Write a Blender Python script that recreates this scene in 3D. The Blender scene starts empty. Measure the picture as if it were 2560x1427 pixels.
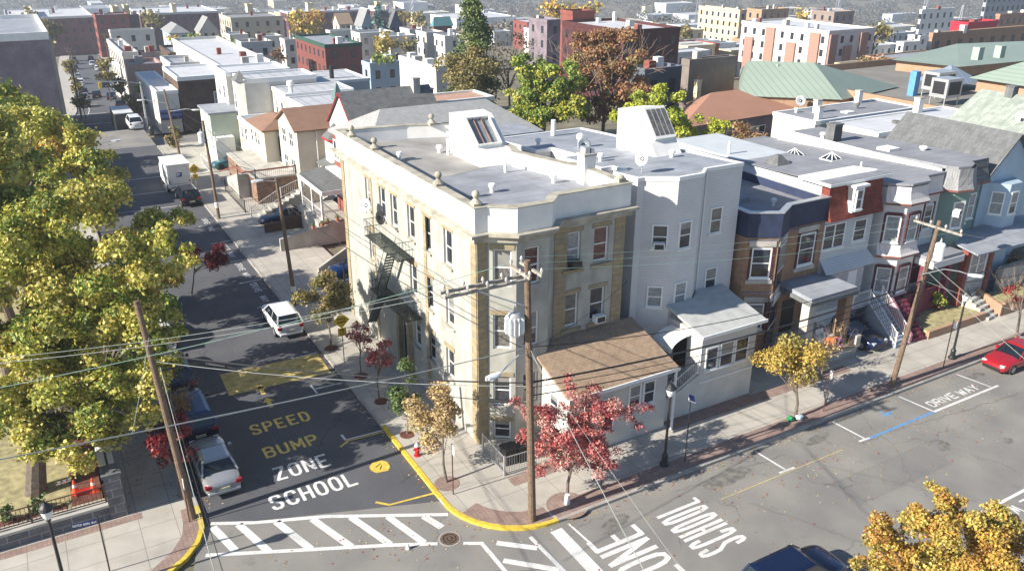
import bpy, bmesh, math, random
import numpy as np
from mathutils import Vector, Matrix
R = math.radians
scene = bpy.context.scene
col = scene.collection
# ---------------------------------------------------------------- camera
FPX, CX, CY = 2100.77, 1280.0, 713.5
PITCH, ROLL, HEAD = R(22.673), R(0.3257), R(30.145)
CAM = np.array([-17.4865, -33.5145, 25.0])
_h = np.array([math.sin(HEAD), math.cos(HEAD), 0.0]); _r = np.array([math.cos(HEAD), -math.sin(HEAD), 0.0])
FW = _h*math.cos(PITCH)+np.array([0, 0, -math.sin(PITCH)]); _u = np.cross(_r, FW)
RT = math.cos(ROLL)*_r+math.sin(ROLL)*_u; UP = -math.sin(ROLL)*_r+math.cos(ROLL)*_u
cd = bpy.data.cameras.new('camera'); cam = bpy.data.objects.new('camera', cd); col.objects.link(cam)
cam.matrix_world = Matrix(((RT[0], UP[0], -FW[0], CAM[0]), (RT[1], UP[1], -FW[1], CAM[1]), (RT[2], UP[2], -FW[2], CAM[2]), (0, 0, 0, 1)))
cd.sensor_width = 36.0; cd.lens = FPX/2560*36; cd.clip_start = 0.3; cd.clip_end = 9000
scene.camera = cam
# ---------------------------------------------------------------- light
SUN_EL, SUN_AZ = 28.5, 272.0           # azimuth clockwise from +Y, where the sun stands
HAZE = 0.00038
w = bpy.data.worlds.new('World'); scene.world = w; w.use_nodes = True
nt = w.node_tree; bg = nt.nodes['Background']
sky = nt.nodes.new('ShaderNodeTexSky'); sky.sky_type = 'NISHITA'; sky.sun_disc = False
sky.sun_elevation = R(SUN_EL); sky.sun_rotation = R(SUN_AZ)
sky.air_density = 1.0; sky.dust_density = 0.6; sky.ozone_density = 3.5
nt.links.new(sky.outputs[0], bg.inputs[0]); bg.inputs[1].default_value = 0.075
sl = bpy.data.lights.new('sun', 'SUN'); sl.energy = 5.0; sl.angle = R(0.5); sl.color = (1.0, 0.93, 0.82)
so = bpy.data.objects.new('sun', sl); col.objects.link(so)
_sd = Vector((math.sin(R(SUN_AZ))*math.cos(R(SUN_EL)), math.cos(R(SUN_AZ))*math.cos(R(SUN_EL)), math.sin(R(SUN_EL))))
so.rotation_euler = _sd.to_track_quat('Z', 'Y').to_euler()
scene.view_settings.view_transform = 'Standard'; scene.view_settings.look = 'None'
scene.view_settings.exposure = 1.0; scene.view_settings.gamma = 1.0
scene.render.engine = 'CYCLES'
scene.cycles.max_bounces = 6; scene.cycles.transparent_max_bounces = 8; scene.cycles.volume_bounces = 0
# ---------------------------------------------------------------- where things stand
def ray(u, v): return FW+RT*(u-CX)/FPX-UP*(v-CY)/FPX
def G(u, v, z=0.0):
    d = ray(u, v); t = (z-CAM[2])/d[2]; p = CAM+d*t; return (float(p[0]), float(p[1]))
def G3(u, v, z=0.0):
    x, y = G(u, v, z); return (x, y, z)
def proj(x, y, z):
    d = np.array([x, y, z])-CAM; k = d@FW
    return CX+FPX*(d@RT)/k, CY-FPX*(d@UP)/k
def onx(u, v, x): d = ray(u, v); t = (x-CAM[0])/d[0]; return CAM+d*t
def ony(u, v, y): d = ray(u, v); t = (y-CAM[1])/d[1]; return CAM+d*t
_GZ = ((0, 0), (105, 0), (140, -2.2), (180, -5.5), (250, -11.5), (350, -17), (430, -25), (720, -62), (9999, -62))
def gz(x, y):                           # the hill: level here, falling away to the river plain
    return float(np.interp(math.hypot(x-CAM[0], y-CAM[1]), [q[0] for q in _GZ], [q[1] for q in _GZ]))
def atd(u, v, d):
    r = ray(u, v); return CAM+r*(d/math.hypot(r[0], r[1]))
def place(u, v, h=0.0, d0=35.0):        # first spot along a ray that is h above the ground
    r = ray(u, v); k = math.hypot(r[0], r[1]); d = d0
    while d < 2500:
        p = CAM+r*(d/k)
        if p[2] <= gz(p[0], p[1])+h: return p
        d += 0.25 if d < 300 else 1.0
    return p
def on_wall(u, v, A, B):                # (distance along A>B, height) where a ray meets an upright plane
    dx, dy = B[0]-A[0], B[1]-A[1]; L = math.hypot(dx, dy); n = np.array([dy/L, -dx/L, 0])
    d = ray(u, v); t = ((np.array([A[0], A[1], 0])-CAM)@n)/(d@n); p = CAM+d*t
    return ((p[0]-A[0])*dx+(p[1]-A[1])*dy)/L, p[2]
# ---------------------------------------------------------------- materials
MATS = {}
def mat(name, c=(0.5, 0.5, 0.5), rough=0.8, var=0.12, scale=2.0, kind=None, c2=None, size=(0.4, 0.13), metal=0.0, bump=0.0, stain=0.0, emit=0, spec=None, mort=None, msize=0.012):
    if name in MATS: return MATS[name]
    m = bpy.data.materials.new(name); m.use_nodes = True; t = m.node_tree; N = t.nodes; Lk = t.links
    b = N['Principled BSDF']; b.inputs['Roughness'].default_value = rough; b.inputs['Metallic'].default_value = metal
    if spec is not None: b.inputs['Specular IOR Level'].default_value = spec
    g = N.new('ShaderNodeNewGeometry'); P = g.outputs['Position']
    def math_(op, a, bb=None, c_=None):
        n = N.new('ShaderNodeMath'); n.operation = op
        for i, x in enumerate((a, bb, c_)):
            if x is None: continue
            if isinstance(x, (int, float)): n.inputs[i].default_value = x
            else: Lk.new(x, n.inputs[i])
        return n.outputs[0]
    def noise(s, det=4, vec=None):
        n = N.new('ShaderNodeTexNoise'); n.inputs['Scale'].default_value = s; n.inputs['Detail'].default_value = det
        Lk.new(vec or P, n.inputs['Vector']); return n.outputs['Fac']
    def mix(f, a, bb, mode='MIX'):
        n = N.new('ShaderNodeMix'); n.data_type = 'RGBA'; n.blend_type = mode
        if isinstance(f, (int, float)): n.inputs['Factor'].default_value = f
        else: Lk.new(f, n.inputs['Factor'])
        for i, x in ((6, a), (7, bb)):
            if isinstance(x, tuple): n.inputs[i].default_value = (*x[:3], 1)
            else: Lk.new(x, n.inputs[i])
        return n.outputs[2]
    def ramp(f, lo, hi):
        n = N.new('ShaderNodeMapRange'); n.inputs[1].default_value = lo; n.inputs[2].default_value = hi; Lk.new(f, n.inputs[0]); return n.outputs[0]
    lo = tuple(max(0, x*(1-var)) for x in c); hi = tuple(min(1, x*(1+var)) for x in c)
    base = mix(ramp(noise(scale), 0.3, 0.7), lo, hi)
    hgt = None
    sep = N.new('ShaderNodeSeparateXYZ'); Lk.new(P, sep.inputs[0])
    if kind in ('brick', 'shingle', 'slab', 'block'):
        cb = N.new('ShaderNodeCombineXYZ')
        if kind in ('brick', 'block'):
            Lk.new(math_('ADD', sep.outputs[0], sep.outputs[1]), cb.inputs[0]); Lk.new(sep.outputs[2], cb.inputs[1])
        elif kind == 'shingle':
            Lk.new(math_('ADD', sep.outputs[0], math_('MULTIPLY', sep.outputs[2], 0.0)), cb.inputs[0]); Lk.new(sep.outputs[1], cb.inputs[1])
        else:
            Lk.new(sep.outputs[0], cb.inputs[0]); Lk.new(sep.outputs[1], cb.inputs[1])
        br = N.new('ShaderNodeTexBrick'); Lk.new(cb.outputs[0], br.inputs['Vector']); br.inputs['Scale'].default_value = 1.0
        br.inputs['Brick Width'].default_value = size[0]; br.inputs['Row Height'].default_value = size[1]
        br.inputs['Mortar Size'].default_value = msize; br.inputs['Mortar Smooth'].default_value = 0.2
        if kind == 'slab': br.offset = 0.0
        k2 = c2 or tuple(x*0.8 for x in c); mo = mort or tuple(min(1, x*0.55) for x in c)
        br.inputs['Color1'].default_value = (*c, 1); br.inputs['Color2'].default_value = (*k2, 1); br.inputs['Mortar'].default_value = (*mo, 1)
        nn = mix(ramp(noise(scale), 0.3, 0.7), (1-var,)*3, (1+var*0.6,)*3)
        base = mix(1.0, br.outputs['Color'], nn, 'MULTIPLY'); hgt = math_('MULTIPLY', br.outputs['Fac'], -1.0)
        if not bump: bump = 0.25
    elif kind == 'siding':
        f = math_('FRACT', math_('DIVIDE', sep.outputs[2], size[1]))
        ln = math_('LESS_THAN', f, 0.13); base = mix(ln, base, tuple(x*0.62 for x in c)); hgt = math_('MULTIPLY', f, -1.0)
        if not bump: bump = 0.35
    elif kind in ('rib', 'riby'):
        f = math_('FRACT', math_('DIVIDE', sep.outputs[0 if kind == 'rib' else 1], size[0]))
        ln = math_('LESS_THAN', f, 0.16); base = mix(ln, base, tuple(x*0.75 for x in c)); hgt = ln
        if not bump: bump = 0.3
    elif kind == 'asphalt':
        fine = ramp(noise(38.0, 2), 0.35, 0.7); big = ramp(noise(0.35, 5), 0.35, 0.7)
        base = mix(fine, tuple(x*0.8 for x in c), tuple(x*1.25 for x in c))
        base = mix(1.0, base, mix(big, (0.80, 0.80, 0.82), (1.12, 1.1, 1.06)), 'MULTIPLY')
        vo = N.new('ShaderNodeTexVoronoi'); vo.feature = 'DISTANCE_TO_EDGE'; vo.inputs['Scale'].default_value = 0.17
        wv = N.new('ShaderNodeVectorMath'); wv.operation = 'ADD'; Lk.new(P, wv.inputs[0])
        nc = N.new('ShaderNodeTexNoise'); nc.inputs['Scale'].default_value = 0.9; nc.inputs['Detail'].default_value = 5; Lk.new(P, nc.inputs['Vector'])
        sc = N.new('ShaderNodeVectorMath'); sc.operation = 'SCALE'; sc.inputs['Scale'].default_value = 1.6; Lk.new(nc.outputs['Color'], sc.inputs[0]); Lk.new(sc.outputs[0], wv.inputs[1])
        Lk.new(wv.outputs[0], vo.inputs['Vector'])
        crack = math_('MULTIPLY', math_('LESS_THAN', vo.outputs['Distance'], 0.0045), ramp(noise(0.12, 2), 0.45, 0.55))
        base = mix(math_('MULTIPLY', crack, 0.6), base, tuple(x*0.35 for x in c))
        sp = ramp(noise(0.9, 6), 0.66, 0.74); base = mix(math_('MULTIPLY', sp, 0.35), base, tuple(x*0.4 for x in c))
        hgt = noise(60.0, 2); bump = bump or 0.12
    if stain:
        st = N.new('ShaderNodeTexNoise'); st.inputs['Scale'].default_value = 1.1; st.inputs['Detail'].default_value = 7
        mp = N.new('ShaderNodeMapping'); mp.inputs['Scale'].default_value = (1, 1, 0.35); Lk.new(P, mp.inputs[0]); Lk.new(mp.outputs[0], st.inputs['Vector'])
        base = mix(math_('MULTIPLY', ramp(st.outputs['Fac'], 0.48, 0.7), stain), base, tuple(x*0.45 for x in c))
    if bump:
        bn = N.new('ShaderNodeBump'); bn.inputs['Strength'].default_value = bump; bn.inputs['Distance'].default_value = 0.03
        Lk.new(hgt if hgt is not None else noise(scale*6, 4), bn.inputs['Height']); Lk.new(bn.outputs[0], b.inputs['Normal'])
    Lk.new(base, b.inputs['Base Color'])
    if emit: b.inputs['Emission Color'].default_value = (*c, 1); b.inputs['Emission Strength'].default_value = emit
    MATS[name] = m; return m
# ---------------------------------------------------------------- mesh building
class MB:
    def __init__(s): s.v = []; s.f = []; s.m = []; s.mi = 0; s.sm = False
    def add(s, vs, fs):
        n = len(s.v); s.v += [tuple(map(float, p)) for p in vs]
        for f in fs: s.f.append(tuple(i+n for i in f)); s.m.append(s.mi)
        return s
    def box(s, x0, x1, y0, y1, z0, z1):
        if x1 < x0: x0, x1 = x1, x0
        if y1 < y0: y0, y1 = y1, y0
        return s.add([(x0, y0, z0), (x1, y0, z0), (x1, y1, z0), (x0, y1, z0), (x0, y0, z1), (x1, y0, z1), (x1, y1, z1), (x0, y1, z1)],
                     [(0, 3, 2, 1), (4, 5, 6, 7), (0, 1, 5, 4), (1, 2, 6, 5), (2, 3, 7, 6), (3, 0, 4, 7)])
    def obox(s, A, B, s0, s1, o0, o1, z0, z1):   # box along the line A>B; o outward to its right
        dx, dy = B[0]-A[0], B[1]-A[1]; L = math.hypot(dx, dy); dx /= L; dy /= L
        f = lambda a, o, z: (A[0]+dx*a+dy*o, A[1]+dy*a-dx*o, z)
        return s.add([f(s0, o1, z0), f(s1, o1, z0), f(s1, o0, z0), f(s0, o0, z0), f(s0, o1, z1), f(s1, o1, z1), f(s1, o0, z1), f(s0, o0, z1)],
                     [(0, 3, 2, 1), (4, 5, 6, 7), (0, 1, 5, 4), (1, 2, 6, 5), (2, 3, 7, 6), (3, 0, 4, 7)])
    def prism(s, poly, z0, z1, top=True, bot=True):
        n = len(poly); zt = z1 if isinstance(z1, (list, tuple)) else [z1]*n; zb = z0 if isinstance(z0, (list, tuple)) else [z0]*n
        vs = [(p[0], p[1], zb[i]) for i, p in enumerate(poly)]+[(p[0], p[1], zt[i]) for i, p in enumerate(poly)]
        fs = [(i, (i+1) % n, n+(i+1) % n, n+i) for i in range(n)]
        if top: fs.append(tuple(range(n, 2*n)))
        if bot: fs.append(tuple(range(n-1, -1, -1)))
        return s.add(vs, fs)
    def ring(s, outer, inner, z0, z1):
        n = len(outer); vs = [(p[0], p[1], z) for pl in (outer, inner) for z in (z0, z1) for p in pl]
        fs = []
        for i in range(n):
            j = (i+1) % n
            fs += [(i, j, n+j, n+i), (2*n+j, 2*n+i, 3*n+i, 3*n+j), (n+i, n+j, 3*n+j, 3*n+i), (j, i, 2*n+i, 2*n+j)]
        return s.add(vs, fs)
    def face(s, pts): return s.add(pts, [tuple(range(len(pts)))])
    def tube(s, pts, r, n=8, cap=True):
        pts = [Vector(p) for p in pts]; rr = r if isinstance(r, (list, tuple)) else [r]*len(pts); vs = []; fs = []; up = None
        for i, p in enumerate(pts):
            d = (pts[min(i+1, len(pts)-1)]-pts[max(i-1, 0)]).normalized()
            if up is None: up = d.orthogonal().normalized()
            up = (up-d*up.dot(d)); up = up.normalized() if up.length > 1e-6 else d.orthogonal().normalized()
            sd = d.cross(up)
            for k in range(n):
                a = 2*math.pi*k/n; vs.append(p+(up*math.cos(a)+sd*math.sin(a))*rr[i])
        for i in range(len(pts)-1):
            for k in range(n):
                k2 = (k+1) % n; fs.append((i*n+k, i*n+k2, (i+1)*n+k2, (i+1)*n+k))
        if cap: fs.append(tuple(range(n-1, -1, -1))); fs.append(tuple(range((len(pts)-1)*n, len(pts)*n)))
        return s.add(vs, fs)
    def lathe(s, prof, c=(0, 0, 0), n=14, cap=True):   # prof: (radius, z)
        vs = []; fs = []
        for r_, z in prof:
            for k in range(n):
                a = 2*math.pi*k/n; vs.append((c[0]+r_*math.cos(a), c[1]+r_*math.sin(a), c[2]+z))
        for i in range(len(prof)-1):
            for k in range(n):
                k2 = (k+1) % n; fs.append((i*n+k, i*n+k2, (i+1)*n+k2, (i+1)*n+k))
        if cap: fs.append(tuple(range(n-1, -1, -1))); fs.append(tuple(range((len(prof)-1)*n, len(prof)*n)))
        return s.add(vs, fs)
    def blob(s, c, r, n=10, m=6, jit=0.0, sq=(1, 1, 1)):
        rnd = random.Random(hash((round(c[0], 2), round(c[1], 2))) & 0xffff); vs = [(c[0], c[1], c[2]-r*sq[2])]; fs = []
        for i in range(1, m):
            t = math.pi*i/m
            for k in range(n):
                a = 2*math.pi*k/n; q = r*(1+jit*(rnd.random()-0.5))
                vs.append((c[0]+q*sq[0]*math.sin(t)*math.cos(a), c[1]+q*sq[1]*math.sin(t)*math.sin(a), c[2]-q*sq[2]*math.cos(t)))
        vs.append((c[0], c[1], c[2]+r*sq[2])); T = len(vs)-1
        for k in range(n): fs.append((0, 1+(k+1) % n, 1+k)); fs.append((T, 1+(m-2)*n+k, 1+(m-2)*n+(k+1) % n))
        for i in range(m-2):
            for k in range(n): a = 1+i*n+k; b_ = 1+i*n+(k+1) % n; fs.append((a, b_, b_+n, a+n))
        return s.add(vs, fs)
def worg(o): return Vector(o['_w']) if o is not None and '_w' in o else Vector((0, 0, 0))
def thing(name, label, cat, loc=(0, 0, 0), rz=0.0, group=None):
    o = bpy.data.objects.new(name, None); col.objects.link(o); o.location = loc; o.rotation_euler = (0, 0, rz); o.empty_display_size = 0.3
    o['label'] = label; o['category'] = cat; o['_w'] = tuple(map(float, loc))
    if group: o['group'] = group
    return o
def build(name, mb, mats, parent=None, smooth=False, label=None, cat=None, group=None, kind=None, bevel=0, sub=0, local=False):
    if not isinstance(mats, (list, tuple)): mats = [mats]
    W = worg(parent) if not local else Vector((0, 0, 0))
    me = bpy.data.meshes.new(name)
    vs = np.array(mb.v, dtype=float)
    if parent is None and not local:            # a thing of one mesh: its origin stands at its base
        c = Vector(((vs[:, 0].min()+vs[:, 0].max())/2, (vs[:, 1].min()+vs[:, 1].max())/2, vs[:, 2].min())) if kind is None else Vector((0, 0, 0)); W = c
    me.from_pydata([tuple(p) for p in (vs-np.array(W))], [], mb.f); me.validate(clean_customdata=False)
    for m in mats: me.materials.append(m)
    if len(mats) > 1 and len(me.polygons) == len(mb.m): me.polygons.foreach_set('material_index', mb.m)
    if smooth: me.polygons.foreach_set('use_smooth', [True]*len(me.polygons))
    o = bpy.data.objects.new(name, me); col.objects.link(o)
    if parent is not None: o.parent = parent; o['_w'] = tuple(worg(parent)) if not local else (0.0, 0.0, 0.0)
    else: o.location = W; o['_w'] = tuple(W)
    if label: o['label'] = label
    if cat: o['category'] = cat
    if group: o['group'] = group
    if kind: o['kind'] = kind
    if bevel: md = o.modifiers.new('b', 'BEVEL'); md.width = bevel; md.segments = 2; md.limit_method = 'ANGLE'
    if sub: md = o.modifiers.new('s', 'SUBSURF'); md.levels = sub; md.render_levels = sub
    return o
def dup(root, loc, rz=0.0, label=None, group=None, scale=None):
    def cp(o, par):
        c = o.copy(); col.objects.link(c)
        if par is not None: c.parent = par
        for ch in KIDS.get(o.name, ()): cp(ch, c)
        return c
    KIDS = {}
    def scan(o):
        KIDS[o.name] = list(o.children)
        for ch in o.children: scan(ch)
    scan(root); r = cp(root, None); r.location = loc; r.rotation_euler = (0, 0, rz)
    if scale: r.scale = scale
    if label: r['label'] = label
    if group: r['group'] = group
    return r
def offset(poly, d):                     # move every edge of a CCW polygon inwards by d
    n = len(poly); out = []
    for i in range(n):
        p0, p1, p2 = poly[i-1], poly[i], poly[(i+1) % n]
        a = Vector((p1[0]-p0[0], p1[1]-p0[1])).normalized(); b = Vector((p2[0]-p1[0], p2[1]-p1[1])).normalized()
        na = Vector((-a.y, a.x)); nb = Vector((-b.y, b.x)); m = na+nb; k = d/max(0.25, (1+na.dot(nb)))
        out.append((p1[0]+m.x*k, p1[1]+m.y*k))
    return out
def rect(x0, x1, y0, y1): return [(x0, y0), (x1, y0), (x1, y1), (x0, y1)]
# ---------------------------------------------------------------- the materials in use
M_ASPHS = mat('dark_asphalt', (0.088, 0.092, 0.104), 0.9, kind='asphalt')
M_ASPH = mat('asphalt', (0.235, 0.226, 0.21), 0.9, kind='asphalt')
M_WALK = mat('concrete_slabs', (0.45, 0.42, 0.37), 0.9, 0.14, 0.5, 'slab', c2=(0.41, 0.385, 0.34), size=(1.5, 1.5), msize=0.018, stain=0.25)
M_KERB = mat('kerb_stone', (0.34, 0.32, 0.29), 0.9, 0.2, 1.5)
M_CONC = mat('bare_concrete', (0.42, 0.40, 0.36), 0.9, 0.2, 0.8, stain=0.3)
M_PAVER = mat('brick_pavers', (0.33, 0.235, 0.20), 0.9, 0.2, 2, 'slab', c2=(0.28, 0.19, 0.16), size=(0.2, 0.1), msize=0.01)
M_SOIL = mat('lot_ground', (0.17, 0.15, 0.10), 0.95, 0.4, 0.4)
M_YEL = mat('yellow_paint', (0.62, 0.44, 0.07), 0.7, 0.25, 6, stain=0.3)
M_WHT = mat('white_road_paint', (0.66, 0.66, 0.64), 0.7, 0.22, 14, stain=0.4)
M_BLUP = mat('blue_road_paint', (0.10, 0.28, 0.55), 0.7, 0.2, 6)
M_GRN = mat('green_road_paint', (0.03, 0.35, 0.22), 0.7, 0.2, 6)
M_TRIM = mat('white_trim', (0.78, 0.78, 0.76), 0.6, 0.05)
M_GLASS = mat('window_glass', (0.03, 0.035, 0.045), 0.06, 0.5, 1.3, spec=0.8)
M_CURT = mat('curtained_glass', (0.13, 0.125, 0.11), 0.10, 0.5, 5, spec=0.7)
M_BLIND = mat('window_blind', (0.24, 0.235, 0.22), 0.35, 0.15, 3, spec=0.6)
M_CURT2 = mat('lace_curtain_glass', (0.24, 0.26, 0.265), 0.10, 0.3, 7, spec=0.7)
M_CURTR = mat('red_curtain_glass', (0.10, 0.03, 0.028), 0.10, 0.6, 5, spec=0.7)
M_DARK = mat('black_metal', (0.02, 0.02, 0.022), 0.45, 0.2, 8)
M_STEEL = mat('galvanised_steel', (0.55, 0.56, 0.57), 0.4, 0.15, 6, metal=0.6)
M_MAROON = mat('maroon_trim', (0.07, 0.012, 0.02), 0.6, 0.15)
M_WOODP = mat('weathered_pole', (0.155, 0.105, 0.07), 0.9, 0.35, 9, bump=0.5)
M_ROOFG = mat('silver_roof_coating', (0.31, 0.33, 0.365), 0.75, 0.22, 0.7, 'slab', c2=(0.28, 0.30, 0.34), size=(7.0, 0.95), mort=(0.22, 0.235, 0.27), msize=0.03, stain=0.3)
M_ROOFG2 = mat('grey_roof_membrane', (0.26, 0.268, 0.29), 0.8, 0.16, 0.5, 'slab', c2=(0.24, 0.245, 0.265), size=(9.0, 1.0), mort=(0.18, 0.185, 0.2), msize=0.03, stain=0.25)
M_ROOFW = mat('white_roof_membrane', (0.56, 0.57, 0.59), 0.7, 0.1, 0.5, 'slab', c2=(0.52, 0.53, 0.55), size=(8.0, 1.1), mort=(0.42, 0.43, 0.45), msize=0.03)
M_ROOFWS = mat('standing_seam_white_roof', (0.46, 0.47, 0.49), 0.6, 0.1, 0.6, 'rib', size=(1.3, 1))
M_PARW = mat('white_parapet_paint', (0.74, 0.73, 0.70), 0.7, 0.09, 1.0, stain=0.06)
M_STUC = mat('stained_stucco', (0.39, 0.385, 0.34), 0.9, 0.16, 0.9, stain=0.5, bump=0.15)
M_STONE = mat('yellow_stone_quoin', (0.37, 0.29, 0.155), 0.9, 0.2, 3, 'brick', c2=(0.29, 0.24, 0.155), size=(0.9, 0.30), mort=(0.22, 0.2, 0.17), msize=0.02, stain=0.2)
M_CORN = mat('cornice_stone', (0.40, 0.37, 0.30), 0.9, 0.25, 1.5, stain=0.6, bump=0.3)
M_SIDW = mat('white_siding', (0.62, 0.61, 0.60), 0.6, 0.05, 1, 'siding', size=(1, 0.13))
M_SIDG = mat('pale_grey_siding', (0.50, 0.53, 0.55), 0.6, 0.06, 1, 'siding', size=(1, 0.13))
M_SIDC = mat('cream_siding', (0.58, 0.55, 0.45), 0.6, 0.06, 1, 'siding', size=(1, 0.13))
M_SIDM = mat('mint_siding', (0.46, 0.52, 0.43), 0.6, 0.06, 1, 'siding', size=(1, 0.15))
M_SIDB = mat('light_blue_siding', (0.36, 0.47, 0.56), 0.6, 0.06, 1, 'siding', size=(1, 0.13))
M_SIDT = mat('beige_siding', (0.60, 0.54, 0.44), 0.6, 0.06, 1, 'siding', size=(1, 0.13))
M_SIDV = mat('sage_green_siding', (0.16, 0.25, 0.22), 0.6, 0.08, 1, 'siding', size=(1, 0.13))
M_WHST = mat('white_stucco', (0.56, 0.54, 0.50), 0.85, 0.08, 1.2, stain=0.08)
M_BRKO = mat('orange_brick', (0.36, 0.20, 0.11), 0.9, 0.22, 1.5, 'brick', c2=(0.26, 0.13, 0.07), size=(0.22, 0.075), mort=(0.3, 0.22, 0.15))
M_BRKD = mat('dark_brown_brick', (0.13, 0.085, 0.06), 0.9, 0.25, 1.2, 'brick', c2=(0.09, 0.06, 0.045), size=(0.24, 0.08))
M_BRKR = mat('red_brick', (0.30, 0.09, 0.065), 0.9, 0.2, 1.2, 'brick', c2=(0.22, 0.06, 0.05), size=(0.24, 0.08))
M_BRKM = mat('maroon_brick', (0.10, 0.025, 0.025), 0.9, 0.3, 1.0, 'brick', c2=(0.07, 0.02, 0.02), size=(0.24, 0.08))
M_BRKV = mat('violet_brown_brick', (0.27, 0.22, 0.25), 0.95, 0.3, 0.6, 'brick', c2=(0.22, 0.18, 0.21), size=(0.26, 0.09), stain=0.3)
M_NAVY = mat('navy_metal_parapet', (0.02, 0.03, 0.07), 0.7, 0.25, 1.5)
M_REDSH = mat('red_shingles', (0.24, 0.055, 0.038), 0.9, 0.25, 2, 'brick', c2=(0.17, 0.035, 0.025), size=(0.3, 0.16), msize=0.02)
M_BRNSH = mat('tan_shingles', (0.36, 0.262, 0.18), 0.95, 0.2, 3, 'shingle', c2=(0.31, 0.22, 0.15), size=(0.32, 0.14), mort=(0.24, 0.17, 0.115), stain=0.25)
M_BRNSH2 = mat('brown_shingles', (0.26, 0.155, 0.105), 0.95, 0.12, 1, 'shingle', c2=(0.235, 0.14, 0.095), size=(0.5, 0.14), mort=(0.22, 0.11, 0.07))
M_GRYSH = mat('grey_shingles', (0.30, 0.30, 0.30), 0.95, 0.18, 2, 'shingle', c2=(0.26, 0.265, 0.27), size=(0.5, 0.14))
M_DGSH = mat('dark_grey_shingles', (0.16, 0.165, 0.165), 0.95, 0.2, 2, 'shingle', c2=(0.12, 0.125, 0.13), size=(0.5, 0.14))
M_GNSH = mat('grey_green_shingles', (0.27, 0.31, 0.27), 0.95, 0.2, 1.5, 'shingle', c2=(0.35, 0.38, 0.33), size=(1.1, 0.25))
M_GRMET = mat('green_metal_roof', (0.25, 0.31, 0.26), 0.5, 0.06, 0.3, 'rib', size=(0.6, 1))
M_TANB = mat('tan_brick', (0.44, 0.28, 0.18), 0.9, 0.12, 1, 'brick', c2=(0.40, 0.25, 0.16), size=(0.3, 0.1))
M_GREYW = mat('grey_brown_render', (0.19, 0.16, 0.14), 0.9, 0.15, 0.8, stain=0.2)
M_CREAM = mat('cream_brick', (0.56, 0.49, 0.33), 0.9, 0.1, 1)
M_BARK = mat('bark', (0.14, 0.11, 0.085), 0.95, 0.35, 8, bump=0.6)
M_TWIG = mat('pale_twig', (0.30, 0.22, 0.16), 0.9, 0.3, 8)
M_GRASS = mat('dry_lawn', (0.33, 0.29, 0.15), 0.95, 0.35, 3, bump=0.4)
M_MULCH = mat('red_mulch', (0.13, 0.045, 0.03), 0.95, 0.5, 9, bump=0.4)
M_GSTN = mat('grey_block_wall', (0.17, 0.17, 0.175), 0.9, 0.3, 2, 'block', c2=(0.13, 0.13, 0.14), size=(0.85, 0.42), mort=(0.32, 0.31, 0.29), msize=0.02)
M_RED = mat('red_paint', (0.50, 0.012, 0.015), 0.35, 0.1)
M_PINKC = mat('magenta_paint', (0.16, 0.03, 0.055), 0.7, 0.25, 2)
M_ORNG = mat('orange_plastic', (0.80, 0.09, 0.02), 0.5, 0.1)
M_SIGNY = mat('yellow_sign', (0.80, 0.50, 0.02), 0.5, 0.05)
M_BLACK = mat('black_letter', (0.01, 0.01, 0.01), 0.6, 0.0)
M_SIGNB = mat('blue_sign', (0.015, 0.03, 0.13), 0.5, 0.1)
M_LAMPW = mat('lamp_lens', (0.75, 0.77, 0.78), 0.2, 0.05)
M_TERRA = mat('terracotta', (0.42, 0.16, 0.09), 0.9, 0.2)
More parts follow.
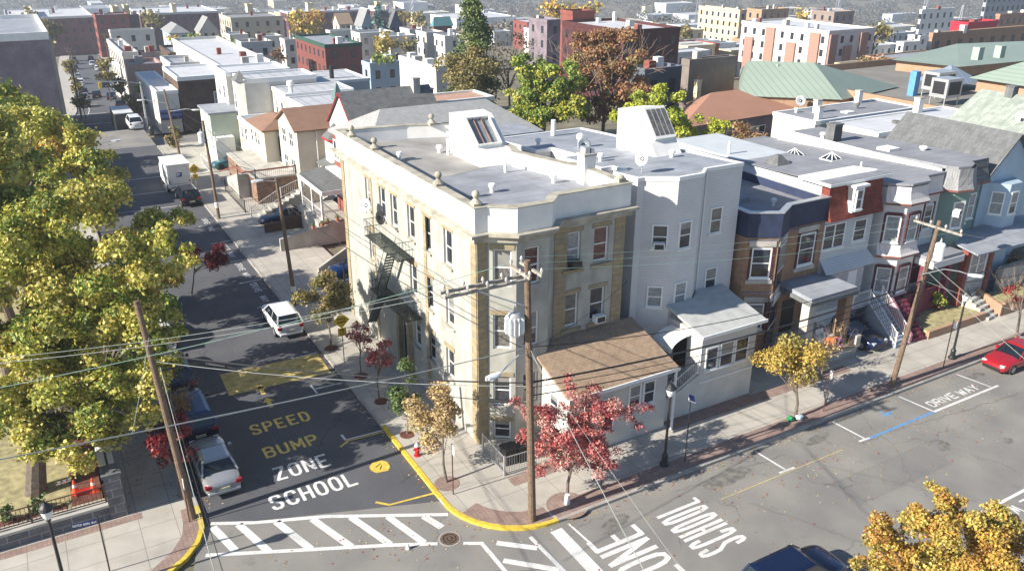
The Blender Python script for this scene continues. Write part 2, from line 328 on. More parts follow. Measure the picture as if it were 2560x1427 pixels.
# ---------------------------------------------------------------- windows, doors and roof fittings
WM = {}
def window(parent, P, ang, w, h, frame=None, pane=None, style='sash', name='window', sill=True, ft=0.085, proud=0.07):
    frame = frame or M_TRIM; pane = pane or M_GLASS; key = (round(w, 2), round(h, 2), frame.name, pane.name, style, name, sill)
    vr = random.Random(int(P[0]*31+P[1]*17+P[2]*7+1000)).random() if pane in (M_GLASS, M_CURT) else 9
    bl = 0 if vr > 0.5 or style == 'pair' else (0.25, 0.5, 0.7)[int(vr*6)]
    key = key+(bl,)
    if key not in WM:
        a = MB(); x = w/2; t = ft; p = -proud
        a.box(-x, -x+t, p, 0, 0, h); a.box(x-t, x, p, 0, 0, h); a.box(-x+t, x-t, p, 0, h-t, h); a.box(-x+t, x-t, p, 0, 0, t)
        g = MB(); q = -0.02
        if style == 'sash':
            a.box(-x+t, x-t, p+0.01, 0, h*0.5-0.03, h*0.5+0.03)
            g.add([(-x+t, q-0.02, h*0.5), (x-t, q-0.02, h*0.5), (x-t, q-0.02, h-t), (-x+t, q-0.02, h-t)], [(0, 1, 2, 3)])
            g.add([(-x+t, q, t), (x-t, q, t), (x-t, q, h*0.5), (-x+t, q, h*0.5)], [(0, 1, 2, 3)])
        elif style == 'cross':
            a.box(-0.03, 0.03, p+0.01, 0, t, h-t); a.box(-x+t, -0.03, p+0.02, 0, h/2-0.025, h/2+0.025); a.box(0.03, x-t, p+0.02, 0, h/2-0.025, h/2+0.025)
            g.add([(-x+t, q, t), (x-t, q, t), (x-t, q, h-t), (-x+t, q, h-t)], [(0, 1, 2, 3)])
        else:
            if style == 'pair': a.box(-0.05, 0.05, p+0.01, 0, t, h-t); a.box(-x+t, -0.05, p+0.02, 0, h/2-0.025, h/2+0.025); a.box(0.05, x-t, p+0.02, 0, h/2-0.025, h/2+0.025)
            g.add([(-x+t, q, t), (x-t, q, t), (x-t, q, h-t), (-x+t, q, h-t)], [(0, 1, 2, 3)])
        if sill: a.box(-x-0.06, x+0.06, p-0.06, -0.001, -0.08, -0.002)
        if bl and style != 'cross': z_ = t+(h-2*t)*(1-bl); g.mi = 1; g.add([(-x+t, q-0.026, z_), (x-t, q-0.026, z_), (x-t, q-0.026, h-t), (-x+t, q-0.026, h-t)], [(0, 1, 2, 3)])
        me = []
        for nm, mb_, mt in ((name, a, frame), ('pane', g, pane)):
            m = bpy.data.meshes.new(nm); m.from_pydata(mb_.v, [], mb_.f); m.materials.append(mt); me.append(m)
            if nm == 'pane' and bl: m.materials.append(M_BLIND); m.polygons.foreach_set('material_index', mb_.m)
        WM[key] = me
    fo = bpy.data.objects.new(name, WM[key][0]); col.objects.link(fo); fo.parent = parent
    fo.location = Vector(P)-worg(parent); fo.rotation_euler = (0, 0, ang)
    po = bpy.data.objects.new('pane', WM[key][1]); col.objects.link(po); po.parent = fo
    return fo
def wpx(parent, A, B, rects, **k):       # windows read off a wall: (left, top, right, bottom) of each
    ang = math.atan2(B[1]-A[1], B[0]-A[0]); L = math.hypot(B[0]-A[0], B[1]-A[1]); dx, dy = (B[0]-A[0])/L, (B[1]-A[1])/L; out = []
    for r_ in rects:
        kk = dict(k)
        if len(r_) > 4: kk.update(r_[4])
        s0, z1 = on_wall(r_[0], r_[1], A, B); s1, z0 = on_wall(r_[2], r_[3], A, B)
        c = (s0+s1)/2; out.append(window(parent, (A[0]+dx*c, A[1]+dy*c, min(z0, z1)), ang, round(abs(s1-s0), 1), round(abs(z1-z0), 1), **kk))
    return out
def wgrid(parent, A, B, ss, zs, w, h, **k):
    ang = math.atan2(B[1]-A[1], B[0]-A[0]); L = math.hypot(B[0]-A[0], B[1]-A[1]); dx, dy = (B[0]-A[0])/L, (B[1]-A[1])/L
    return [window(parent, (A[0]+dx*s*L, A[1]+dy*s*L, z), ang, w, h, **k) for z in zs for s in ss]
def vent(parent, x, y, z, h=0.5, r=0.11, cap=True, m=None):
    a = MB(); pr = [(r, 0), (r, h)]
    if cap: pr = [(r, 0), (r, h*0.6), (r*1.7, h*0.6), (r*1.7, h*0.92), (r*1.1, h)]
    a.lathe(pr, (x, y, z), 12); return build('vent_pipe', a, m or M_TRIM, parent)
def chimney(parent, x0, x1, y0, y1, z0, z1, m, cap=None, pots=0):
    a = MB(); a.box(x0, x1, y0, y1, z0, z1-0.12); o = build('chimney', a, m, parent)
    b = MB(); b.box(x0-0.06, x1+0.06, y0-0.06, y1+0.06, z1-0.12, z1); build('chimney_cap', b, cap or M_CONC, o)
    for i in range(pots): c = MB(); c.lathe([(0.12, 0), (0.10, 0.35)], (x0+(x1-x0)*(i+1)/(pots+1), (y0+y1)/2, z1), 10); build('chimney_pot', c, M_TERRA, o)
    return o
def dish(parent, x, y, z, face=(-0.6, -0.6, 0.5), r=0.42, h=0.75, m=None):
    f = Vector(face).normalized(); q = f.to_track_quat('Z', 'Y'); c = Vector((x, y, z+h)); vs = []; fs = []; n = 18
    prof = [(0.0, 0), (r*0.35, 0.015), (r*0.7, 0.06), (r, 0.13)]
    a = MB(); vs = [c+q@Vector((0, 0, 0))]
    for rr, zz in prof[1:]:
        for k in range(n): vs.append(c+q@Vector((rr*math.cos(6.2832*k/n), rr*math.sin(6.2832*k/n), zz)))
    fs = [(0, 1+(k+1) % n, 1+k)[::-1] for k in range(n)]
    for i in range(2):
        for k in range(n): p = 1+i*n+k; p2 = 1+i*n+(k+1) % n; fs.append((p, p2, p2+n, p+n))
    a.add(vs, fs); o = build('satellite_dish', a, m or M_ROOFW, parent, smooth=True)
    md = o.modifiers.new('t', 'SOLIDIFY'); md.thickness = 0.02
    b = MB(); b.tube([(x, y, z), (x, y, z+h*0.6), tuple(c-f*0.03)], 0.03, 6); build('mast', b, M_STEEL, o)
    b = MB(); b.tube([tuple(c+q@Vector((0, -r*0.95, 0.08))), tuple(c+f*(r*1.1))], 0.015, 5); b.blob(tuple(c+f*(r*1.1)), 0.06, 8, 5); build('receiver_arm', b, M_STEEL, o)
    return o
def aircon(parent, A, B, u, v, w=0.62, h=0.4, m=None):
    s, z = on_wall(u, v, A, B); a = MB(); a.obox(A, B, s-w/2, s+w/2, 0.02, 0.42, z-h/2, z+h/2)
    o = build('air_conditioner', a, m or M_TRIM, parent); g = MB(); g.obox(A, B, s-w/2+0.06, s+w/2-0.06, 0.42, 0.435, z-h/2+0.05, z+h/2-0.05); build('grille', g, M_DARK, o); return o
def gable(parent, x0, x1, y0, y1, ze, zr, axis, m, over=0.25, th=0.14, name='roof', top=0.5):   # ridge along axis
    a = MB()
    if axis == 'x':
        ym = y0+(y1-y0)*top; sl0 = (zr-ze)/(ym-y0); sl1 = (zr-ze)/(y1-ym); X0, X1 = x0-over, x1+over
        P = [(X0, y0-over, ze-sl0*over), (X1, y0-over, ze-sl0*over), (X1, ym, zr), (X0, ym, zr)]; Q = [(X1, y1+over, ze-sl1*over), (X0, y1+over, ze-sl1*over), (X0, ym, zr), (X1, ym, zr)]
    else:
        xm = x0+(x1-x0)*top; sl0 = (zr-ze)/(xm-x0); sl1 = (zr-ze)/(x1-xm); Y0, Y1 = y0-over, y1+over
        P = [(x0-over, Y1, ze-sl0*over), (x0-over, Y0, ze-sl0*over), (xm, Y0, zr), (xm, Y1, zr)]; Q = [(x1+over, Y0, ze-sl1*over), (x1+over, Y1, ze-sl1*over), (xm, Y1, zr), (xm, Y0, zr)]
    for q in (P, Q):
        lo = [(p[0], p[1], p[2]) for p in q]; hi = [(p[0], p[1], p[2]+th) for p in q]
        a.add(lo+hi, [(3, 2, 1, 0), (4, 5, 6, 7), (0, 1, 5, 4), (1, 2, 6, 5), (3, 0, 4, 7)])
    return build(name, a, m, parent)
def gable_wall(a, x0, x1, y0, y1, z0, ze, zr, axis, top=0.5):   # walls with their gable triangles, in mesh a
    if axis == 'x':
        ym = y0+(y1-y0)*top
        a.add([(x0, y0, z0), (x0, y1, z0), (x0, y1, ze), (x0, ym, zr), (x0, y0, ze), (x1, y0, z0), (x1, y1, z0), (x1, y1, ze), (x1, ym, zr), (x1, y0, ze)],
              [(0, 4, 3, 2, 1), (5, 6, 7, 8, 9), (0, 5, 9, 4), (1, 2, 7, 6)])
    else:
        xm = x0+(x1-x0)*top
        a.add([(x0, y0, z0), (x1, y0, z0), (x1, y0, ze), (xm, y0, zr), (x0, y0, ze), (x0, y1, z0), (x1, y1, z0), (x1, y1, ze), (xm, y1, zr), (x0, y1, ze)],
              [(0, 1, 2, 3, 4), (5, 9, 8, 7, 6), (0, 4, 9, 5), (1, 6, 7, 2)])
    return a
def hip(parent, x0, x1, y0, y1, ze, zr, m, inset, over=0.3, name='roof'):
    X0, X1, Y0, Y1 = x0-over, x1+over, y0-over, y1+over; a = MB(); z = ze
    if X1-X0 > Y1-Y0: r0, r1 = (X0+inset, (Y0+Y1)/2, zr), (X1-inset, (Y0+Y1)/2, zr); f = [(0, 1, 5, 4), (1, 2, 5), (2, 3, 4, 5), (3, 0, 4)]
    else: r0, r1 = ((X0+X1)/2, Y0+inset, zr), ((X0+X1)/2, Y1-inset, zr); f = [(0, 1, 4), (1, 2, 5, 4), (2, 3, 5), (3, 0, 4, 5)]
    a.add([(X0, Y0, z), (X1, Y0, z), (X1, Y1, z), (X0, Y1, z), r0, r1], f); a.box(X0, X1, Y0, Y1, z-0.18, z-0.002)
    return build(name, a, m, parent)
def flat_roof(parent, poly, zroof, m, fall=0.0, name='roof'):
    ys = [p[1] for p in poly]; y0, y1 = min(ys), max(ys); a = MB()
    a.prism(poly, [zroof-0.25-fall*(p[1]-y0)/(y1-y0) for p in poly], [zroof-fall*(p[1]-y0)/(y1-y0) for p in poly]); return build(name, a, m, parent)
def fence(name, label, pts, h, m, cat='fence', gap=0.14, z=0.13, group=None, rail=0.025, bal=0.011, parent=None, zs=None):
    t = parent or thing(name, label, cat, (pts[0][0], pts[0][1], z), group=group); a = MB(); b = MB(); r = MB()
    for i in range(len(pts)-1):
        A, B = pts[i], pts[i+1]; L = math.hypot(B[0]-A[0], B[1]-A[1]); n = max(1, int(L/gap)); za = zs[i] if zs else z; zb = zs[i+1] if zs else z
        for zz in (h, 0.1): r.tube([(A[0], A[1], za+zz), (B[0], B[1], zb+zz)], rail, 4)
        for k in range(1, n): q = k/n; x = A[0]+(B[0]-A[0])*q; y = A[1]+(B[1]-A[1])*q; g_ = za+(zb-za)*q; b.tube([(x, y, g_+0.1), (x, y, g_+h)], bal, 4, cap=False)
    PB = []
    for i, p in enumerate(pts): zz = zs[i] if zs else z; q = MB(); q.box(p[0]-0.04, p[0]+0.04, p[1]-0.04, p[1]+0.04, zz, zz+h+0.08); PB.append(q)
    nm = 'railing' if parent is not None else None
    if parent is not None:
        root = build('railing', r, m, parent); [build('post', q, m, root) for q in PB]; build('balusters', b, m, root); return root
    build('rail', r, m, t); [build('post', q, m, t) for q in PB]
    if b.v: build('balusters', b, m, t)
    return t
def steps(parent, x0, y0, x1, y1, width, z0, z1, n, m, name='staircase'):   # straight flight rising from (x0,y0) to (x1,y1)
    a = MB(); L = math.hypot(x1-x0, y1-y0)
    for i in range(n):
        za = z0+(z1-z0)*(i+1)/n; a.obox((x0, y0), (x1, y1), L*i/n, L*(i+1)/n, -width/2, width/2, z0, za)
    return build(name, a, m, parent)
def skin(parent, A, B, s0, s1, z0, z1, holes, th, m):     # the outer leaf of a wall, with real window openings
    a = MB(); zs = sorted(set([z0, z1]+[q for h in holes for q in (h[2], h[3]) if z0 < q < z1]))
    for za, zb in zip(zs[:-1], zs[1:]):
        cut = sorted((h[0], h[1]) for h in holes if h[2] < (za+zb)/2 < h[3]); s_ = s0
        for c0, c1 in cut:
            if c0 > s_: a.obox(A, B, s_, c0, -th, 0.0, za, zb)
            s_ = max(s_, c1)
        if s_ < s1: a.obox(A, B, s_, s1, -th, 0.0, za, zb)
    return build('wall_face', a, m, parent)
# ---------------------------------------------------------------- ground, roads, pavements
LT = None
a = MB(); seg = 120; radii = [0, 20, 50, 80, 105, 122, 140, 160, 180, 215, 250, 300, 350, 390, 430, 500, 570, 640, 720, 1100, 1600, 2300, 3200]
vs = []; fs = []
for i, rr in enumerate(radii):
    for k in range(seg):
        an = 2*math.pi*k/seg; x = CAM[0]+rr*math.cos(an); y = CAM[1]+rr*math.sin(an); vs.append((x, y, gz(x, y)-0.07))
for i in range(len(radii)-1):
    for k in range(seg): k2 = (k+1) % seg; fs.append((i*seg+k, (i+1)*seg+k, (i+1)*seg+k2, i*seg+k2))
a.add(vs, fs); build('ground', a, M_SOIL, kind='structure')
def strip(path, wl, wr, dz, step=6.0):
    a = MB(); pts = []
    for i in range(len(path)-1):
        p, q = Vector(path[i]), Vector(path[i+1]); n = max(1, int((q-p).length/step))
        for k in range(n): pts.append(p.lerp(q, k/n))
    pts.append(Vector(path[-1])); vs = []
    for i, p in enumerate(pts):
        d = (pts[min(i+1, len(pts)-1)]-pts[max(i-1, 0)]).normalized(); n_ = Vector((d.y, -d.x))
        for o in (-wl, wr): q = p+n_*o; vs.append((q.x, q.y, gz(q.x, q.y)+dz))
    a.add(vs, [(2*i, 2*i+1, 2*i+3, 2*i+2) for i in range(len(pts)-1)]); return a
XL, XR, YN = -13.9, -3.80, -7.36            # kerb lines: side street left and right, main road north
far_c = []
for (u, v) in ((271, 274), (254, 236), (232, 198), (218, 165), (207, 134), (203, 122)):
    p = place(u, v); far_c.append((p[0], p[1]))
SC = [(-8.85, 92.0)]+[p for p in far_c if p[1] > 96]
CR = [p for p in SC]
# main road + junction + side street, one sheet
a = MB(); a.prism([(-60, -19.5), (140, -19.5), (140, YN+0.02), (0, YN+0.02), (XR, -2.0), (XR+0.02, 92), (XL-0.02, 92), (XL-0.02, 1.5), (-15.5, -4.5), (-60, -4.5)], -0.06, 0.0, bot=False)
build('main_road', a, M_ASPH, kind='structure')
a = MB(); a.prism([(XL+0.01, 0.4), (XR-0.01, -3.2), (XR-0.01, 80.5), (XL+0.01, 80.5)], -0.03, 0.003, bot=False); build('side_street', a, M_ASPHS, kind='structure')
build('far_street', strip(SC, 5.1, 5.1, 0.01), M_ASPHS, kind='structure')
build('cross_street', strip([(XR, 86.0), (30, 86), (60, 86)], 4.6, 4.6, 0.012), M_ASPH, kind='structure')
build('cross_street', strip([(-60, 86.0), (XL, 86.0)], 4.6, 4.6, 0.012), M_ASPH, kind='structure')
def arc(cx, cy, r, a0, a1, n=10): return [(cx+r*math.cos(R(a0+(a1-a0)*i/n)), cy+r*math.sin(R(a0+(a1-a0)*i/n))) for i in range(n+1)]
cor = arc(0.15, -3.4, 3.95, 180, 270, 12)                                 # the rounded corner of the kerb
cor = [(x, y) for x, y in cor]
# pavement, right of side street and along the main road
a = MB(); a.prism([(x, y) for x, y in offset([(XR, 79.5)]+cor+[(120, YN), (120, 0.3), (2.5, 0.3), (2.5, 79.5)], 0.0)], -0.05, 0.13, bot=False)
build('pavement', a, M_WALK, kind='structure')
def kerb(name, line, m, wdt=0.17, z=0.145):
    a = MB(); n = len(line); vs = []
    for i, p in enumerate(line):
        q0 = Vector(line[max(i-1, 0)]); q1 = Vector(line[min(i+1, n-1)]); d = (q1-q0).normalized(); nn = Vector((-d.y, d.x))
        for o, zz in ((-0.012, -0.04), (-0.012, z), (wdt, z), (wdt, -0.04)): vs.append((p[0]+nn.x*o, p[1]+nn.y*o, zz))
    fs = []
    for i in range(n-1):
        for k in range(3): fs.append((4*i+k, 4*(i+1)+k, 4*(i+1)+k+1, 4*i+k+1))
    fs += [(0, 1, 2, 3), (4*n-1, 4*n-2, 4*n-3, 4*n-4)]
    a.add(vs, fs); return build(name, a, m, kind='structure')
kerb('kerb', [(XR, 79.5), (XR, 4.2)], M_KERB)
kerb('kerb', [(XR, 4.2), (XR, -2.6)]+cor[1:]+[(0.25, YN)], mat('yellow_kerb_paint', (0.62, 0.45, 0.05), 0.7, 0.2, 5, stain=0.15), 0.20, 0.150)
kerb('kerb', [(0.25, YN), (120, YN)], M_KERB)
a = MB(); a.prism([(0.3, YN+0.2), (120, YN+0.2), (120, YN+1.15), (0.6, YN+1.15)], 0.12, 0.137); build('paver_strip', a, M_PAVER, kind='structure')
ci = arc(0.15, -3.4, 3.72, 200, 270, 9); co = arc(0.15, -3.4, 2.75, 270, 200, 9)
a = MB(); a.prism(ci+co, 0.12, 0.1372); build('paver_strip', a, M_PAVER, kind='structure')
a = MB(); a.prism([(9.8, -4.0), (24.0, -4.2), (24.0, -3.5), (16.3, -3.3), (16.3, -3.05), (9.8, -3.05)], 0.12, 0.1374); build('paver_strip', a, M_PAVER, kind='structure')
a = MB(); a.prism(rect(-0.2, 2.4, -4.1, -3.4), 0.12, 0.1378); build('paver_strip', a, M_PAVER, kind='structure')
# pavement on the left block
lc = [(XL, 79.5), (XL, 1.2), (-13.98, 0.2), (-14.35, -0.7), (-15.0, -1.5), (-16.0, -2.25), (-18, -3.3), (-22, -4.5), (-60, -4.5)]
a = MB(); a.prism([(-60, 3.2), (-60, -4.5)]+lc[::-1][1:]+[(-17.2, 79.5), (-17.2, 3.2)], -0.05, 0.13, bot=False); build('pavement', a, M_WALK, kind='structure')
kerb('kerb', lc[0:1]+[(XL, 1.7)], M_KERB, -0.17) if False else None
kb = [(p[0], p[1]) for p in lc][::-1]
kerb('kerb', kb[:3], M_KERB, 0.17)
kerb('kerb', kb[2:8]+[(XL, 2.0)], MATS['yellow_kerb_paint'], 0.2, 0.150)
kerb('kerb', [(XL, 2.0), (XL, 79.5)], M_KERB)
a = MB(); a.prism([(-60, 2.2), (-16.3, 2.28), (-16.3, 2.75), (-60, 2.75)], 0.12, 0.1370); build('paver_strip', a, M_PAVER, kind='structure')
a = MB(); a.prism([(-14.1, 2.0), (-14.2, 0.2), (-14.55, -0.6), (-15.2, -1.35), (-16.1, -2.05), (-18.1, -3.1), (-18.4, -2.5), (-16.5, -1.6), (-15.5, -0.75), (-14.95, 0.1), (-14.75, 1.0), (-14.7, 2.0)][::-1], 0.12, 0.1371); build('paver_strip', a, M_PAVER, kind='structure')
# far pavements beyond the cross street
for s_, nm in ((-1, 'l'), (1, 'r')):
    P = [(x+s_*6.7, y) for x, y in [(-8.9, 93.5)]+SC[1:]]
    build('pavement', strip(P, 1.6, 1.6, 0.12), M_WALK, kind='structure')
a = MB(); a.prism(rect(-60, 140, -40, -19.5), -0.05, 0.13, bot=False); build('pavement', a, M_WALK, kind='structure')
# lawn behind the wall on the left
a = MB(); a.prism([(-60, 3.4), (-17.7, 3.4), (-17.7, 40), (-60, 40)], 0.2, 0.9, bot=False); build('lawn', a, M_GRASS, kind='structure')
a = MB(); a.prism([(-19.0, 3.6), (-17.7, 3.6), (-17.7, 12), (-18.8, 12)], 0.8, 0.93, bot=False); build('mulch_bed', a, M_MULCH, kind='structure')
a = MB(); a.prism([(-24.0, 3.5), (-19.2, 3.5), (-19.2, 3.95), (-24.0, 3.95)], 0.8, 0.928, bot=False); build('mulch_bed', a, M_MULCH, kind='structure')
# ---------------------------------------------------------------- painted markings
Z0 = 0.006
def mark(polys, m, name='road_marking', z=None):
    a = MB(); n = 0
    for pl in polys:
        zz = (z if z is not None else Z0)+0.0006*(n % 7); n += 1
        vs = [(p[0], p[1], gz(p[0], p[1])+zz) for p in pl]; a.face(vs)
    o = build(name, a, m, kind='structure'); return o
def seg2(p, q, w_):
    d = Vector((q[0]-p[0], q[1]-p[1])).normalized(); n_ = Vector((-d.y, d.x))*w_/2
    return [(p[0]-n_.x, p[1]-n_.y), (q[0]-n_.x, q[1]-n_.y), (q[0]+n_.x, q[1]+n_.y), (p[0]+n_.x, p[1]+n_.y)]
def poly_line(pts, w_):
    out = []
    for i in range(len(pts)-1): out.append(seg2(pts[i], pts[i+1], w_))
    return out
OO = [(0.5+0.5*math.sin(6.2832*k/16)*(1 if True else 1), 0.5+0.5*math.cos(6.2832*k/16)) for k in range(17)]
OO = [(0.28, 1), (0.72, 1), (0.93, 0.88), (1, 0.7), (1, 0.3), (0.93, 0.12), (0.72, 0), (0.28, 0), (0.07, 0.12), (0, 0.3), (0, 0.7), (0.07, 0.88), (0.28, 1)]
GL = {'S': [[(1, 0.82), (0.9, 0.95), (0.7, 1), (0.3, 1), (0.08, 0.92), (0, 0.75), (0.08, 0.6), (0.9, 0.4), (1, 0.25), (0.92, 0.08), (0.7, 0), (0.3, 0), (0.08, 0.06), (0, 0.2)]],
      'C': [[(1, 0.78), (0.93, 0.92), (0.72, 1), (0.28, 1), (0.07, 0.88), (0, 0.7), (0, 0.3), (0.07, 0.12), (0.28, 0), (0.72, 0), (0.93, 0.1), (1, 0.24)]],
      'H': [[(0, 0), (0, 1)], [(1, 0), (1, 1)], [(0, 0.5), (1, 0.5)]], 'O': [OO], 'L': [[(0, 1), (0, 0), (1, 0)]], 'Z': [[(0, 1), (1, 1), (0, 0), (1, 0)]],
      'N': [[(0, 0), (0, 1), (1, 0), (1, 1)]], 'E': [[(1, 1), (0, 1), (0, 0), (1, 0)], [(0, 0.5), (0.8, 0.5)]], 'B': [[(0, 0), (0, 1), (0.7, 1), (0.95, 0.88), (0.95, 0.64), (0.7, 0.52), (0, 0.52)], [(0.7, 0.52), (1, 0.38), (1, 0.14), (0.75, 0), (0, 0)]],
      'U': [[(0, 1), (0, 0.25), (0.12, 0.06), (0.35, 0), (0.65, 0), (0.88, 0.06), (1, 0.25), (1, 1)]], 'M': [[(0, 0), (0, 1), (0.5, 0.25), (1, 1), (1, 0)]], 'P': [[(0, 0), (0, 1), (0.75, 1), (1, 0.88), (1, 0.62), (0.75, 0.48), (0, 0.48)]],
      'D': [[(0, 0), (0, 1), (0.65, 1), (0.93, 0.85), (1, 0.6), (1, 0.4), (0.93, 0.15), (0.65, 0), (0, 0)]], 'R': [[(0, 0), (0, 1), (0.75, 1), (1, 0.88), (1, 0.62), (0.75, 0.48), (0, 0.48)], [(0.55, 0.48), (1, 0)]],
      'I': [[(0.5, 0), (0.5, 1)]], 'V': [[(0, 1), (0.5, 0), (1, 1)]], 'W': [[(0, 1), (0.25, 0), (0.5, 0.8), (0.75, 0), (1, 1)]], 'A': [[(0, 0), (0.5, 1), (1, 0)], [(0.2, 0.35), (0.8, 0.35)]], 'Y': [[(0, 1), (0.5, 0.5), (1, 1)], [(0.5, 0.5), (0.5, 0)]],
      'T': [[(0, 1), (1, 1)], [(0.5, 1), (0.5, 0)]], '1': [[(0.3, 0.8), (0.55, 1), (0.55, 0)]], '5': [[(1, 1), (0.1, 1), (0.05, 0.55), (0.7, 0.6), (1, 0.4), (0.95, 0.1), (0.6, 0), (0, 0.08)]], ' ': []}
def glyphs(text, ox, oy, rx, ry, lw, lh, gap, stroke, ups=None):     # letters as ribbons; (rx,ry) reading direction, up to its left
    ux, uy = -ry, rx; out = []; s = 0.0
    for ch in text:
        wd = lw*(0.35 if ch in 'I1' else 1.15 if ch in 'MW' else 0.6 if ch == ' ' else 1)
        for pl in GL[ch]:
            P = [(ox+rx*(s+stroke/2+x*(wd-stroke))+ux*(stroke/2+y*(lh-stroke)), oy+ry*(s+stroke/2+x*(wd-stroke))+uy*(stroke/2+y*(lh-stroke))) for x, y in pl]
            for i in range(len(P)-1):
                d = Vector((P[i+1][0]-P[i][0], P[i+1][1]-P[i][1])); e = d.normalized()*stroke*0.28 if d.length > 0 else d
                out.append(seg2((P[i][0]-e.x, P[i][1]-e.y), (P[i+1][0]+e.x, P[i+1][1]+e.y), stroke))
        s += wd+gap
    return out
def word(text, ox, oy, rd, length, lh, stroke, m, gap=0.1):
    n = sum(0.35 if c in 'I1' else 1.15 if c in 'MW' else 0.6 if c == ' ' else 1 for c in text); lw = (length-gap*(len(text)-1))/n
    return mark(glyphs(text, ox, oy, rd[0], rd[1], lw, lh, gap, stroke), m, name='road_lettering')
word('SCHOOL', -10.9, -0.02, (1, 0), 4.25, 1.2, 0.165, M_WHT, 0.13)
word('ZONE', -10.1, 2.2, (1, -0.01), 2.8, 1.2, 0.155, M_WHT, 0.14)
M_YEL2 = mat('worn_yellow_paint', (0.72, 0.52, 0.13), 0.8, 0.25, 7, stain=0.25)
word('BUMP', -10.05, 4.4, (1, 0), 2.85, 1.05, 0.15, M_YEL2, 0.14)
word('SPEED', -10.1, 6.9, (1, 0), 3.25, 1.1, 0.15, M_YEL2, 0.14)
for yb, yt in ((11.05, 12.2), (9.35, 10.6)):
    mark([[(-8.75, yt-0.55), (-8.1, yt-0.55), (-8.42, yt)], seg2((-8.44, yb), (-8.43, yt-0.5), 0.24)], M_YEL2)
mark([seg2((-10.2, 13.3), (-4.1, 13.1), 2.9)], mat('speed_bump_paint', (0.52, 0.40, 0.14), 0.9, 0.3, 2.5, stain=0.5), 'speed_bump_paint')
W10 = 0.11
mark([seg2((-5.72, 10.7), (-5.68, 9.6), W10), seg2((-5.7, 10.15), (-3.95, 10.1), W10), seg2((-13.6, 9.9), (-3.84, 9.25), 0.06), seg2((-5.94, 4.65), (-5.92, 4.05), 0.13), seg2((-5.95, 4.05), (-3.85, 3.95), 0.1)], M_WHT)
mark([seg2((-6.38, 3.55), (-5.76, 3.96), 0.13), seg2((-5.76, 3.9), (-3.85, 3.78), 0.1), seg2((-6.5, -1.76), (-6.0, -2.28), 0.14), seg2((-6.05, -2.27), (-3.8, -2.5), 0.12)], M_YEL)
mark([[(-5.75, 0.75), (-5.6, 0.42), (-5.0, 0.33), (-4.78, 0.6), (-4.75, 1.05), (-4.95, 1.33), (-5.45, 1.36), (-5.72, 1.1)]], M_YEL, z=0.008)
mark([seg2((-5.32, 0.62), (-5.12, 0.9), 0.05), seg2((-5.42, 0.9), (-5.1, 1.1), 0.05)], M_BLACK, z=0.014)
mark([seg2((-5.65, 14.4), (-5.62, 79), 0.11)], M_WHT); mark([seg2((-5.65, 14.6), (-4.0, 14.7), 0.1)], M_WHT)
for y in (19.4, 23.6, 28.9, 33.9, 39.2, 44.5): mark([seg2((-5.6, y), (-3.9, y), 0.1)], M_WHT)
for t_, y in (('WAY', 43.9), ('DRIVE', 38.7), ('WAY', 36.2), ('DRIVE', 33.4), ('WAY', 30.9), ('DRIVE', 28.4), ('WAY', 25.6), ('DRIVE', 46.8), ('WAY', 22.9)):
    word(t_, -4.95, y, (0, -1), 1.9 if t_ == 'DRIVE' else 1.25, 0.5, 0.07, M_WHT, 0.06)
mark([seg2((-11.9, 22), (-11.9, 78), 0.11)], M_WHT)
for y in (52.5, 58.5, 64.8): mark([seg2((-13.8, y), (-4.0, y-0.5), 0.12)], M_WHT)
mark([seg2((-13.8, 76.0), (-4.2, 76.0), 0.3), seg2((-13.8, 78.6), (-4.2, 78.6), 0.2), seg2((-13.8, 93.4), (-4.2, 93.4), 0.3), seg2((-13.8, 96.6), (-4.2, 96.6), 0.3)], M_WHT)
mark([seg2((-10.5, 95), (-7.2, 95), 2.2)], M_GRN, 'green_lane_paint')
mark([seg2((x+3.1, y), (x2+3.1, y2), 0.13) for (x, y), (x2, y2) in zip(SC[:-1], SC[1:])]+[seg2((x-3.1, y), (x2-3.1, y2), 0.13) for (x, y), (x2, y2) in zip(SC[:-1], SC[1:])], M_WHT, z=0.06)
for y in (112, 128, 146): mark([seg2((-12.5, y), (-5.2, y), 0.35)], M_WHT, z=0.08)
# crosswalk over the side street
tl, tr, bl, br = (-13.85, 0.55), (-3.95, -4.28), (-14.35, -1.6), (-5.15, -6.0)
tp = [(-13.65, 0.49), (-11.83, -0.46), (-8.94, -1.6), (-3.9, -4.3)]; bt = [(-14.3, -1.6), (-12.35, -2.5), (-7.17, -4.9), (-5.2, -5.9)]
bars = [((-13.62, 0.2), (-13.1, -1.95)), ((-12.55, -0.2), (-11.85, -2.7)), ((-11.0, -0.87), (-10.2, -3.45)), ((-9.5, -1.5), (-8.6, -4.2)), ((-7.9, -2.25), (-7.05, -4.9)), ((-6.4, -3.05), (-5.7, -5.55)), ((-4.95, -3.85), (-4.55, -5.0))]
mark(poly_line(tp, 0.22)+poly_line(bt, 0.22)+[seg2(p, q, 0.36) for p, q in bars]+[seg2((-4.2, -6.45), (-3.4, -6.9), 0.2)], M_WHT, 'crosswalk')
mark([seg2((-3.48, -6.85), (-3.42, -11.5), 0.2), seg2((-2.9, -7.15), (-1.5, -8.35), 0.3), seg2((-3.2, -8.3), (-1.4, -10.0), 0.3), seg2((-3.2, -10.1), (-1.3, -11.8), 0.3), seg2((-1.38, -7.55), (-1.2, -12.5), 0.2)], M_WHT, 'crosswalk')
mark([seg2((-0.12, -7.72), (-0.12, -19), 0.62)], M_WHT, 'stop_line'); mark([seg2((0.62, -7.62), (0.72, -9.2), 0.11)], M_WHT)
word('SCHOOL', 7.05, -12.55, (0, 1), 3.6, 2.65, 0.19, M_WHT, 0.14)
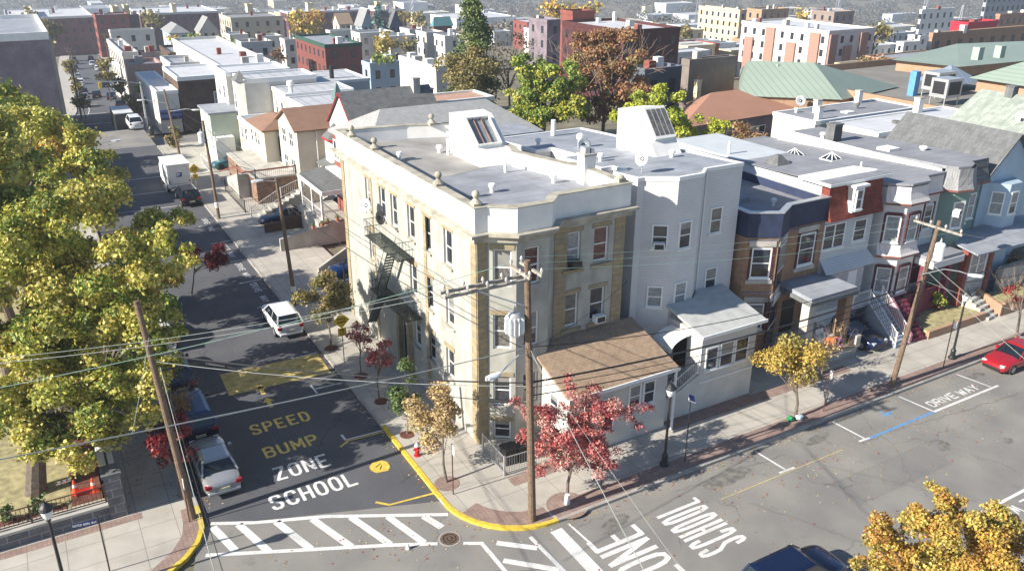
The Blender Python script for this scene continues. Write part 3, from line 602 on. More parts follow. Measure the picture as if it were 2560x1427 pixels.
word('ZONE', 3.25, -13.0, (0, 1), 3.9, 2.7, 0.24, M_WHT, 0.14)
mark([seg2((23.97, -7.6), (24.24, -9.74), 0.12), seg2((24.2, -9.72), (30.35, -9.72), 0.16), seg2((29.45, -7.6), (29.8, -9.62), 0.11), seg2((18.31, -7.6), (18.45, -9.6), 0.12), seg2((17.95, -9.66), (18.75, -9.70), 0.13), seg2((12.41, -7.6), (12.55, -9.53), 0.12), seg2((12.05, -9.61), (13.1, -9.64), 0.13)], M_WHT)
word('DRIVE', 24.65, -9.42, (1, 0), 2.4, 0.62, 0.1, M_WHT, 0.07); word('WAY', 27.35, -9.45, (1, 0), 1.75, 0.62, 0.1, M_WHT, 0.07)
mark([seg2((24.2, -9.71), (18.5, -9.73), 0.14), seg2((21.3, -8.6), (22.1, -8.5), 0.12), seg2((21.5, -8.2), (21.75, -8.9), 0.1)], M_BLUP)
mark([seg2((8.0, -9.75), (16.6, -9.75), 0.03)], M_YEL2)
mark([seg2((15.5, -16.6), (40, -16.5), 0.16)], M_WHT); word('DRIVE WAY', 22.6, -16.95, (-1, 0), 4.3, 0.62, 0.1, M_WHT, 0.07)

# old repairs, stains and tar lines in the asphalt
rr = random.Random(21)
def patch(x, y, rx, ry, an, m, name, z=0.0045, jag=0.35):
    n = 22; pts = []
    for k in range(n): q = 6.2832*k/n; s_ = 1+jag*(rr.random()-0.5); px_, py_ = rx*s_*math.cos(q), ry*s_*math.sin(q); pts.append((x+px_*math.cos(an)-py_*math.sin(an), y+px_*math.sin(an)+py_*math.cos(an)))
    mark([pts], m, name, z)
M_STN = mat('oil_stain', (0.165, 0.155, 0.14), 0.8, 0.4, 3); M_TAR = mat('tar_seal', (0.12, 0.118, 0.115), 0.6, 0.2, 5); M_CUT = mat('asphalt_repair', (0.205, 0.2, 0.188), 0.9, 0.25, 2, kind='asphalt')
for x, y, rx, ry, an in ((2.4, -8.7, 1.0, 0.35, 0.3), (9.5, -8.6, 1.6, 0.5, 0.1), (30.4, -8.3, 0.7, 0.3, 0), (21.5, -12.2, 0.5, 0.3, 0.5), (25.0, -13.6, 0.35, 0.25, 0), (16.2, -8.4, 0.9, 0.3, 0.1), (-7.5, -7.4, 0.8, 0.25, 0.2)): patch(x, y, rx, ry, an, M_STN, 'oil_stain')
for x0, y0, x1, y1 in ((13.5, -11.5, 20.5, -13.4), (-12.5, -8.2, -5.5, -9.6)): mark([[(x0, y0), (x1, y0), (x1, y1), (x0, y1)]], M_CUT, 'asphalt_repair', 0.0035)
def tar(p, q, n=26, j=0.05, w_=0.028):
    P = [(p[0]+(q[0]-p[0])*k/n+rr.gauss(0, j), p[1]+(q[1]-p[1])*k/n+rr.gauss(0, j)) for k in range(n+1)]; mark(poly_line(P, w_), M_TAR, 'tar_line', 0.0048)
for p, q in (((9.0, -10.6), (12.5, -17.5)), ((20.5, -9.9), (33, -11.2)), ((14.5, -10.2), (18.5, -16)), ((-13, -5.2), (-2, -9.5)), ((-9.5, 2), (-9.0, 11)), ((-4.6, -1), (-4.4, 9)), ((6.5, -8.2), (13.6, -8.6)), ((-8.6, 17), (-8.9, 40))): tar(p, q)
# ---------------------------------------------------------------- the corner apartment building
t = thing('apartment_building', 'three-storey stained stucco corner apartment building with white parapet and stone ball finials', 'building', (0, 0, 0))
FA, FB = (0, 19.2), (0, 0)
poly = [(0, 0), (0.55, 0.0), (1.72, -0.86), (3.55, -0.86), (4.35, 0), (8.85, 0), (8.85, 4.3), (8.3, 4.9), (7.2, 8.6), (7.6, 9.6), (7.6, 17.6), (4.5, 18.6), (0, 19.2)]
a = MB(); a.prism(offset(poly, 0.2), 0, 11.65); build('wall', a, M_STUC, t)
H1, H2, H3, H4 = [], [], [], []
for (A_, B_, s0_, s1_, o_, z0_, z1_) in (((0, 0), (0.55, 0), 0.0, 0.55, 0.05, 0.1, 11.6), (FA, FB, 18.62, 19.19, 0.045, 0.1, 11.6), (FA, FB, 0.0, 0.55, 0.045, 0.1, 11.6), (FA, FB, 5.2, 5.5, 0.03, 0.4, 11.3), (FA, FB, 13.0, 13.35, 0.03, 0.4, 11.3), ((4.35, 0), (8.85, 0), 0.1, 0.85, 0.05, 0.1, 11.6), ((4.35, 0), (8.85, 0), 3.85, 4.5, 0.05, 0.1, 11.6)):
    a = MB(); a.obox(A_, B_, s0_, s1_, 0.003, o_, z0_, z1_); build('stone_pier', a, M_STONE, t)      # each a little proud of the stucco
co_ = offset(poly, -0.5); cm = offset(poly, -0.25)
a = MB(); a.prism(co_, 11.78, 11.92); a.prism(cm, 11.45, 11.78); build('cornice', a, M_CORN, t)
a = MB(); a.ring(offset(poly, -0.16), offset(poly, 0.24), 11.93, 13.15); 
pf = build('parapet', a, M_PARW, t); a = MB(); a.ring(offset(poly, -0.22), offset(poly, 0.28), 13.152, 13.2); build('coping', a, M_CORN, t)
a = MB(); a.prism(offset(poly, 0.25), 11.9, 12.3); build('roof', a, mat('patched_silver_roof', (0.30, 0.315, 0.345), 0.75, 0.25, 0.45, 'slab', c2=(0.27, 0.285, 0.32), size=(6.0, 0.95), mort=(0.2, 0.21, 0.24), msize=0.03, stain=0.35), t)
a = MB(); a.prism([(0.3, 8.0), (7.0, 9.3), (7.2, 17.3), (0.3, 18.7)], 12.2, 12.31); build('roof_patch', a, mat('brown_roof_patch', (0.29, 0.28, 0.265), 0.85, 0.3, 0.4, stain=0.2), t)
for (x, y) in ((0.05, 16.9), (0.05, 13.0), (0.05, 4.2), (0.12, 0.25), (6.0, 17.8)):
    a = MB(); a.box(x-0.2, x+0.2, y-0.2, y+0.2, 13.15, 13.32); a.lathe([(0.3, 0.17), (0.22, 0.26), (0.12, 0.36), (0.11, 0.42)], (x, y, 13.15), 12); a.blob((x, y, 13.15+0.58), 0.19, 14, 9); build('ball_finial', a, M_CORN, t, smooth=False)
a = MB(); a.box(8.35, 8.8, 0.05, 0.5, 13.15, 13.4); a.blob((8.6, 0.3, 13.42), 0.2, 10, 6, sq=(1.2, 1.2, 0.7)); build('broken_finial', a, M_CORN, t)
# skylight house on the roof
a = MB(); a.add([(5.15, 9.2, 12.3), (7.55, 9.2, 12.3), (7.55, 13.3, 12.3), (5.15, 13.3, 12.3), (5.15, 12.2, 14.75), (7.55, 12.2, 14.75), (7.55, 13.3, 14.85), (5.15, 13.3, 14.85)],
                [(0, 1, 5, 4), (4, 5, 6, 7), (0, 4, 7, 3), (1, 2, 6, 5), (3, 7, 6, 2)]); sk = build('skylight_house', a, M_PARW, t)
def sk_quad(x0, x1, k0, k1, lift): f = lambda k: (9.2+3.0*k, 12.3+2.45*k); (ya, za), (yb, zb) = f(k0), f(k1); n = (-0.633*lift, 0.774*lift); return [(x0, ya+n[0], za+n[1]), (x1, ya+n[0], za+n[1]), (x1, yb+n[0], zb+n[1]), (x0, yb+n[0], zb+n[1])]
g = MB(); g.face(sk_quad(5.6, 7.1, 0.40, 0.92, 0.03)); build('skylight_glass', g, M_CURT2, sk)
g = MB()
for x0, x1, k0, k1 in ((5.52, 5.6, 0.38, 0.94), (7.1, 7.18, 0.38, 0.94), (5.6, 7.1, 0.38, 0.40), (5.6, 7.1, 0.92, 0.94)):
    q0, q1 = sk_quad(x0, x1, k0, k1, 0.0), sk_quad(x0, x1, k0, k1, 0.22); g.add(q0+q1, [(4, 5, 6, 7), (0, 1, 5, 4), (1, 2, 6, 5), (2, 3, 7, 6), (3, 0, 4, 7)])
build('skylight_frame', g, M_PARW, sk)
g = MB()
for x in (6.05, 6.55): q0, q1 = sk_quad(x, x+0.035, 0.40, 0.92, 0.04), sk_quad(x, x+0.035, 0.40, 0.92, 0.12); g.add(q0+q1, [(4, 5, 6, 7), (0, 1, 5, 4), (2, 3, 7, 6), (1, 2, 6, 5), (3, 0, 4, 7)])
build('skylight_bar', g, mat('rusty_bar', (0.22, 0.13, 0.11), 0.8, 0.3), sk)
for x, y, h, c_ in ((3.3, 4.45, 0.5, 1), (7.15, 4.4, 0.5, 1), (1.75, 13.3, 0.5, 1), (4.6, 13.7, 0.5, 1), (4.85, 13.0, 1.0, 0), (5.9, 7.6, 0.9, 0)): vent(t, x, y, 12.3, h, 0.12 if c_ else 0.08, bool(c_))
chimney(t, 8.35, 9.1, 3.2, 3.9, 11.9, 14.0, M_PARW, pots=0)
a = MB(); a.box(8.45, 8.75, 3.3, 3.8, 14.0, 14.35); a.box(8.85, 9.05, 3.3, 3.8, 14.0, 14.25); build('chimney_flue', a, M_STEEL, t)
# windows on the side-street face
top = [(912, 445, 929, 521), (946, 463, 965, 545), (976, 489, 994, 580), (1018, 516, 1037, 610), (1057, 538, 1077, 632), (1109, 577, 1130, 672)]
mid = [(921, 571, 940, 650), (1023, 655, 1045, 745), (1063, 690, 1084, 768), (1114, 726, 1136, 815)]
bot = [(1035, 790, 1052, 865), (1069, 828, 1090, 905), (1117, 880, 1135, 960)]
for ws, zb, hh in ((top, 9.15, 1.95), (mid, 5.75, 1.9), (bot, 2.55, 1.75)):
    for (u0, v0, u1, v1) in ws:
        s, z = on_wall((u0+u1)/2, (v0+v1)/2, FA, FB)
        window(t, (0.2, FA[1]-s, zb), -math.pi/2, 0.95, hh, sill=False); H1.append((s-0.475, s+0.475, zb, zb+hh))
        a = MB(); a.obox(FA, FB, s-0.6, s+0.6, 0.0, 0.12, zb-0.12, zb-0.002); build('sill', a, M_CORN, t)
        a = MB(); a.obox(FA, FB, s-0.62, s+0.62, 0.0, 0.035, zb+hh+0.01, zb+hh+0.28); build('lintel', a, M_STONE, t)
# doorway
s, z = on_wall(1018, 850, FA, FB); yd = FA[1]-s
a = MB(); a.obox(FA, FB, s-0.95, s-0.6, 0.0, 0.28, 0.1, 3.3); a.obox(FA, FB, s+0.6, s+0.95, 0.0, 0.28, 0.1, 3.3)
A0 = [(s+0.6*math.cos(R(q)), 3.3+0.6*math.sin(R(q))) for q in range(0, 181, 20)]; A1 = [(s+0.95*math.cos(R(q)), 3.3+0.95*math.sin(R(q))) for q in range(0, 181, 20)]
for i in range(9):
    vs = [(-o, FA[1]-p[0], p[1]) for o in (0.0, 0.28) for p in (A0[i], A0[i+1], A1[i+1], A1[i])]; a.add(vs, [(4, 5, 6, 7), (0, 1, 5, 4), (2, 3, 7, 6)])
dr = build('door_surround', a, M_STONE, t)
a = MB(); a.obox(FA, FB, s-0.6, s+0.6, -0.199, -0.1, 0.13, 3.35); build('door', a, mat('dark_door', (0.02, 0.018, 0.015), 0.5), t)
a = MB(); a.obox(FA, FB, s-0.58, s+0.58, -0.199, -0.08, 3.351, 3.74); build('transom', a, M_PARW, dr)
a = MB(); a.obox(FA, FB, s-1.0, s+1.0, 0.0, 0.9, 0.1, 0.28); build('door_step', a, M_CONC, t)
# canted bay and front windows
CA, CB = (0.55, 0), (1.72, -0.86)
for zb, hh, p_ in ((9.05, 1.95, M_CURT), (5.65, 1.9, M_CURT), (2.35, 1.75, M_GLASS), (0.35, 1.1, M_GLASS)):
    L = math.hypot(1.17, 0.86); nx_, ny_ = 0.86/L*0.2, 1.17/L*0.2; window(t, (0.55+1.17*0.52+nx_, -0.86*0.52+ny_, zb), math.atan2(-0.86, 1.17), 0.92, hh, pane=p_, sill=False); H2.append((L*0.52-0.46, L*0.52+0.46, zb, zb+hh))
    a = MB(); a.obox(CA, CB, L*0.52-0.6, L*0.52+0.6, 0.0, 0.04, zb+hh+0.01, zb+hh+0.25); build('lintel', a, M_STONE, t)
for zb, hh, p_ in ((9.05, 1.95, M_CURTR), (5.65, 1.9, M_GLASS), (2.35, 1.75, M_GLASS)): window(t, (2.62, -0.66, zb), 0, 0.9, hh, pane=p_, sill=False); H3.append((0.45, 1.35, zb, zb+hh))
FF = ((4.35, 0), (8.85, 0))
for (u0, v0, u1, v1, p_, k_) in ((1417, 580, 1448, 668, M_CURT2, 0), (1485, 567, 1521, 660, M_CURTR, 0), (1411, 733, 1442, 815, M_CURT, 0), (1479, 720, 1507, 803, M_GLASS, 0)):
    s, z = on_wall((u0+u1)/2, (v0+v1)/2, *FF); zb = 9.1 if v0 < 650 else 5.7
    window(t, (4.35+s, 0.2, zb), 0, 0.95, 1.9, pane=p_, sill=False); H4.append((s-0.475, s+0.475, zb, zb+1.9))
    a = MB(); a.obox(FF[0], FF[1], s-0.62, s+0.62, 0.0, 0.035, zb+1.92, zb+2.15); build('lintel', a, M_STONE, t); a = MB(); a.obox(FF[0], FF[1], s-0.65, s+0.65, 0.0, 0.12, zb-0.3, zb-0.085); build('sill', a, M_STONE, t)
s, z = on_wall(1018, 850, FA, FB); H1.append((s-0.6, s+0.6, 0.13, 3.75))
skin(t, FA, FB, 0.0, 19.2, 0.0, 11.6, H1, 0.2, M_STUC); skin(t, (0, 0), (0.55, 0), 0.2, 0.55, 0.0, 11.6, [], 0.2, M_STUC); skin(t, CA, CB, 0.0, L, 0.0, 11.6, H2, 0.2, M_STUC); skin(t, CB, (3.55, -0.86), 0.0, 1.83, 0.0, 11.6, H3, 0.2, M_STUC); skin(t, (3.55, -0.86), (4.35, 0), 0.0, math.hypot(0.8, 0.86), 0.0, 11.6, [], 0.2, M_STUC); skin(t, FF[0], FF[1], 0.0, 4.5, 0.0, 11.6, H4, 0.2, M_STUC)
aircon(t, FF[0], FF[1], 1432, 658, m=M_DARK); aircon(t, FF[0], FF[1], 1492, 792)
# fire escape on the side-street face
fe = MB()
def fe_platform(a, s0, s1, z, o=1.05, rail=1.0):
    n = 14
    for i in range(n+1): q = 0.08+(o-0.08)*i/n; a.obox(FA, FB, s0, s1, q-0.015, q+0.015, z-0.03, z)
    for q in (s0, (s0+s1)/2, s1): a.obox(FA, FB, q-0.03, q+0.03, 0.0, o, z-0.09, z-0.031)
    f = lambda s_, o_, z_: (-o_, FA[1]-s_, z_)
    for zz in (0.5, rail):
        a.tube([f(s0, 0.05, z+zz), f(s0, o, z+zz), f(s1, o, z+zz), f(s1, 0.05, z+zz)], 0.02, 5)
    m_ = int((s1-s0)/0.22)
    for i in range(m_+1): q = s0+(s1-s0)*i/m_; a.tube([f(q, o, z), f(q, o, z+rail)], 0.011, 4)
    for i in range(5): q = 0.1+(o-0.1)*i/5; a.tube([f(s0, q, z), f(s0, q, z+rail)], 0.011, 4); a.tube([f(s1, q, z), f(s1, q, z+rail)], 0.011, 4)
M_FE = mat('dark_green_iron', (0.035, 0.045, 0.04), 0.6, 0.2)
sa, _ = on_wall(934, 580, FA, FB); sb, _ = on_wall(1043, 632, FA, FB)
s0, s1 = 6.6, 11.6
fr = MB(); fe_platform(fr, s0, s1, 8.15); fo = build('fire_escape', fr, M_FE, t)
fr = MB(); fe_platform(fr, s0+0.3, s1+0.8, 4.75); build('lower_platform', fr, M_FE, fo)
fr = MB(); f = lambda s_, o_, z_: (-o_, FA[1]-s_, z_)
def ladder(a, sa_, za, sb_, zb, o0, o1, n):
    for o_ in (o0, o1): a.tube([f(sa_, o_, za), f(sb_, o_, zb)], 0.035, 4); a.tube([f(sa_, o_, za+0.8), f(sb_, o_, zb+0.8)], 0.018, 4)
    for i in range(1, n): k = i/n; s_ = sa_+(sb_-sa_)*k; z_ = za+(zb-za)*k; a.obox(FA, FB, s_-0.11, s_+0.11, o0, o1, z_-0.015, z_+0.015)
ladder(fr, 10.1, 8.15, 7.9, 4.78, 0.45, 1.0, 15); build('ladder', fr, M_FE, fo)
fr = MB(); ladder(fr, 8.2, 4.75, 5.9, 1.9, 0.45, 1.0, 13); build('ladder', fr, M_FE, fo)
dish(t, -0.75, FA[1]-6.4, 9.4, (-0.9, -0.5, 0.4), 0.42, 0.5); dish(t, -1.0, FA[1]-9.0, 9.3, (0.5, -0.8, 0.3), 0.42, 0.6, m=MATS.get('slate', M_DGSH))
# low iron fence with bins at the corner
fence('iron_fence', 'low iron fence boxing in the bins at the corner building foot', [(-0.12, -0.7), (-0.2, -3.1), (2.6, -3.25)], 1.05, M_STEEL, z=0.13)
for (x, y, lab, mm) in ((0.55, -2.2, 'dark bin in the fenced yard by the corner, nearer the railings', M_DARK), (1.3, -2.3, 'dark bin in the fenced yard, nearer the porch', M_DARK)):
    a = MB(); a.add([(x-0.28, y-0.28, 0.13), (x+0.28, y-0.28, 0.13), (x+0.28, y+0.28, 0.13), (x-0.28, y+0.28, 0.13), (x-0.34, y-0.34, 1.0), (x+0.34, y-0.34, 1.0), (x+0.34, y+0.34, 1.0), (x-0.34, y+0.34, 1.0)], [(3, 2, 1, 0), (4, 5, 6, 7), (0, 1, 5, 4), (1, 2, 6, 5), (2, 3, 7, 6), (3, 0, 4, 7)])
    th = thing('rubbish_bin', lab, 'bin', (x, y, 0.13)); build('bin_body', a, mm, th); a = MB(); a.box(x-0.37, x+0.37, y-0.37, y+0.37, 1.0, 1.08); build('lid', a, mm, th)
# brown-roofed porch extension in front
pt = thing('front_extension', 'single-storey white extension with a tan shingle roof against the corner building', 'extension', (6, -2, 0))
e = [G(1333, 890, 5.3), G(1400, 968, 4.15), G(1655, 882, 4.15), G(1562, 797, 5.5)]
X0, X1, YF = 3.3, 9.6, -3.5
a = MB(); a.add([(X0-0.35, -0.9, 5.0), (X0-0.35, YF-0.45, 3.95), (X1+0.35, YF-0.45, 3.95), (X1+0.1, 0.0, 5.35), (4.4, -0.0, 5.3), (3.55, -0.86, 5.05),
               (X0-0.35, -0.9, 4.85), (X0-0.35, YF-0.45, 3.8), (X1+0.35, YF-0.45, 3.8), (X1+0.1, 0.0, 5.2), (4.4, 0.0, 5.15), (3.55, -0.86, 4.9)],
      [(0, 1, 2, 3, 4, 5), (11, 10, 9, 8, 7, 6), (0, 6, 7, 1), (1, 7, 8, 2), (2, 8, 9, 3)])
build('roof', a, M_BRNSH, pt)
a = MB(); a.box(X0-0.37, X1+0.37, YF-0.53, YF-0.452, 3.78, 3.98); build('gutter', a, M_TRIM, pt)
a = MB(); a.add([(X0, YF, 0.1), (X1, YF, 0.1), (X1, -0.02, 0.1), (X0, -0.9, 0.1), (X0, YF, 3.9), (X1, YF, 3.9), (X1, -0.02, 4.95), (X0, -0.9, 4.75)], [(0, 1, 5, 4), (1, 2, 6, 5), (3, 0, 4, 7)]); build('wall', a, M_WHST, pt)
for x, z in ((4.6, 1.1), (5.7, 1.1), (7.4, 2.0), (8.35, 2.0)): window(pt, (x, YF, z), 0, 0.8, 1.4 if z > 1.5 else 2.0)
window(pt, (X0, -2.2, 2.0), -math.pi/2, 0.8, 1.3)
a = MB(); a.box(X1+0.2, X1+0.3, YF-0.4, YF-0.3, 0.13, 3.85); build('porch_post', a, M_TRIM, pt)
# ---------------------------------------------------------------- white sided apartment house beside it
t = thing('apartment_house', 'tall white-sided house with a canted bay and silver flat roof, next to the corner building', 'house', (14, 8, 0))
poly = [(10.3, 0.95), (10.75, 0.95), (12.24, -0.14), (13.95, -0.12), (14.9, 0.7), (17.65, 0.65), (17.65, 17.0), (10.3, 17.0), (10.3, 11.4), (11.5, 11.4), (11.5, 8.4), (10.3, 8.4), (10.3, 4.3), (11.1, 4.3), (11.1, 3.2), (10.3, 3.2)]
fall = 1.1; zt = lambda y: 13.0-fall*max(0, y)/17.0
a = MB(); a.prism(poly, 0, [zt(p[1])-0.05 for p in poly], top=False); build('wall', a, M_SIDW, t)
a = MB(); a.prism(offset(poly, 0.06), [zt(p[1])-0.3 for p in poly], [zt(p[1])-0.03 for p in poly]); build('roof', a, M_ROOFG, t)
a = MB(); o1, o2 = offset(poly, -0.04), offset(poly, 0.14); n = len(poly)
vs = [(p[0], p[1], zt(q[1])+dz) for pl in (o1, o2) for dz in (-0.16, 0.05) for p, q in zip(pl, poly)]; fs = []
for i in range(n):
    j = (i+1) % n; fs += [(i, j, n+j, n+i), (2*n+j, 2*n+i, 3*n+i, 3*n+j), (n+i, n+j, 3*n+j, 3*n+i)]
a.add(vs, fs); build('roof_edge', a, M_TRIM, t)
CA, CB = (10.75, 0.95), (12.24, -0.14)
wpx(t, CA, CB, [(1631, 559, 1668, 622), (1618, 714, 1654, 768, {'pane': M_CURT2})])
wpx(t, (12.24, -0.14), (13.95, -0.12), [(1698, 555, 1724, 617), (1686, 709, 1711, 764, {'pane': M_CURT2})])
wpx(t, (14.9, 0.7), (17.65, 0.65), [(1776, 521, 1800, 580, {'pane': M_CURT}), (1763, 669, 1787, 722)])
aircon(t, CA, CB, 1647, 612)
# skylight house 2
sx0, sx1, sy0, sy1 = 15.0, 17.0, 4.9, 9.2; zb = 12.3
a = MB(); a.add([(sx0, sy0, zb), (sx1, sy0, zb), (sx1, sy1, zb), (sx0, sy1, zb), (sx0, sy0+2.4, zb+2.9), (sx1, sy0+2.4, zb+2.9), (sx1, sy1, zb+2.6), (sx0, sy1, zb+2.6)],
                [(0, 1, 5, 4), (4, 5, 6, 7), (0, 4, 7, 3), (1, 2, 6, 5), (3, 7, 6, 2)]); sk = build('skylight_house', a, M_PARW, t)
def q2(x0, x1, k0, k1, l): f = lambda k: (sy0+2.4*k, zb+2.9*k); n = (-0.77*l, 0.64*l); return [(x0, f(k0)[0]+n[0], f(k0)[1]+n[1]), (x1, f(k0)[0]+n[0], f(k0)[1]+n[1]), (x1, f(k1)[0]+n[0], f(k1)[1]+n[1]), (x0, f(k1)[0]+n[0], f(k1)[1]+n[1])]
g = MB(); g.add(q2(sx0+0.3, sx1-0.1, 0.40, 0.98, 0.0)+q2(sx0+0.3, sx1-0.1, 0.40, 0.98, 0.22), [(4, 5, 6, 7), (0, 1, 5, 4), (1, 2, 6, 5), (2, 3, 7, 6), (3, 0, 4, 7)]); build('skylight_frame', g, M_PARW, sk)
g = MB()
for i in range(4): x0 = sx0+0.4+i*0.37; g.face(q2(x0, x0+0.31, 0.45, 0.93, 0.235))
build('skylight_glass', g, M_CURT, sk)
for x, y, h in ((15.7, 5.0-0.4, 0.45), (11.6, 6.2, 0.5), (11.4, 12.9, 0.5)): vent(t, x, y, zt(y)-0.03, h, 0.12)
vent(t, 14.3, 15.6, zt(15.6), 1.1, 0.16, False); vent(t, 13.2, 10.7, zt(10.7), 0.9, 0.13, True)
dish(t, 11.45, 2.1, zt(2)-0.03, (-0.9, -0.35, 0.25), 0.4, 0.8); dish(t, 10.9, 7.0, zt(7), (-0.2, -0.9, 0.35), 0.42, 0.9, m=M_STEEL)
a = MB(); a.tube([(14.93, 0.62, 0.5), (14.93, 0.62, 12.8)], 0.05, 6); build('downpipe', a, M_TRIM, t)
# white stucco front room with stairs
f = thing('front_extension', 'white stucco single-storey front room with three windows and a side staircase', 'extension', (13, -2, 0))
a = MB(); a.prism([(12.25, -3.1), (16.35, -3.1), (16.6, -0.9), (16.6, 0.66), (14.9, 0.66), (13.9, -0.16), (12.25, -0.16)], 0, 4.85); build('wall', a, M_WHST, f)
a = MB(); a.prism([(12.0, -3.35), (16.75, -3.35), (16.95, 0.62), (15.0, 0.62), (13.98, -0.2), (12.0, -0.2)], [4.85, 4.85, 5.5, 5.5, 5.5, 5.5], [4.95, 4.95, 5.65, 5.65, 5.65, 5.65]); build('roof', a, mat('light_grey_roofing', (0.42, 0.43, 0.42), 0.85, 0.12), f)
a = MB(); a.box(11.95, 16.8, -3.43, -3.36, 4.78, 4.97); build('gutter', a, M_TRIM, f)
for (l, tp_, r_, b_) in ((1765, 872, 1791, 918), (1802, 858, 1829, 907), (1840, 846, 1865, 896)):
    wpx(f, (12.25, -3.1), (16.35, -3.1), [(l, tp_, r_, b_)], ft=0.06)
a = MB(); a.box(12.25, 16.3, -3.16, -3.101, 1.9, 1.98); build('string_course', a, M_TRIM, f)
a = MB(); a.prism([(9.7, -3.1), (10.3, -3.1), (10.3, -2.9), (9.7, -2.9)], 0.1, 1.5); a.prism([(10.3, -3.1), (12.249, -3.1), (12.249, -2.9), (10.3, -2.9)], 0.1, [1.5, 2.45, 2.45, 1.5]); build('stair_wall', a, M_WHST, f)
steps(f, 10.2, -2.2, 12.25, -2.2, 1.3, 0.1, 2.3, 9, M_CONC)
fence('railing', '', [(10.35, -3.0), (12.2, -3.0)], 0.85, M_TRIM, parent=f, zs=[1.5, 2.5], gap=0.16)
a = MB(); a.box(9.9, 12.24, -1.5, -0.2, 0.1, 2.35); build('landing', a, M_CONC, f)
a = MB(); a.box(12.2, 12.249, -1.9, -0.9, 2.35, 4.3); build('door', a, MATS['dark_door'], f)
a = MB(); n = 8
for i in range(n):
    q0, q1 = R(90*i/n), R(90*(i+1)/n); g = lambda q: (11.0+1.2*math.sin(q)*-1+1.2, 4.0+0.75*math.cos(q)) ; 
    x0, z0_ = 12.2-1.35*math.sin(q0), 3.75+0.75*math.cos(q0); x1, z1_ = 12.2-1.35*math.sin(q1), 3.75+0.75*math.cos(q1)
    a.add([(x0, -2.2, z0_), (x1, -2.2, z1_), (x1, -0.6, z1_), (x0, -0.6, z0_)], [(0, 1, 2, 3)])
cn = build('door_canopy', a, M_TRIM, f); md = cn.modifiers.new('t', 'SOLIDIFY'); md.thickness = 0.04
# ---------------------------------------------------------------- brown brick house with navy parapet
t = thing('brick_house', 'orange-brown brick house with a navy parapet, wedge bay and stone-pillared porch', 'house', (21, 6, 0))
T = (19.65, -0.95)
poly = [(17.95, 0.0), T, (21.3, 0.0), (24.6, 0.0), (24.6, 15), (17.95, 15)]
a = MB(); a.prism(poly, 0, 8.75); build('wall', a, M_BRKO, t)
a = MB(); a.ring(offset(poly, -0.07), offset(poly, 0.22), 8.6, 10.1); build('parapet', a, M_NAVY, t)
a = MB(); a.ring(offset(poly, -0.12), offset(poly, 0.27), 10.102, 10.16); build('coping', a, M_STEEL, t)
flat_roof(t, offset(poly, 0.2), 9.55, M_ROOFG2)
for z in (8.35, 5.0, 4.1, 1.0):
    for A_, B_, s0_, s1_ in (((17.95, 0), T, 0.05, 1.9), (T, (21.3, 0), 0.05, 1.85), ((21.3, 0), (24.6, 0), 0.05, 3.28)):
        a = MB(); a.obox(A_, B_, s0_, s1_, 0.0, 0.05, z, z+0.12); build('brick_band', a, M_BRKV, t)
kx = lambda q: (1820+q[0]/4.758, 400+q[1]/4.758, 1820+q[2]/4.758, 400+q[3]/4.758)
k2 = lambda q: (1820+q[0]/4.197, 640+q[1]/4.197, 1820+q[2]/4.197, 640+q[3]/4.197)
fa, fb, fc = ((17.95, 0), T), (T, (21.3, 0)), ((21.3, 0), (24.6, 0))
for (A_, B_), q in ((fa, kx((290, 1045, 480, 1400))), (fb, kx((610, 1035, 720, 1400))), (fc, kx((860, 880, 985, 1220))), (fa, k2((195, 495, 345, 760))), (fb, k2((440, 480, 560, 780)))):
    o = wpx(t, A_, B_, [q], frame=M_TRIM)
    s0_, z1_ = on_wall(q[0], q[1], A_, B_); s1_, z0_ = on_wall(q[2], q[3], A_, B_); c_ = (s0_+s1_)/2; zt_, zb_ = max(z0_, z1_), min(z0_, z1_); wd = round(abs(s1_-s0_), 1)
    for q0_, q1_ in ((-wd/2-0.12, -wd/2-0.001), (wd/2+0.001, wd/2+0.12)): a = MB(); a.obox(A_, B_, c_+q0_, c_+q1_, 0, 0.085, zb_-0.1, zt_+0.06); build('window_surround', a, M_MAROON, o[0].parent)
    a = MB(); a.obox(A_, B_, c_-wd/2-0.2, c_+wd/2+0.2, 0, 0.07, zt_+0.08, zt_+0.42); build('stone_lintel', a, M_CONC, t); a = MB(); a.obox(A_, B_, c_-wd/2-0.2, c_+wd/2+0.2, 0, 0.12, zb_-0.35, zb_-0.12); build('stone_sill', a, M_CONC, t)
a = MB(); a.prism([(21.1, -2.75), (25.15, -2.75), (25.15, 0), (21.4, 0)], 4.75, 5.0); build('porch_roof', a, M_ROOFG, t)
a = MB(); a.prism([(21.0, -2.82), (25.25, -2.82), (25.25, -0.01), (21.3, -0.01)], 4.5, 4.748); build('porch_fascia', a, M_DGSH, t)
for x in (21.5, 24.8):
    a = MB(); a.box(x-0.3, x+0.3, -2.6, -2.0, 0.1, 4.5); build('porch_pillar', a, M_CONC if x < 22 else M_BRKO, t)
a = MB(); a.box(21.2, 25.1, -2.3, -0.01, 0.1, 1.5); build('porch_floor', a, M_CONC, t)
a = MB(); a.obox((21.3, 0), (24.6, 0), 0.5, 1.6, 0, 0.03, 1.5, 3.7); build('door', a, MATS['dark_door'], t)
a = MB(); a.prism([(19.9, 3.2), (21.2, 3.2), (21.2, 4.2), (19.9, 4.2)], 9.55, 9.75); build('roof_hatch', a, M_ROOFG, t); vent(t, 21.6, 1.6, 9.55, 0.5, 0.1)
chimney(t, 18.2, 18.9, 5.5, 6.2, 9.3, 11.3, M_STUC, pots=1)
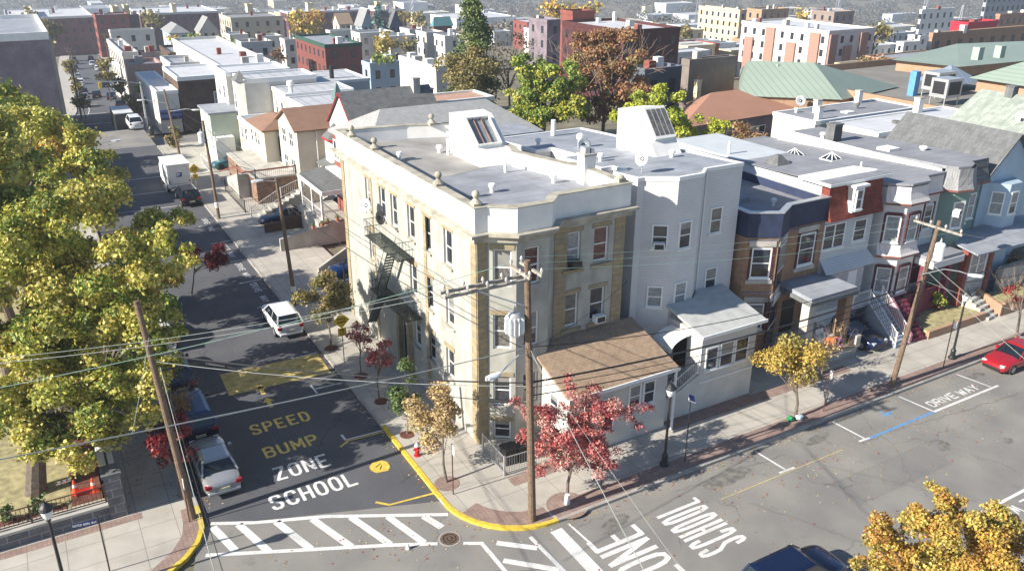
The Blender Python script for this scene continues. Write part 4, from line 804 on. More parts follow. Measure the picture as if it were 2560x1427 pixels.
# low pillared front wall with autumn display
a = MB(); a.box(22.3, 26.1, -2.75, -2.62, 0.1, 0.65); a.box(25.75, 26.15, -2.9, -2.5, 0.651, 1.5); a.box(22.25, 22.6, -2.9, -2.5, 0.651, 1.2); build('garden_wall', a, M_CONC, label='low stone garden wall with an end pillar, by the dark car in the driveway', cat='wall')
for (x, y, c_, lab) in ((23.6, -2.75, (0.7, 0.16, 0.02), 'orange and purple balloon display on the brick house porch front'), ):
    a = MB(); rr = random.Random(3)
    for k in range(9): a.blob((x+rr.uniform(-0.5, 0.5), y+rr.uniform(-0.2, 0.2), 1.2+rr.uniform(0, 0.7)), 0.2, 8, 6)
    th = thing('porch_decoration', lab, 'decoration', (x, y, 0.9)); build('balloon_cluster', a, mat('orange_balloon', c_, 0.4), th)
    a = MB()
    for k in range(4): a.blob((x+rr.uniform(-0.5, 0.5), y-0.25+rr.uniform(-0.1, 0.1), 1.3+rr.uniform(0, 0.5)), 0.19, 8, 6)
    build('balloon_cluster', a, mat('purple_balloon', (0.12, 0.01, 0.12), 0.4), th)
a = MB(); a.box(22.6, 23.3, -2.6, -2.15, 1.5, 1.95); a.box(22.6, 23.3, -2.2, -2.1, 1.951, 2.4); a.box(22.5, 22.599, -2.6, -2.1, 1.5, 2.15); a.box(23.301, 23.4, -2.6, -2.1, 1.5, 2.15); build('porch_armchair', a, M_PARW, label='white armchair on the brick house porch', cat='armchair', bevel=0.04)
# ---------------------------------------------------------------- white house with red mansard
t = thing('mansard_house', 'pale house with a red shingled mansard and one white dormer', 'house', (27, 6, 0))
a = MB(); a.prism(rect(24.65, 29.2, 0.0, 16), 0, 8.6); build('wall', a, M_SIDG, t)
a = MB(); prof = [(-0.45, 8.55), (-0.3, 8.95), (-0.12, 9.6), (-0.02, 10.3), (0.0, 10.8)]; X0, X1 = 24.62, 29.55
for i in range(4):
    (y0, z0_), (y1, z1_) = prof[i], prof[i+1]; a.add([(X0, y0, z0_), (X1, y0, z0_), (X1, y1, z1_), (X0, y1, z1_)], [(0, 1, 2, 3)])
for X in (X0, X1): vs = [(X, y, z) for y, z in prof]+[(X, 0.6, 10.8), (X, 0.6, 8.55)]; a.add(vs, [tuple(range(7)) if X == X1 else tuple(range(6, -1, -1))])
a.add([(X0, -0.45, 8.55), (X1, -0.45, 8.55), (X1, 0.6, 8.55), (X0, 0.6, 8.55)], [(3, 2, 1, 0)]); build('mansard', a, M_REDSH, t)
a = MB(); a.box(24.6, 29.25, 0.6, 15, 8.61, 10.7); build('upper_wall', a, M_SIDG, t)
a = MB(); a.prism([(24.2, -0.35), (29.95, -0.35), (29.95, 1.0), (29.3, 2.2), (24.2, 2.2)], 10.82, 11.0); build('cornice', a, M_TRIM, t)
a = MB(); a.prism([(24.25, -0.3), (29.9, -0.3), (29.9, 1.0), (29.2, 2.2), (29.2, 16), (24.65, 16), (24.25, 2.2)], [11.0, 11.0, 10.95, 10.9, 10.3, 10.3, 10.9], [11.04, 11.04, 10.99, 10.94, 10.34, 10.34, 10.94]); build('roof', a, M_ROOFG2, t)
a = MB(); a.box(26.3, 27.2, -0.55, 0.4, 8.95, 10.6); dm = build('dormer', a, M_TRIM, t); a = MB(); a.box(26.1, 27.4, -0.75, 0.4, 10.6, 10.75); build('dormer_roof', a, M_TRIM, dm)
window(t, (26.75, -0.56, 9.15), 0, 0.6, 1.3)
wpx(t, (24.65, 0), (29.2, 0), [kx((1145, 780, 1360, 1020)) + ({'style': 'pair', 'frame': M_TRIM},), kx((1505, 715, 1610, 940))])
a = MB(); a.add([(24.65, -0.005, 5.9), (29.2, -0.005, 5.9), (29.5, -0.7, 5.1), (24.65, -0.7, 5.1), (24.65, -0.005, 5.0), (29.2, -0.005, 5.0)], [(0, 3, 2, 1), (2, 3, 4, 5), (1, 2, 5)]); build('skirt_roof', a, M_SIDG, t)
a = MB(); a.box(24.66, 29.15, -0.06, -0.001, 2.4, 4.98); build('stone_facing', a, mat('white_stone_facing', (0.55, 0.55, 0.56), 0.8, 0.15, 2, 'brick', c2=(0.48, 0.48, 0.5), size=(0.4, 0.16)), t)
a = MB(); a.box(27.6, 28.45, -0.1, -0.061, 2.45, 4.6); build('door', a, M_TRIM, t); window(t, (25.9, -0.06, 3.0), 0, 1.2, 1.3, style='pair')
a = MB(); a.box(25.0, 27.4, -0.06, -0.001, 0.1, 2.2); build('garage_door', a, M_TRIM, t)
a = MB(); a.box(27.3, 30.1, -1.05, -0.061, 2.25, 2.4); build('landing', a, mat('blue_grey_concrete', (0.30, 0.33, 0.38), 0.9), t)
steps(t, 29.5, -3.6, 29.5, -1.06, 1.2, 0.1, 2.38, 12, MATS['blue_grey_concrete'])
for x in (28.88, 30.12): fence('', '', [(x, -3.55), (x, -1.06)], 0.95, M_TRIM, parent=t, zs=[0.3, 2.4], gap=0.13)
fence('', '', [(28.88, -1.02), (27.3, -1.02), (27.3, -0.1)], 0.95, M_TRIM, parent=t, z=2.4, gap=0.13)
a = MB(); a.box(22.3, 23.5, 5.2, 6.4, 10.9, 11.4) if False else a.add([(25.3, 5.0, 10.8), (26.6, 5.0, 10.8), (26.6, 6.3, 10.8), (25.3, 6.3, 10.8), (25.8, 5.5, 11.4), (26.1, 5.5, 11.4), (26.1, 5.8, 11.4), (25.8, 5.8, 11.4)], [(0, 1, 5, 4), (1, 2, 6, 5), (2, 3, 7, 6), (3, 0, 4, 7), (4, 5, 6, 7)]); build('roof_ventilator', a, M_DGSH, t)
vent(t, 25.2, 9.5, 10.6, 1.0, 0.1, False)
# ---------------------------------------------------------------- white house with maroon-trimmed bay
t = thing('bay_house', 'white house with maroon window frames, pressed-metal hoods and a pink entrance porch', 'house', (33, 6, 0))
A1, B1, C1, D1 = (30.2, 0.0), (31.2, -1.0), (32.9, -1.0), (34.0, 0.0)
poly = [A1, B1, C1, D1, (36.0, 0.0), (36.0, 16.5), (30.2, 16.5)]
a = MB(); a.prism(poly, 0, [9.98-0.05*max(0, p[1]) for p in poly]); build('wall', a, M_SIDW, t)
rp = offset([A1, B1, C1, D1, (36.0, 0.0), (36.0, 16.5), (29.3, 16.5), (29.3, 1.2)], -0.12)
a = MB(); a.prism(rp, [10.1-0.05*p[1] for p in rp], [10.25-0.05*p[1] for p in rp]); build('roof', a, M_ROOFG2, t)
a = MB(); a.prism(rect(29.3, 30.19, 1.3, 16), 0, [9.9, 9.9, 9.2, 9.2]); build('side_wall', a, M_SIDG, t)
def hood(par, pts, z0_, z1_, out, m):     # concave pressed-metal skirt round the bay
    a = MB(); o0 = pts; prof = [(out, z0_), (out*0.55, z0_+(z1_-z0_)*0.22), (out*0.2, z0_+(z1_-z0_)*0.6), (0.03, z1_)]
    def off(d):
        out_ = []
        for i, p in enumerate(o0):
            q0 = Vector(o0[max(0, i-1)]); q1 = Vector(o0[min(len(o0)-1, i+1)]); dd = (q1-q0).normalized(); out_.append((p[0]+dd.y*d, p[1]-dd.x*d))
        return out_
    for i in range(3):
        L0, L1 = off(prof[i][0]), off(prof[i+1][0])
        for k in range(len(o0)-1): a.add([(*L0[k], prof[i][1]), (*L0[k+1], prof[i][1]), (*L1[k+1], prof[i+1][1]), (*L1[k], prof[i+1][1])], [(0, 1, 2, 3)])
    o = build('hood', a, m, par); L0 = off(out); L1 = off(0.0); b = MB()
    for k in range(len(o0)-1): b.add([(*L0[k], z0_), (*L0[k+1], z0_), (*L1[k+1], z0_), (*L1[k], z0_), (*L0[k], z0_-0.14), (*L0[k+1], z0_-0.14), (*L1[k+1], z0_-0.14), (*L1[k], z0_-0.14)], [(4, 5, 1, 0), (7, 6, 5, 4)])
    build('hood_edge', b, mat('brown_trim', (0.20, 0.07, 0.05), 0.6), o); return o
M_PRESS = mat('pressed_metal', (0.62, 0.58, 0.56), 0.6, 0.06, 1, 'rib', size=(0.25, 1))
BP = [A1, B1, C1, D1]; hood(t, BP+[(36.0, 0)], 9.0, 10.05, 0.32, M_PRESS); hood(t, BP, 5.35, 6.05, 0.3, M_PRESS)
K = lambda q: (2140+q[0]/4.46, 400+q[1]/4.46, 2140+q[2]/4.46, 400+q[3]/4.46)
cmn = dict(ft=0.07, frame=M_TRIM)
for zb in (6.25, 2.6):
    for (P_, Q_, w_) in ((A1, B1, 0.95), (B1, C1, 1.0), (C1, D1, 0.9)):
        L = math.hypot(Q_[0]-P_[0], Q_[1]-P_[1]); m_ = ((P_[0]+Q_[0])/2, (P_[1]+Q_[1])/2); an = math.atan2(Q_[1]-P_[1], Q_[0]-P_[0])
        window(t, (m_[0], m_[1], zb), an, w_, 1.85, pane=M_CURT2 if w_ > 0.94 else M_CURT)
        a = MB(); a.obox(P_, Q_, L/2-w_/2-0.14, L/2-w_/2-0.002, 0, 0.09, zb-0.12, zb+2.0); a.obox(P_, Q_, L/2+w_/2+0.002, L/2+w_/2+0.14, 0, 0.09, zb-0.12, zb+2.0); a.obox(P_, Q_, L/2-w_/2, L/2+w_/2, 0, 0.12, zb+1.86, zb+2.05); build('window_surround', a, M_MAROON, t)
window(t, (35.0, 0, 6.3), 0, 0.9, 1.8); 
for q0_, q1_ in ((0.4, 0.54), (1.46, 1.6)): a = MB(); a.obox((34, 0), (36, 0), q0_, q1_, 0, 0.09, 6.2, 8.2); build('window_surround', a, M_MAROON, t)
a = MB(); a.prism([(33.2, -2.3), (36.4, -2.3), (36.4, 0), (34.1, 0), (33.2, -0.9)], 4.9, 5.15); build('porch_roof', a, M_ROOFG2, t)
a = MB(); a.prism([(33.15, -2.38), (36.5, -2.38), (36.5, -0.02), (34.15, -0.02), (33.15, -0.95)], 4.45, 4.898); build('porch_fascia', a, M_SIDW, t)
for x, y in ((33.5, -1.55), (36.2, -1.55)): a = MB(); a.box(x-0.2, x+0.2, y-0.2, y+0.2, 0.2, 4.45); build('porch_pillar', a, M_PINKC, t)
a = MB(); a.box(32.4, 36.3, -1.3, -1.01, 0.1, 2.3); build('porch_base', a, M_PINKC, t)
a = MB(); a.obox((34, 0), (36, 0), 0.5, 1.5, 0.0, 0.03, 2.3, 4.3); build('door', a, M_MAROON, t)
steps(t, 31.3, -3.6, 31.7, -1.3, 1.1, 0.1, 2.2, 9, M_PINKC); a = MB(); a.box(31.0, 36.3, -1.009, -0.99, 0.1, 2.3); build('porch_deck', a, M_PINKC, t)
a = MB(); a.prism([(30.45, -3.5), (30.65, -3.5), (30.95, -1.2), (30.75, -1.2)], 0.1, [0.7, 0.7, 2.7, 2.7]); build('stair_wall', a, mat('pink_painted_concrete', (0.50, 0.25, 0.28), 0.8), t)
for (x, y) in ((31.9, 9.5), (33.0, 7.0)):
    a = MB(); z_ = 10.2-0.05*y; a.add([(x-0.55, y-0.55, z_), (x+0.55, y-0.55, z_), (x+0.55, y+0.55, z_), (x-0.55, y+0.55, z_), (x-0.5, y-0.5, z_+0.15), (x+0.5, y-0.5, z_+0.15), (x+0.5, y+0.5, z_+0.15), (x-0.5, y+0.5, z_+0.15), (x, y, z_+0.6)], [(0, 1, 5, 4), (1, 2, 6, 5), (2, 3, 7, 6), (3, 0, 4, 7), (4, 5, 8), (5, 6, 8), (6, 7, 8), (7, 4, 8)]); sk = build('pyramid_skylight', a, M_GLASS, t)
    a = MB()
    for cx_, cy_ in ((-0.5, -0.5), (0.5, -0.5), (0.5, 0.5), (-0.5, 0.5), (0, -0.5), (0, 0.5), (0.5, 0), (-0.5, 0)): a.tube([(x+cx_, y+cy_, z_+0.16), (x, y, z_+0.62)], 0.035, 4)
    a.box(x-0.58, x+0.58, y-0.58, y+0.58, z_, z_+0.12); build('skylight_frame', a, M_TRIM, sk)
for x, y in ((30.5, 7.5), (30.4, 10.8), (32.5, 4.0)): vent(t, x, y, 10.15-0.05*y, 0.5, 0.07, False)
# ---------------------------------------------------------------- sage green house, light blue house, brown-roofed neighbours
t = thing('green_house', 'sage green row house with a bowed grey shingle mansard bay', 'house', (38, 6, 0))
bw = [(36.05, 0), (36.5, -0.75), (37.6, -1.0), (38.6, -0.6), (39.0, 0.0)]
poly = bw+[(40.6, 0), (40.6, 15), (36.05, 15)]
a = MB(); a.prism(poly, 0, 9.3); build('wall', a, M_SIDV, t)
hood(t, bw, 9.1, 10.5, 0.35, M_GRYSH); hood(t, [(39.05, -0.05), (40.8, -0.05)], 9.1, 10.5, 0.5, M_DGSH)
a = MB(); a.prism([(36.2, 0.1), (36.55, -0.6), (37.6, -0.85), (38.5, -0.5), (38.9, 0), (40.9, 0), (40.9, 15), (36.05, 15)], [10.4]*6+[9.8]*2, [10.62]*6+[10.0]*2); build('roof', a, M_ROOFG2, t)
a = MB(); a.box(36.06, 40.58, 0.0, 15, 9.31, 9.85); build('upper_wall', a, M_SIDV, t)
a = MB(); a.obox((36.05, 15), (36.05, 0.2), 0, 14.8, 0.0, 0.12, 9.3, 10.4) ; build('white_parapet', a, M_PARW, t)
for A_, B_, c_ in ((bw[1], bw[2], 0.56), (bw[3], bw[4], 0.36), ((39, 0), (40.6, 0), 0.8)): L = math.hypot(B_[0]-A_[0], B_[1]-A_[1]); window(t, (A_[0]+(B_[0]-A_[0])*c_/L, A_[1]+(B_[1]-A_[1])*c_/L, 6.3), math.atan2(B_[1]-A_[1], B_[0]-A_[0]), 0.95 if L > 0.9 else 0.6, 1.9, pane=M_CURT2)
aircon(t, bw[2], bw[3], 2383, 531); vent(t, 39.5, 4.2, 10.3, 0.45, 0.17); vent(t, 33.2+4, 11.5, 10.1, 0.5, 0.15)
a = MB(); a.prism(rect(37.0, 38.2, 5.2, 6.3), 10.3, 10.55); build('roof_hatch', a, M_TRIM, t)
chimney(t, 36.4, 37.3, 9.8, 10.6, 9.9, 11.6, M_DGSH, cap=M_DGSH)
a = MB(); a.prism([(37.0, -3.0), (47, -3.2), (47, -0.02), (40.6, -0.02), (39, -0.02), (38.4, -0.7), (37.2, -1.05)], [4.9, 4.9, 5.35, 5.35, 5.35, 5.2, 5.1], [5.0, 5.0, 5.45, 5.45, 5.45, 5.3, 5.2]); build('porch_roof', a, M_ROOFG, t)
a = MB(); a.box(38.0, 40.3, -1.9, -0.02, 0.1, 4.85); build('porch_room', a, mat('grey_render', (0.30, 0.32, 0.32), 0.8), t); window(t, (40.0-0.9, -1.9, 2.6), 0, 1.9, 1.9, style='pair', pane=M_CURT2)
a = MB(); a.box(37.55, 37.95, -2.0, -1.5, 0.1, 4.8); build('porch_pillar', a, M_BRKR, t); a = MB(); a.box(40.35, 40.75, -2.0, -1.5, 0.1, 4.8); build('porch_pillar', a, M_BRKR, t)
t = thing('blue_house', 'light blue-sided house with a dark gabled roof at the right edge', 'house', (44, 5, 0))
a = MB(); gable_wall(a, 41.2, 47.2, 0.2, 9, 0, 9.0, 11.8, 'y'); build('wall', a, M_SIDB, t); gable(t, 41.2, 47.2, 0.2, 9, 9.05, 11.85, 'y', M_DGSH, over=0.35)
a = MB(); a.prism([(42.1, 0.19), (42.9, -0.9), (44.3, -0.9), (45.1, 0.19)], 0, 8.6); build('bay', a, M_SIDB, t)
L = math.hypot(0.8, 1.09); window(t, (42.5, -0.355, 6.3), math.atan2(-1.09, 0.8), 0.9, 1.7, pane=M_CURT2); window(t, (43.6, -0.9, 6.3), 0, 0.9, 1.7)
# ---------------------------------------------------------------- raised lawn, walls, steps on the right
a = MB(); a.prism([(32.2, -3.6), (38.2, -3.6), (38.2, -1.0), (32.4, -1.02)], 0.1, 0.58); build('raised_lawn', a, M_GRASS, kind='structure')
a = MB(); a.box(32.0, 38.3, -3.78, -3.55, 0.1, 0.68); build('retaining_wall', a, M_TANB, label='low tan retaining wall with pale coping in front of the raised lawn', cat='wall')
t = thing('front_steps', 'concrete front steps with brick side walls at the right of the raised lawn', 'steps', (39, -3, 0)); steps(t, 39.0, -3.9, 38.7, -1.9, 1.3, 0.1, 1.5, 6, M_CONC, 'flight')
a = MB(); a.prism([(39.75, -3.95), (40.0, -3.95), (39.75, -1.0), (39.5, -1.0)], 0.1, [1.0, 1.0, 1.9, 1.9]); build('side_wall', a, M_TANB, t)
a = MB(); a.box(40.1, 48, -3.95, -3.7, 0.1, 1.1); build('brick_wall', a, M_TANB, label='tan brick garden wall at the far right beyond the front steps', cat='wall')
a = MB(); a.prism([(40.2, -3.6), (48, -3.6), (48, -2.1), (40.2, -2.1)], 0.1, 1.0); build('raised_garden', a, M_GRASS, kind='structure')
a = MB(); a.box(42.5, 48.0, -2.0, -1.6, 0.1, 2.6); build('garden_wall', a, M_CONC, label='tall pale garden wall under the blue house at the right edge', cat='wall')
# ---------------------------------------------------------------- houses along the right of the side street
def simple_house(name, label, x0, x1, y0, y1, z1, wm, roof='flat', rm=None, z0=0.0, axis='x', rise=2.0, par=0.35, cat='house', over=0.25, parent=None):
    t = parent or thing(name, label, cat, ((x0+x1)/2, y0, z0)); a = MB(); rm = rm or M_ROOFG
    if roof == 'flat':
        a.prism(rect(x0, x1, y0, y1), z0, z1-0.05); build('wall', a, wm, t); a = MB(); a.box(x0+0.15, x1-0.15, y0+0.15, y1-0.15, z1-0.15, z1); build('roof', a, rm, t)
        if par: a = MB(); a.ring(offset(rect(x0, x1, y0, y1), -0.06), offset(rect(x0, x1, y0, y1), 0.2), z1-0.25, z1+par); build('parapet', a, wm if par > 0.5 else M_TRIM, t)
    elif roof == 'gable': gable_wall(a, x0, x1, y0, y1, z0, z1, z1+rise, axis); build('wall', a, wm, t); gable(t, x0, x1, y0, y1, z1+0.03, z1+rise+0.03, axis, rm, over=over)
    else: a.prism(rect(x0, x1, y0, y1), z0, z1-0.1); build('wall', a, wm, t); hip(t, x0, x1, y0, y1, z1, z1+rise, rm, min(x1-x0, y1-y0)*0.5, over)
    return t
LF = lambda x, y0, y1: ((x, y1), (x, y0))            # wall facing the side street, from far to near
# hip-roofed house behind the corner building
pa, pb = ony(950, 272, 33), ony(1215, 252, 33)
t = thing('hip_roof_house', 'low grey hip-roofed brick house with white windows, just behind the corner building', 'house', (12, 33, 0))
x0, x1, y0, y1, ze, zr = 5.2, 21.5, 28.2, 37.8, 9.2, 11.45
a = MB(); a.prism(rect(x0+0.3, x1, y0+0.3, y1-0.3), 0, ze-0.1); build('wall', a, M_BRKR, t)
a = MB(); a.add([(x0, y0, ze), (x1, y0, ze), (x1, y1, ze), (x0, y1, ze), (8.3, 33, zr), (18.3, 33, zr)], [(0, 1, 5, 4), (1, 2, 5), (2, 3, 4, 5), (3, 0, 4)]); a.box(x0, x1, y0, y1, ze-0.2, ze-0.002); build('roof', a, mat('pale_grey_shingles', (0.36, 0.36, 0.355), 0.95, 0.12, 2, 'shingle', c2=(0.33, 0.33, 0.33), size=(0.5, 0.14)), t)
A_, B_ = LF(x0+0.3, y0+0.3, y1-0.3)
for s_ in (0.9, 3.2, 6.0):
    for z in (6.7, 3.6): window(t, (x0+0.3, y1-0.3-s_, z), -math.pi/2, 1.5, 1.7, style='pair', ft=0.12)
a = MB(); a.obox(A_, B_, 0.2, 5.2, 0.0, 0.95, 5.9, 6.05); build('awning', a, M_PARW, t)
a = MB(); a.box(10.6, 16.5, 23, 28.1, 9.0, 9.5); a.box(10.7, 16.4, 23.1, 28.0, 0, 8.99); build('rear_wing', a, M_ROOFG, t); vent(t, 12.0, 29.5, 9.7, 0.9, 0.08, False); vent(t, 13.0, 29.4, 9.7, 0.9, 0.08, False)
a = MB(); a.box(8.6, 15.6, 19.5, 22.8, 8, 11.4); build('back_addition', a, M_ROOFG, t)
# porch on its raised terrace
pt = thing('covered_porch', 'white-posted porch with grey patched roof on the raised terrace behind the corner building', 'porch', (4.4, 37, 0))
a = MB(); a.add([(2.9, 33.4, 4.75), (5.6, 33.4, 5.0), (5.6, 40.4, 5.3), (2.9, 40.4, 4.9), (2.9, 33.4, 4.6), (5.6, 33.4, 4.85), (5.6, 40.4, 5.15), (2.9, 40.4, 4.75)], [(0, 1, 2, 3), (7, 6, 5, 4), (0, 4, 5, 1), (1, 5, 6, 2), (2, 6, 7, 3), (3, 7, 4, 0)]); build('roof', a, M_DGSH, pt)
a = MB(); a.box(2.84, 2.899, 33.35, 40.45, 4.55, 4.93); a.box(2.84, 5.6, 33.34, 33.399, 4.55, 4.95); build('fascia', a, M_TRIM, pt)
for x, y in ((3.05, 34.3), (3.05, 36.9), (3.05, 39.9), (5.3, 34.3)): a = MB(); a.box(x-0.09, x+0.09, y-0.09, y+0.09, 2.0, 4.6); build('post', a, M_TRIM, pt)
fence('', '', [(5.2, 34.3), (3.05, 34.3), (3.05, 39.9)], 0.95, M_TRIM, parent=pt, z=2.0, gap=0.14)
a = MB(); a.prism([(-0.9, 33.95), (6.2, 33.95), (6.2, 34.25), (-0.9, 34.25)], 0.05, [1.2, 2.15, 2.15, 1.2]); a.prism([(2.6, 34.251), (5.9, 34.251), (5.9, 40.2), (2.6, 40.2)], 0.05, 2.0); build('terrace_wall', a, M_CONC, label='long stained concrete retaining wall below the white porch', cat='wall')
a = MB()
for i in range(3): a.prism(rect(-0.8+1.5*i, 0.7+1.5*i, 39.35, 39.6), 0.05, 0.95+0.32*i)
build('stepped_wall', a, mat('dark_brown_wall', (0.11, 0.055, 0.035), 0.9, 0.2), label='dark brown stepped wall beside the dark blue car in the driveway', cat='wall')
for i, (x, y, z) in enumerate(((2.8, 33.9, 1.75), (3.3, 34.0, 1.85), (2.0, 33.95, 1.65), (4.2, 34.05, 2.0))):
    th = thing('flower_pot', 'terracotta pot on the terrace wall, '+('leftmost', 'second from the left', 'third from the left', 'rightmost')[[1, 2, 0, 3][i]]+' of the four', 'flower pot', (x, y, z), group='pots on the terrace wall'); a = MB(); a.lathe([(0.13, 0), (0.19, 0.3)], (x, y, z), 10); build('pot', a, M_TERRA, th); a = MB(); a.blob((x, y, z+0.38), 0.17, 7, 5, 0.5); build('foliage', a, mat('pot_plant', (0.10, 0.13, 0.04), 0.9), th)
# low driveway walls near the corner building
a = MB(); a.prism([(0.3, 27.6), (4.8, 30.2), (4.8, 30.45), (0.3, 27.85)], 0.05, [0.55, 1.5, 1.5, 0.55]); build('driveway_wall', a, M_CONC, label='low concrete wall behind the blue car parked by the corner building', cat='wall')
a = MB(); a.prism([(0.2, 23.3), (5.3, 23.3), (5.3, 23.6), (0.2, 23.6)], 0.05, [0.9, 1.1, 1.1, 0.9]); build('driveway_wall', a, M_WHST, label='low white wall between the blue car and the corner building', cat='wall')
a = MB(); a.tube([(0.2, 21.0, 0.1), (0.2, 21.0, 3.3)], 0.06, 6); a.tube([(1.7, 21.0, 0.1), (1.7, 21.0, 3.3)], 0.06, 6); a.tube([(0.1, 21.0, 3.25), (1.8, 21.0, 3.25)], 0.05, 6); build('gate_frame', a, M_DARK, label='black steel gate frame at the far end of the corner building', cat='gate')
# annex, gabled turret house, tan house
t = simple_house('annex', 'small white annex with a dark shingle roof between the tan and brick houses', 6.9, 10, 42, 46.6, 4.0, M_WHST, 'gable', M_DGSH, axis='y', rise=0.6, cat='annex')
for y in (42.7, 43.5, 44.3): window(t, (6.9, y, 2.2), -math.pi/2, 0.5, 1.3)
t = thing('turret_house', 'steep dark-roofed house with red gable trim, small turret and skylight', 'house', (13, 43, 0))
a = MB(); gable_wall(a, 8.3, 17.2, 39.2, 46.8, 0, 8.0, 11.2, 'x'); build('wall', a, M_WHST, t); gable(t, 8.3, 17.2, 39.2, 46.8, 8.05, 11.25, 'x', M_DGSH, over=0.2)
a = MB(); 
for (y, z, y2, z2) in ((39.0, 7.9, 43, 11.3), (47.0, 7.9, 43, 11.3)): a.tube([(8.05, y, z), (8.05, y2, z2)], 0.06, 4)
build('gable_trim', a, mat('red_trim', (0.35, 0.03, 0.04), 0.6), t)
a = MB(); a.prism([(7.4, 44.4), (8.3, 43.6), (8.3, 46.6), (7.4, 46.0)], 0, 6.6); tu = build('turret', a, M_WHST, t); a = MB(); a.add([(7.2, 44.2, 6.7), (8.6, 43.4, 6.7), (8.6, 46.8, 6.7), (7.2, 46.2, 6.7), (8.2, 45.2, 8.1)], [(0, 1, 4), (1, 2, 4), (2, 3, 4), (3, 0, 4)]); build('turret_roof', a, M_DGSH, tu); a = MB(); a.prism([(7.15, 44.15), (8.65, 43.35), (8.65, 46.85), (7.15, 46.25)], 6.5, 6.699); build('turret_eave', a, MATS['red_trim'], tu)
a = MB(); a.box(13.6, 14.4, 40.3, 41.2, 9.2, 9.75); build('skylight', a, M_CURT, t); chimney(t, 15.4, 16.1, 42.2, 43.0, 9.5, 12.2, M_CONC)
a = MB(); a.add([(8.2, 44.5, 10.3), (9.2, 44.5, 10.3), (9.2, 45.5, 10.3), (8.2, 45.5, 10.3), (8.7, 45.0, 12.0)], [(0, 1, 4), (1, 2, 4), (2, 3, 4), (3, 0, 4), (3, 2, 1, 0)]); build('spire', a, mat('green_copper', (0.10, 0.18, 0.16), 0.7), t)
t = simple_house('pink_roof_wing', 'low wing with tan-pink flat roof and red chimney behind the turret house', 17.4, 25, 43.6, 48, 9.3, M_TANB, 'flat', mat('pink_roof', (0.42, 0.26, 0.19), 0.9), par=0.2, cat='house'); chimney(t, 17.6, 18.3, 44.0, 44.7, 9, 10.8, M_BRKR)
t = simple_house('tan_house', 'tall beige house with brown shingle gable roof and paired windows facing the street', 5.0, 15.5, 47.0, 53.5, 7.3, M_SIDT, 'gable', M_BRNSH2, axis='x', rise=1.5, over=0.35)
for z in (5.3, 2.6): wgrid(t, (5, 53.5), (5, 47), (0.32, 0.70), (z,), 1.3, 1.5, style='pair')
a = MB(); a.tube([(6.9, 46.95, 0.3), (6.9, 46.95, 7.2)], 0.06, 6); build('downpipe', a, M_TRIM, t)
# brown-roofed porch house and the stair terrace
t = simple_house('bungalow', 'cream bungalow with a brown hipped porch roof beside the tan house', 3.6, 8.0, 54.2, 60.6, 6.1, M_SIDC, 'hip', M_BRNSH2, rise=1.0, cat='house')
wgrid(t, (3.6, 60.6), (3.6, 54.2), (0.2, 0.45, 0.62), (4.0,), 0.75, 1.4); a = MB(); a.box(5.0, 5.9, 54.14, 54.199, 3.2, 5.3); build('door', a, M_DARK, t)
t = simple_house('yellow_cottage', 'pale yellow cottage with a silver roof left of the brown porch roof', 3.8, 8.0, 60.9, 66.6, 5.3, M_SIDC, 'flat', M_ROOFG, par=0.15); wgrid(t, (3.8, 66.6), (3.8, 60.9), (0.3, 0.6), (3.2,), 0.8, 1.4)
t = thing('stair_terrace', 'brown stone terrace with a long red-railed staircase in front of the cream bungalow', 'terrace', (1.5, 57, 0))
a = MB(); a.prism(rect(0.9, 4.9, 48.3, 60.5), 0, 2.6); build('terrace', a, mat('brown_stone', (0.22, 0.13, 0.09), 0.9, 0.35, 3, 'brick', c2=(0.28, 0.18, 0.12), size=(0.5, 0.3)), t)
a = MB(); a.box(0.8, 5.0, 48.2, 60.6, 2.6, 2.72); build('terrace_top', a, M_CONC, t)
steps(t, 0.3, 59.6, 0.3, 51.2, 1.1, 0.05, 2.6, 14, M_CONC)
a = MB(); a.tube([(-0.3, 59.6, 1.0), (-0.3, 51.2, 3.5), (-0.3, 48.4, 3.5), (4.9, 48.4, 3.5)], 0.07, 5); build('handrail', a, mat('brick_red_rail', (0.26, 0.07, 0.05), 0.7), t)
a = MB(); a.box(0.88, 0.899, 50.5, 51.5, 0.1, 2.1) ; build('door', a, M_DARK, t)
fence('', '', [(4.9, 48.3), (0.9, 48.3), (-0.2, 51.0)], 1.0, M_DARK, parent=t, z=2.6, gap=0.2)
fence('iron_fence', 'thin black iron fence in front of the brown stone terrace', [(-0.9, 54.5), (-0.9, 46.2), (2.6, 46.2)], 1.2, M_DARK, gap=0.2)
fence('white_fence', 'white railing beside the driveway stairs of the tan house', [(-0.8, 44.2), (2.5, 45.5), (4.9, 45.8)], 1.0, M_TRIM, gap=0.2, zs=[0.13, 1.3, 2.0])
t = thing('grey_stairs', 'grey concrete steps up to the tan house behind the dark blue car', 'steps', (3, 44.8, 0)); steps(t, 0.0, 44.7, 4.6, 45.2, 1.0, 0.05, 1.9, 8, M_CONC, 'flight')
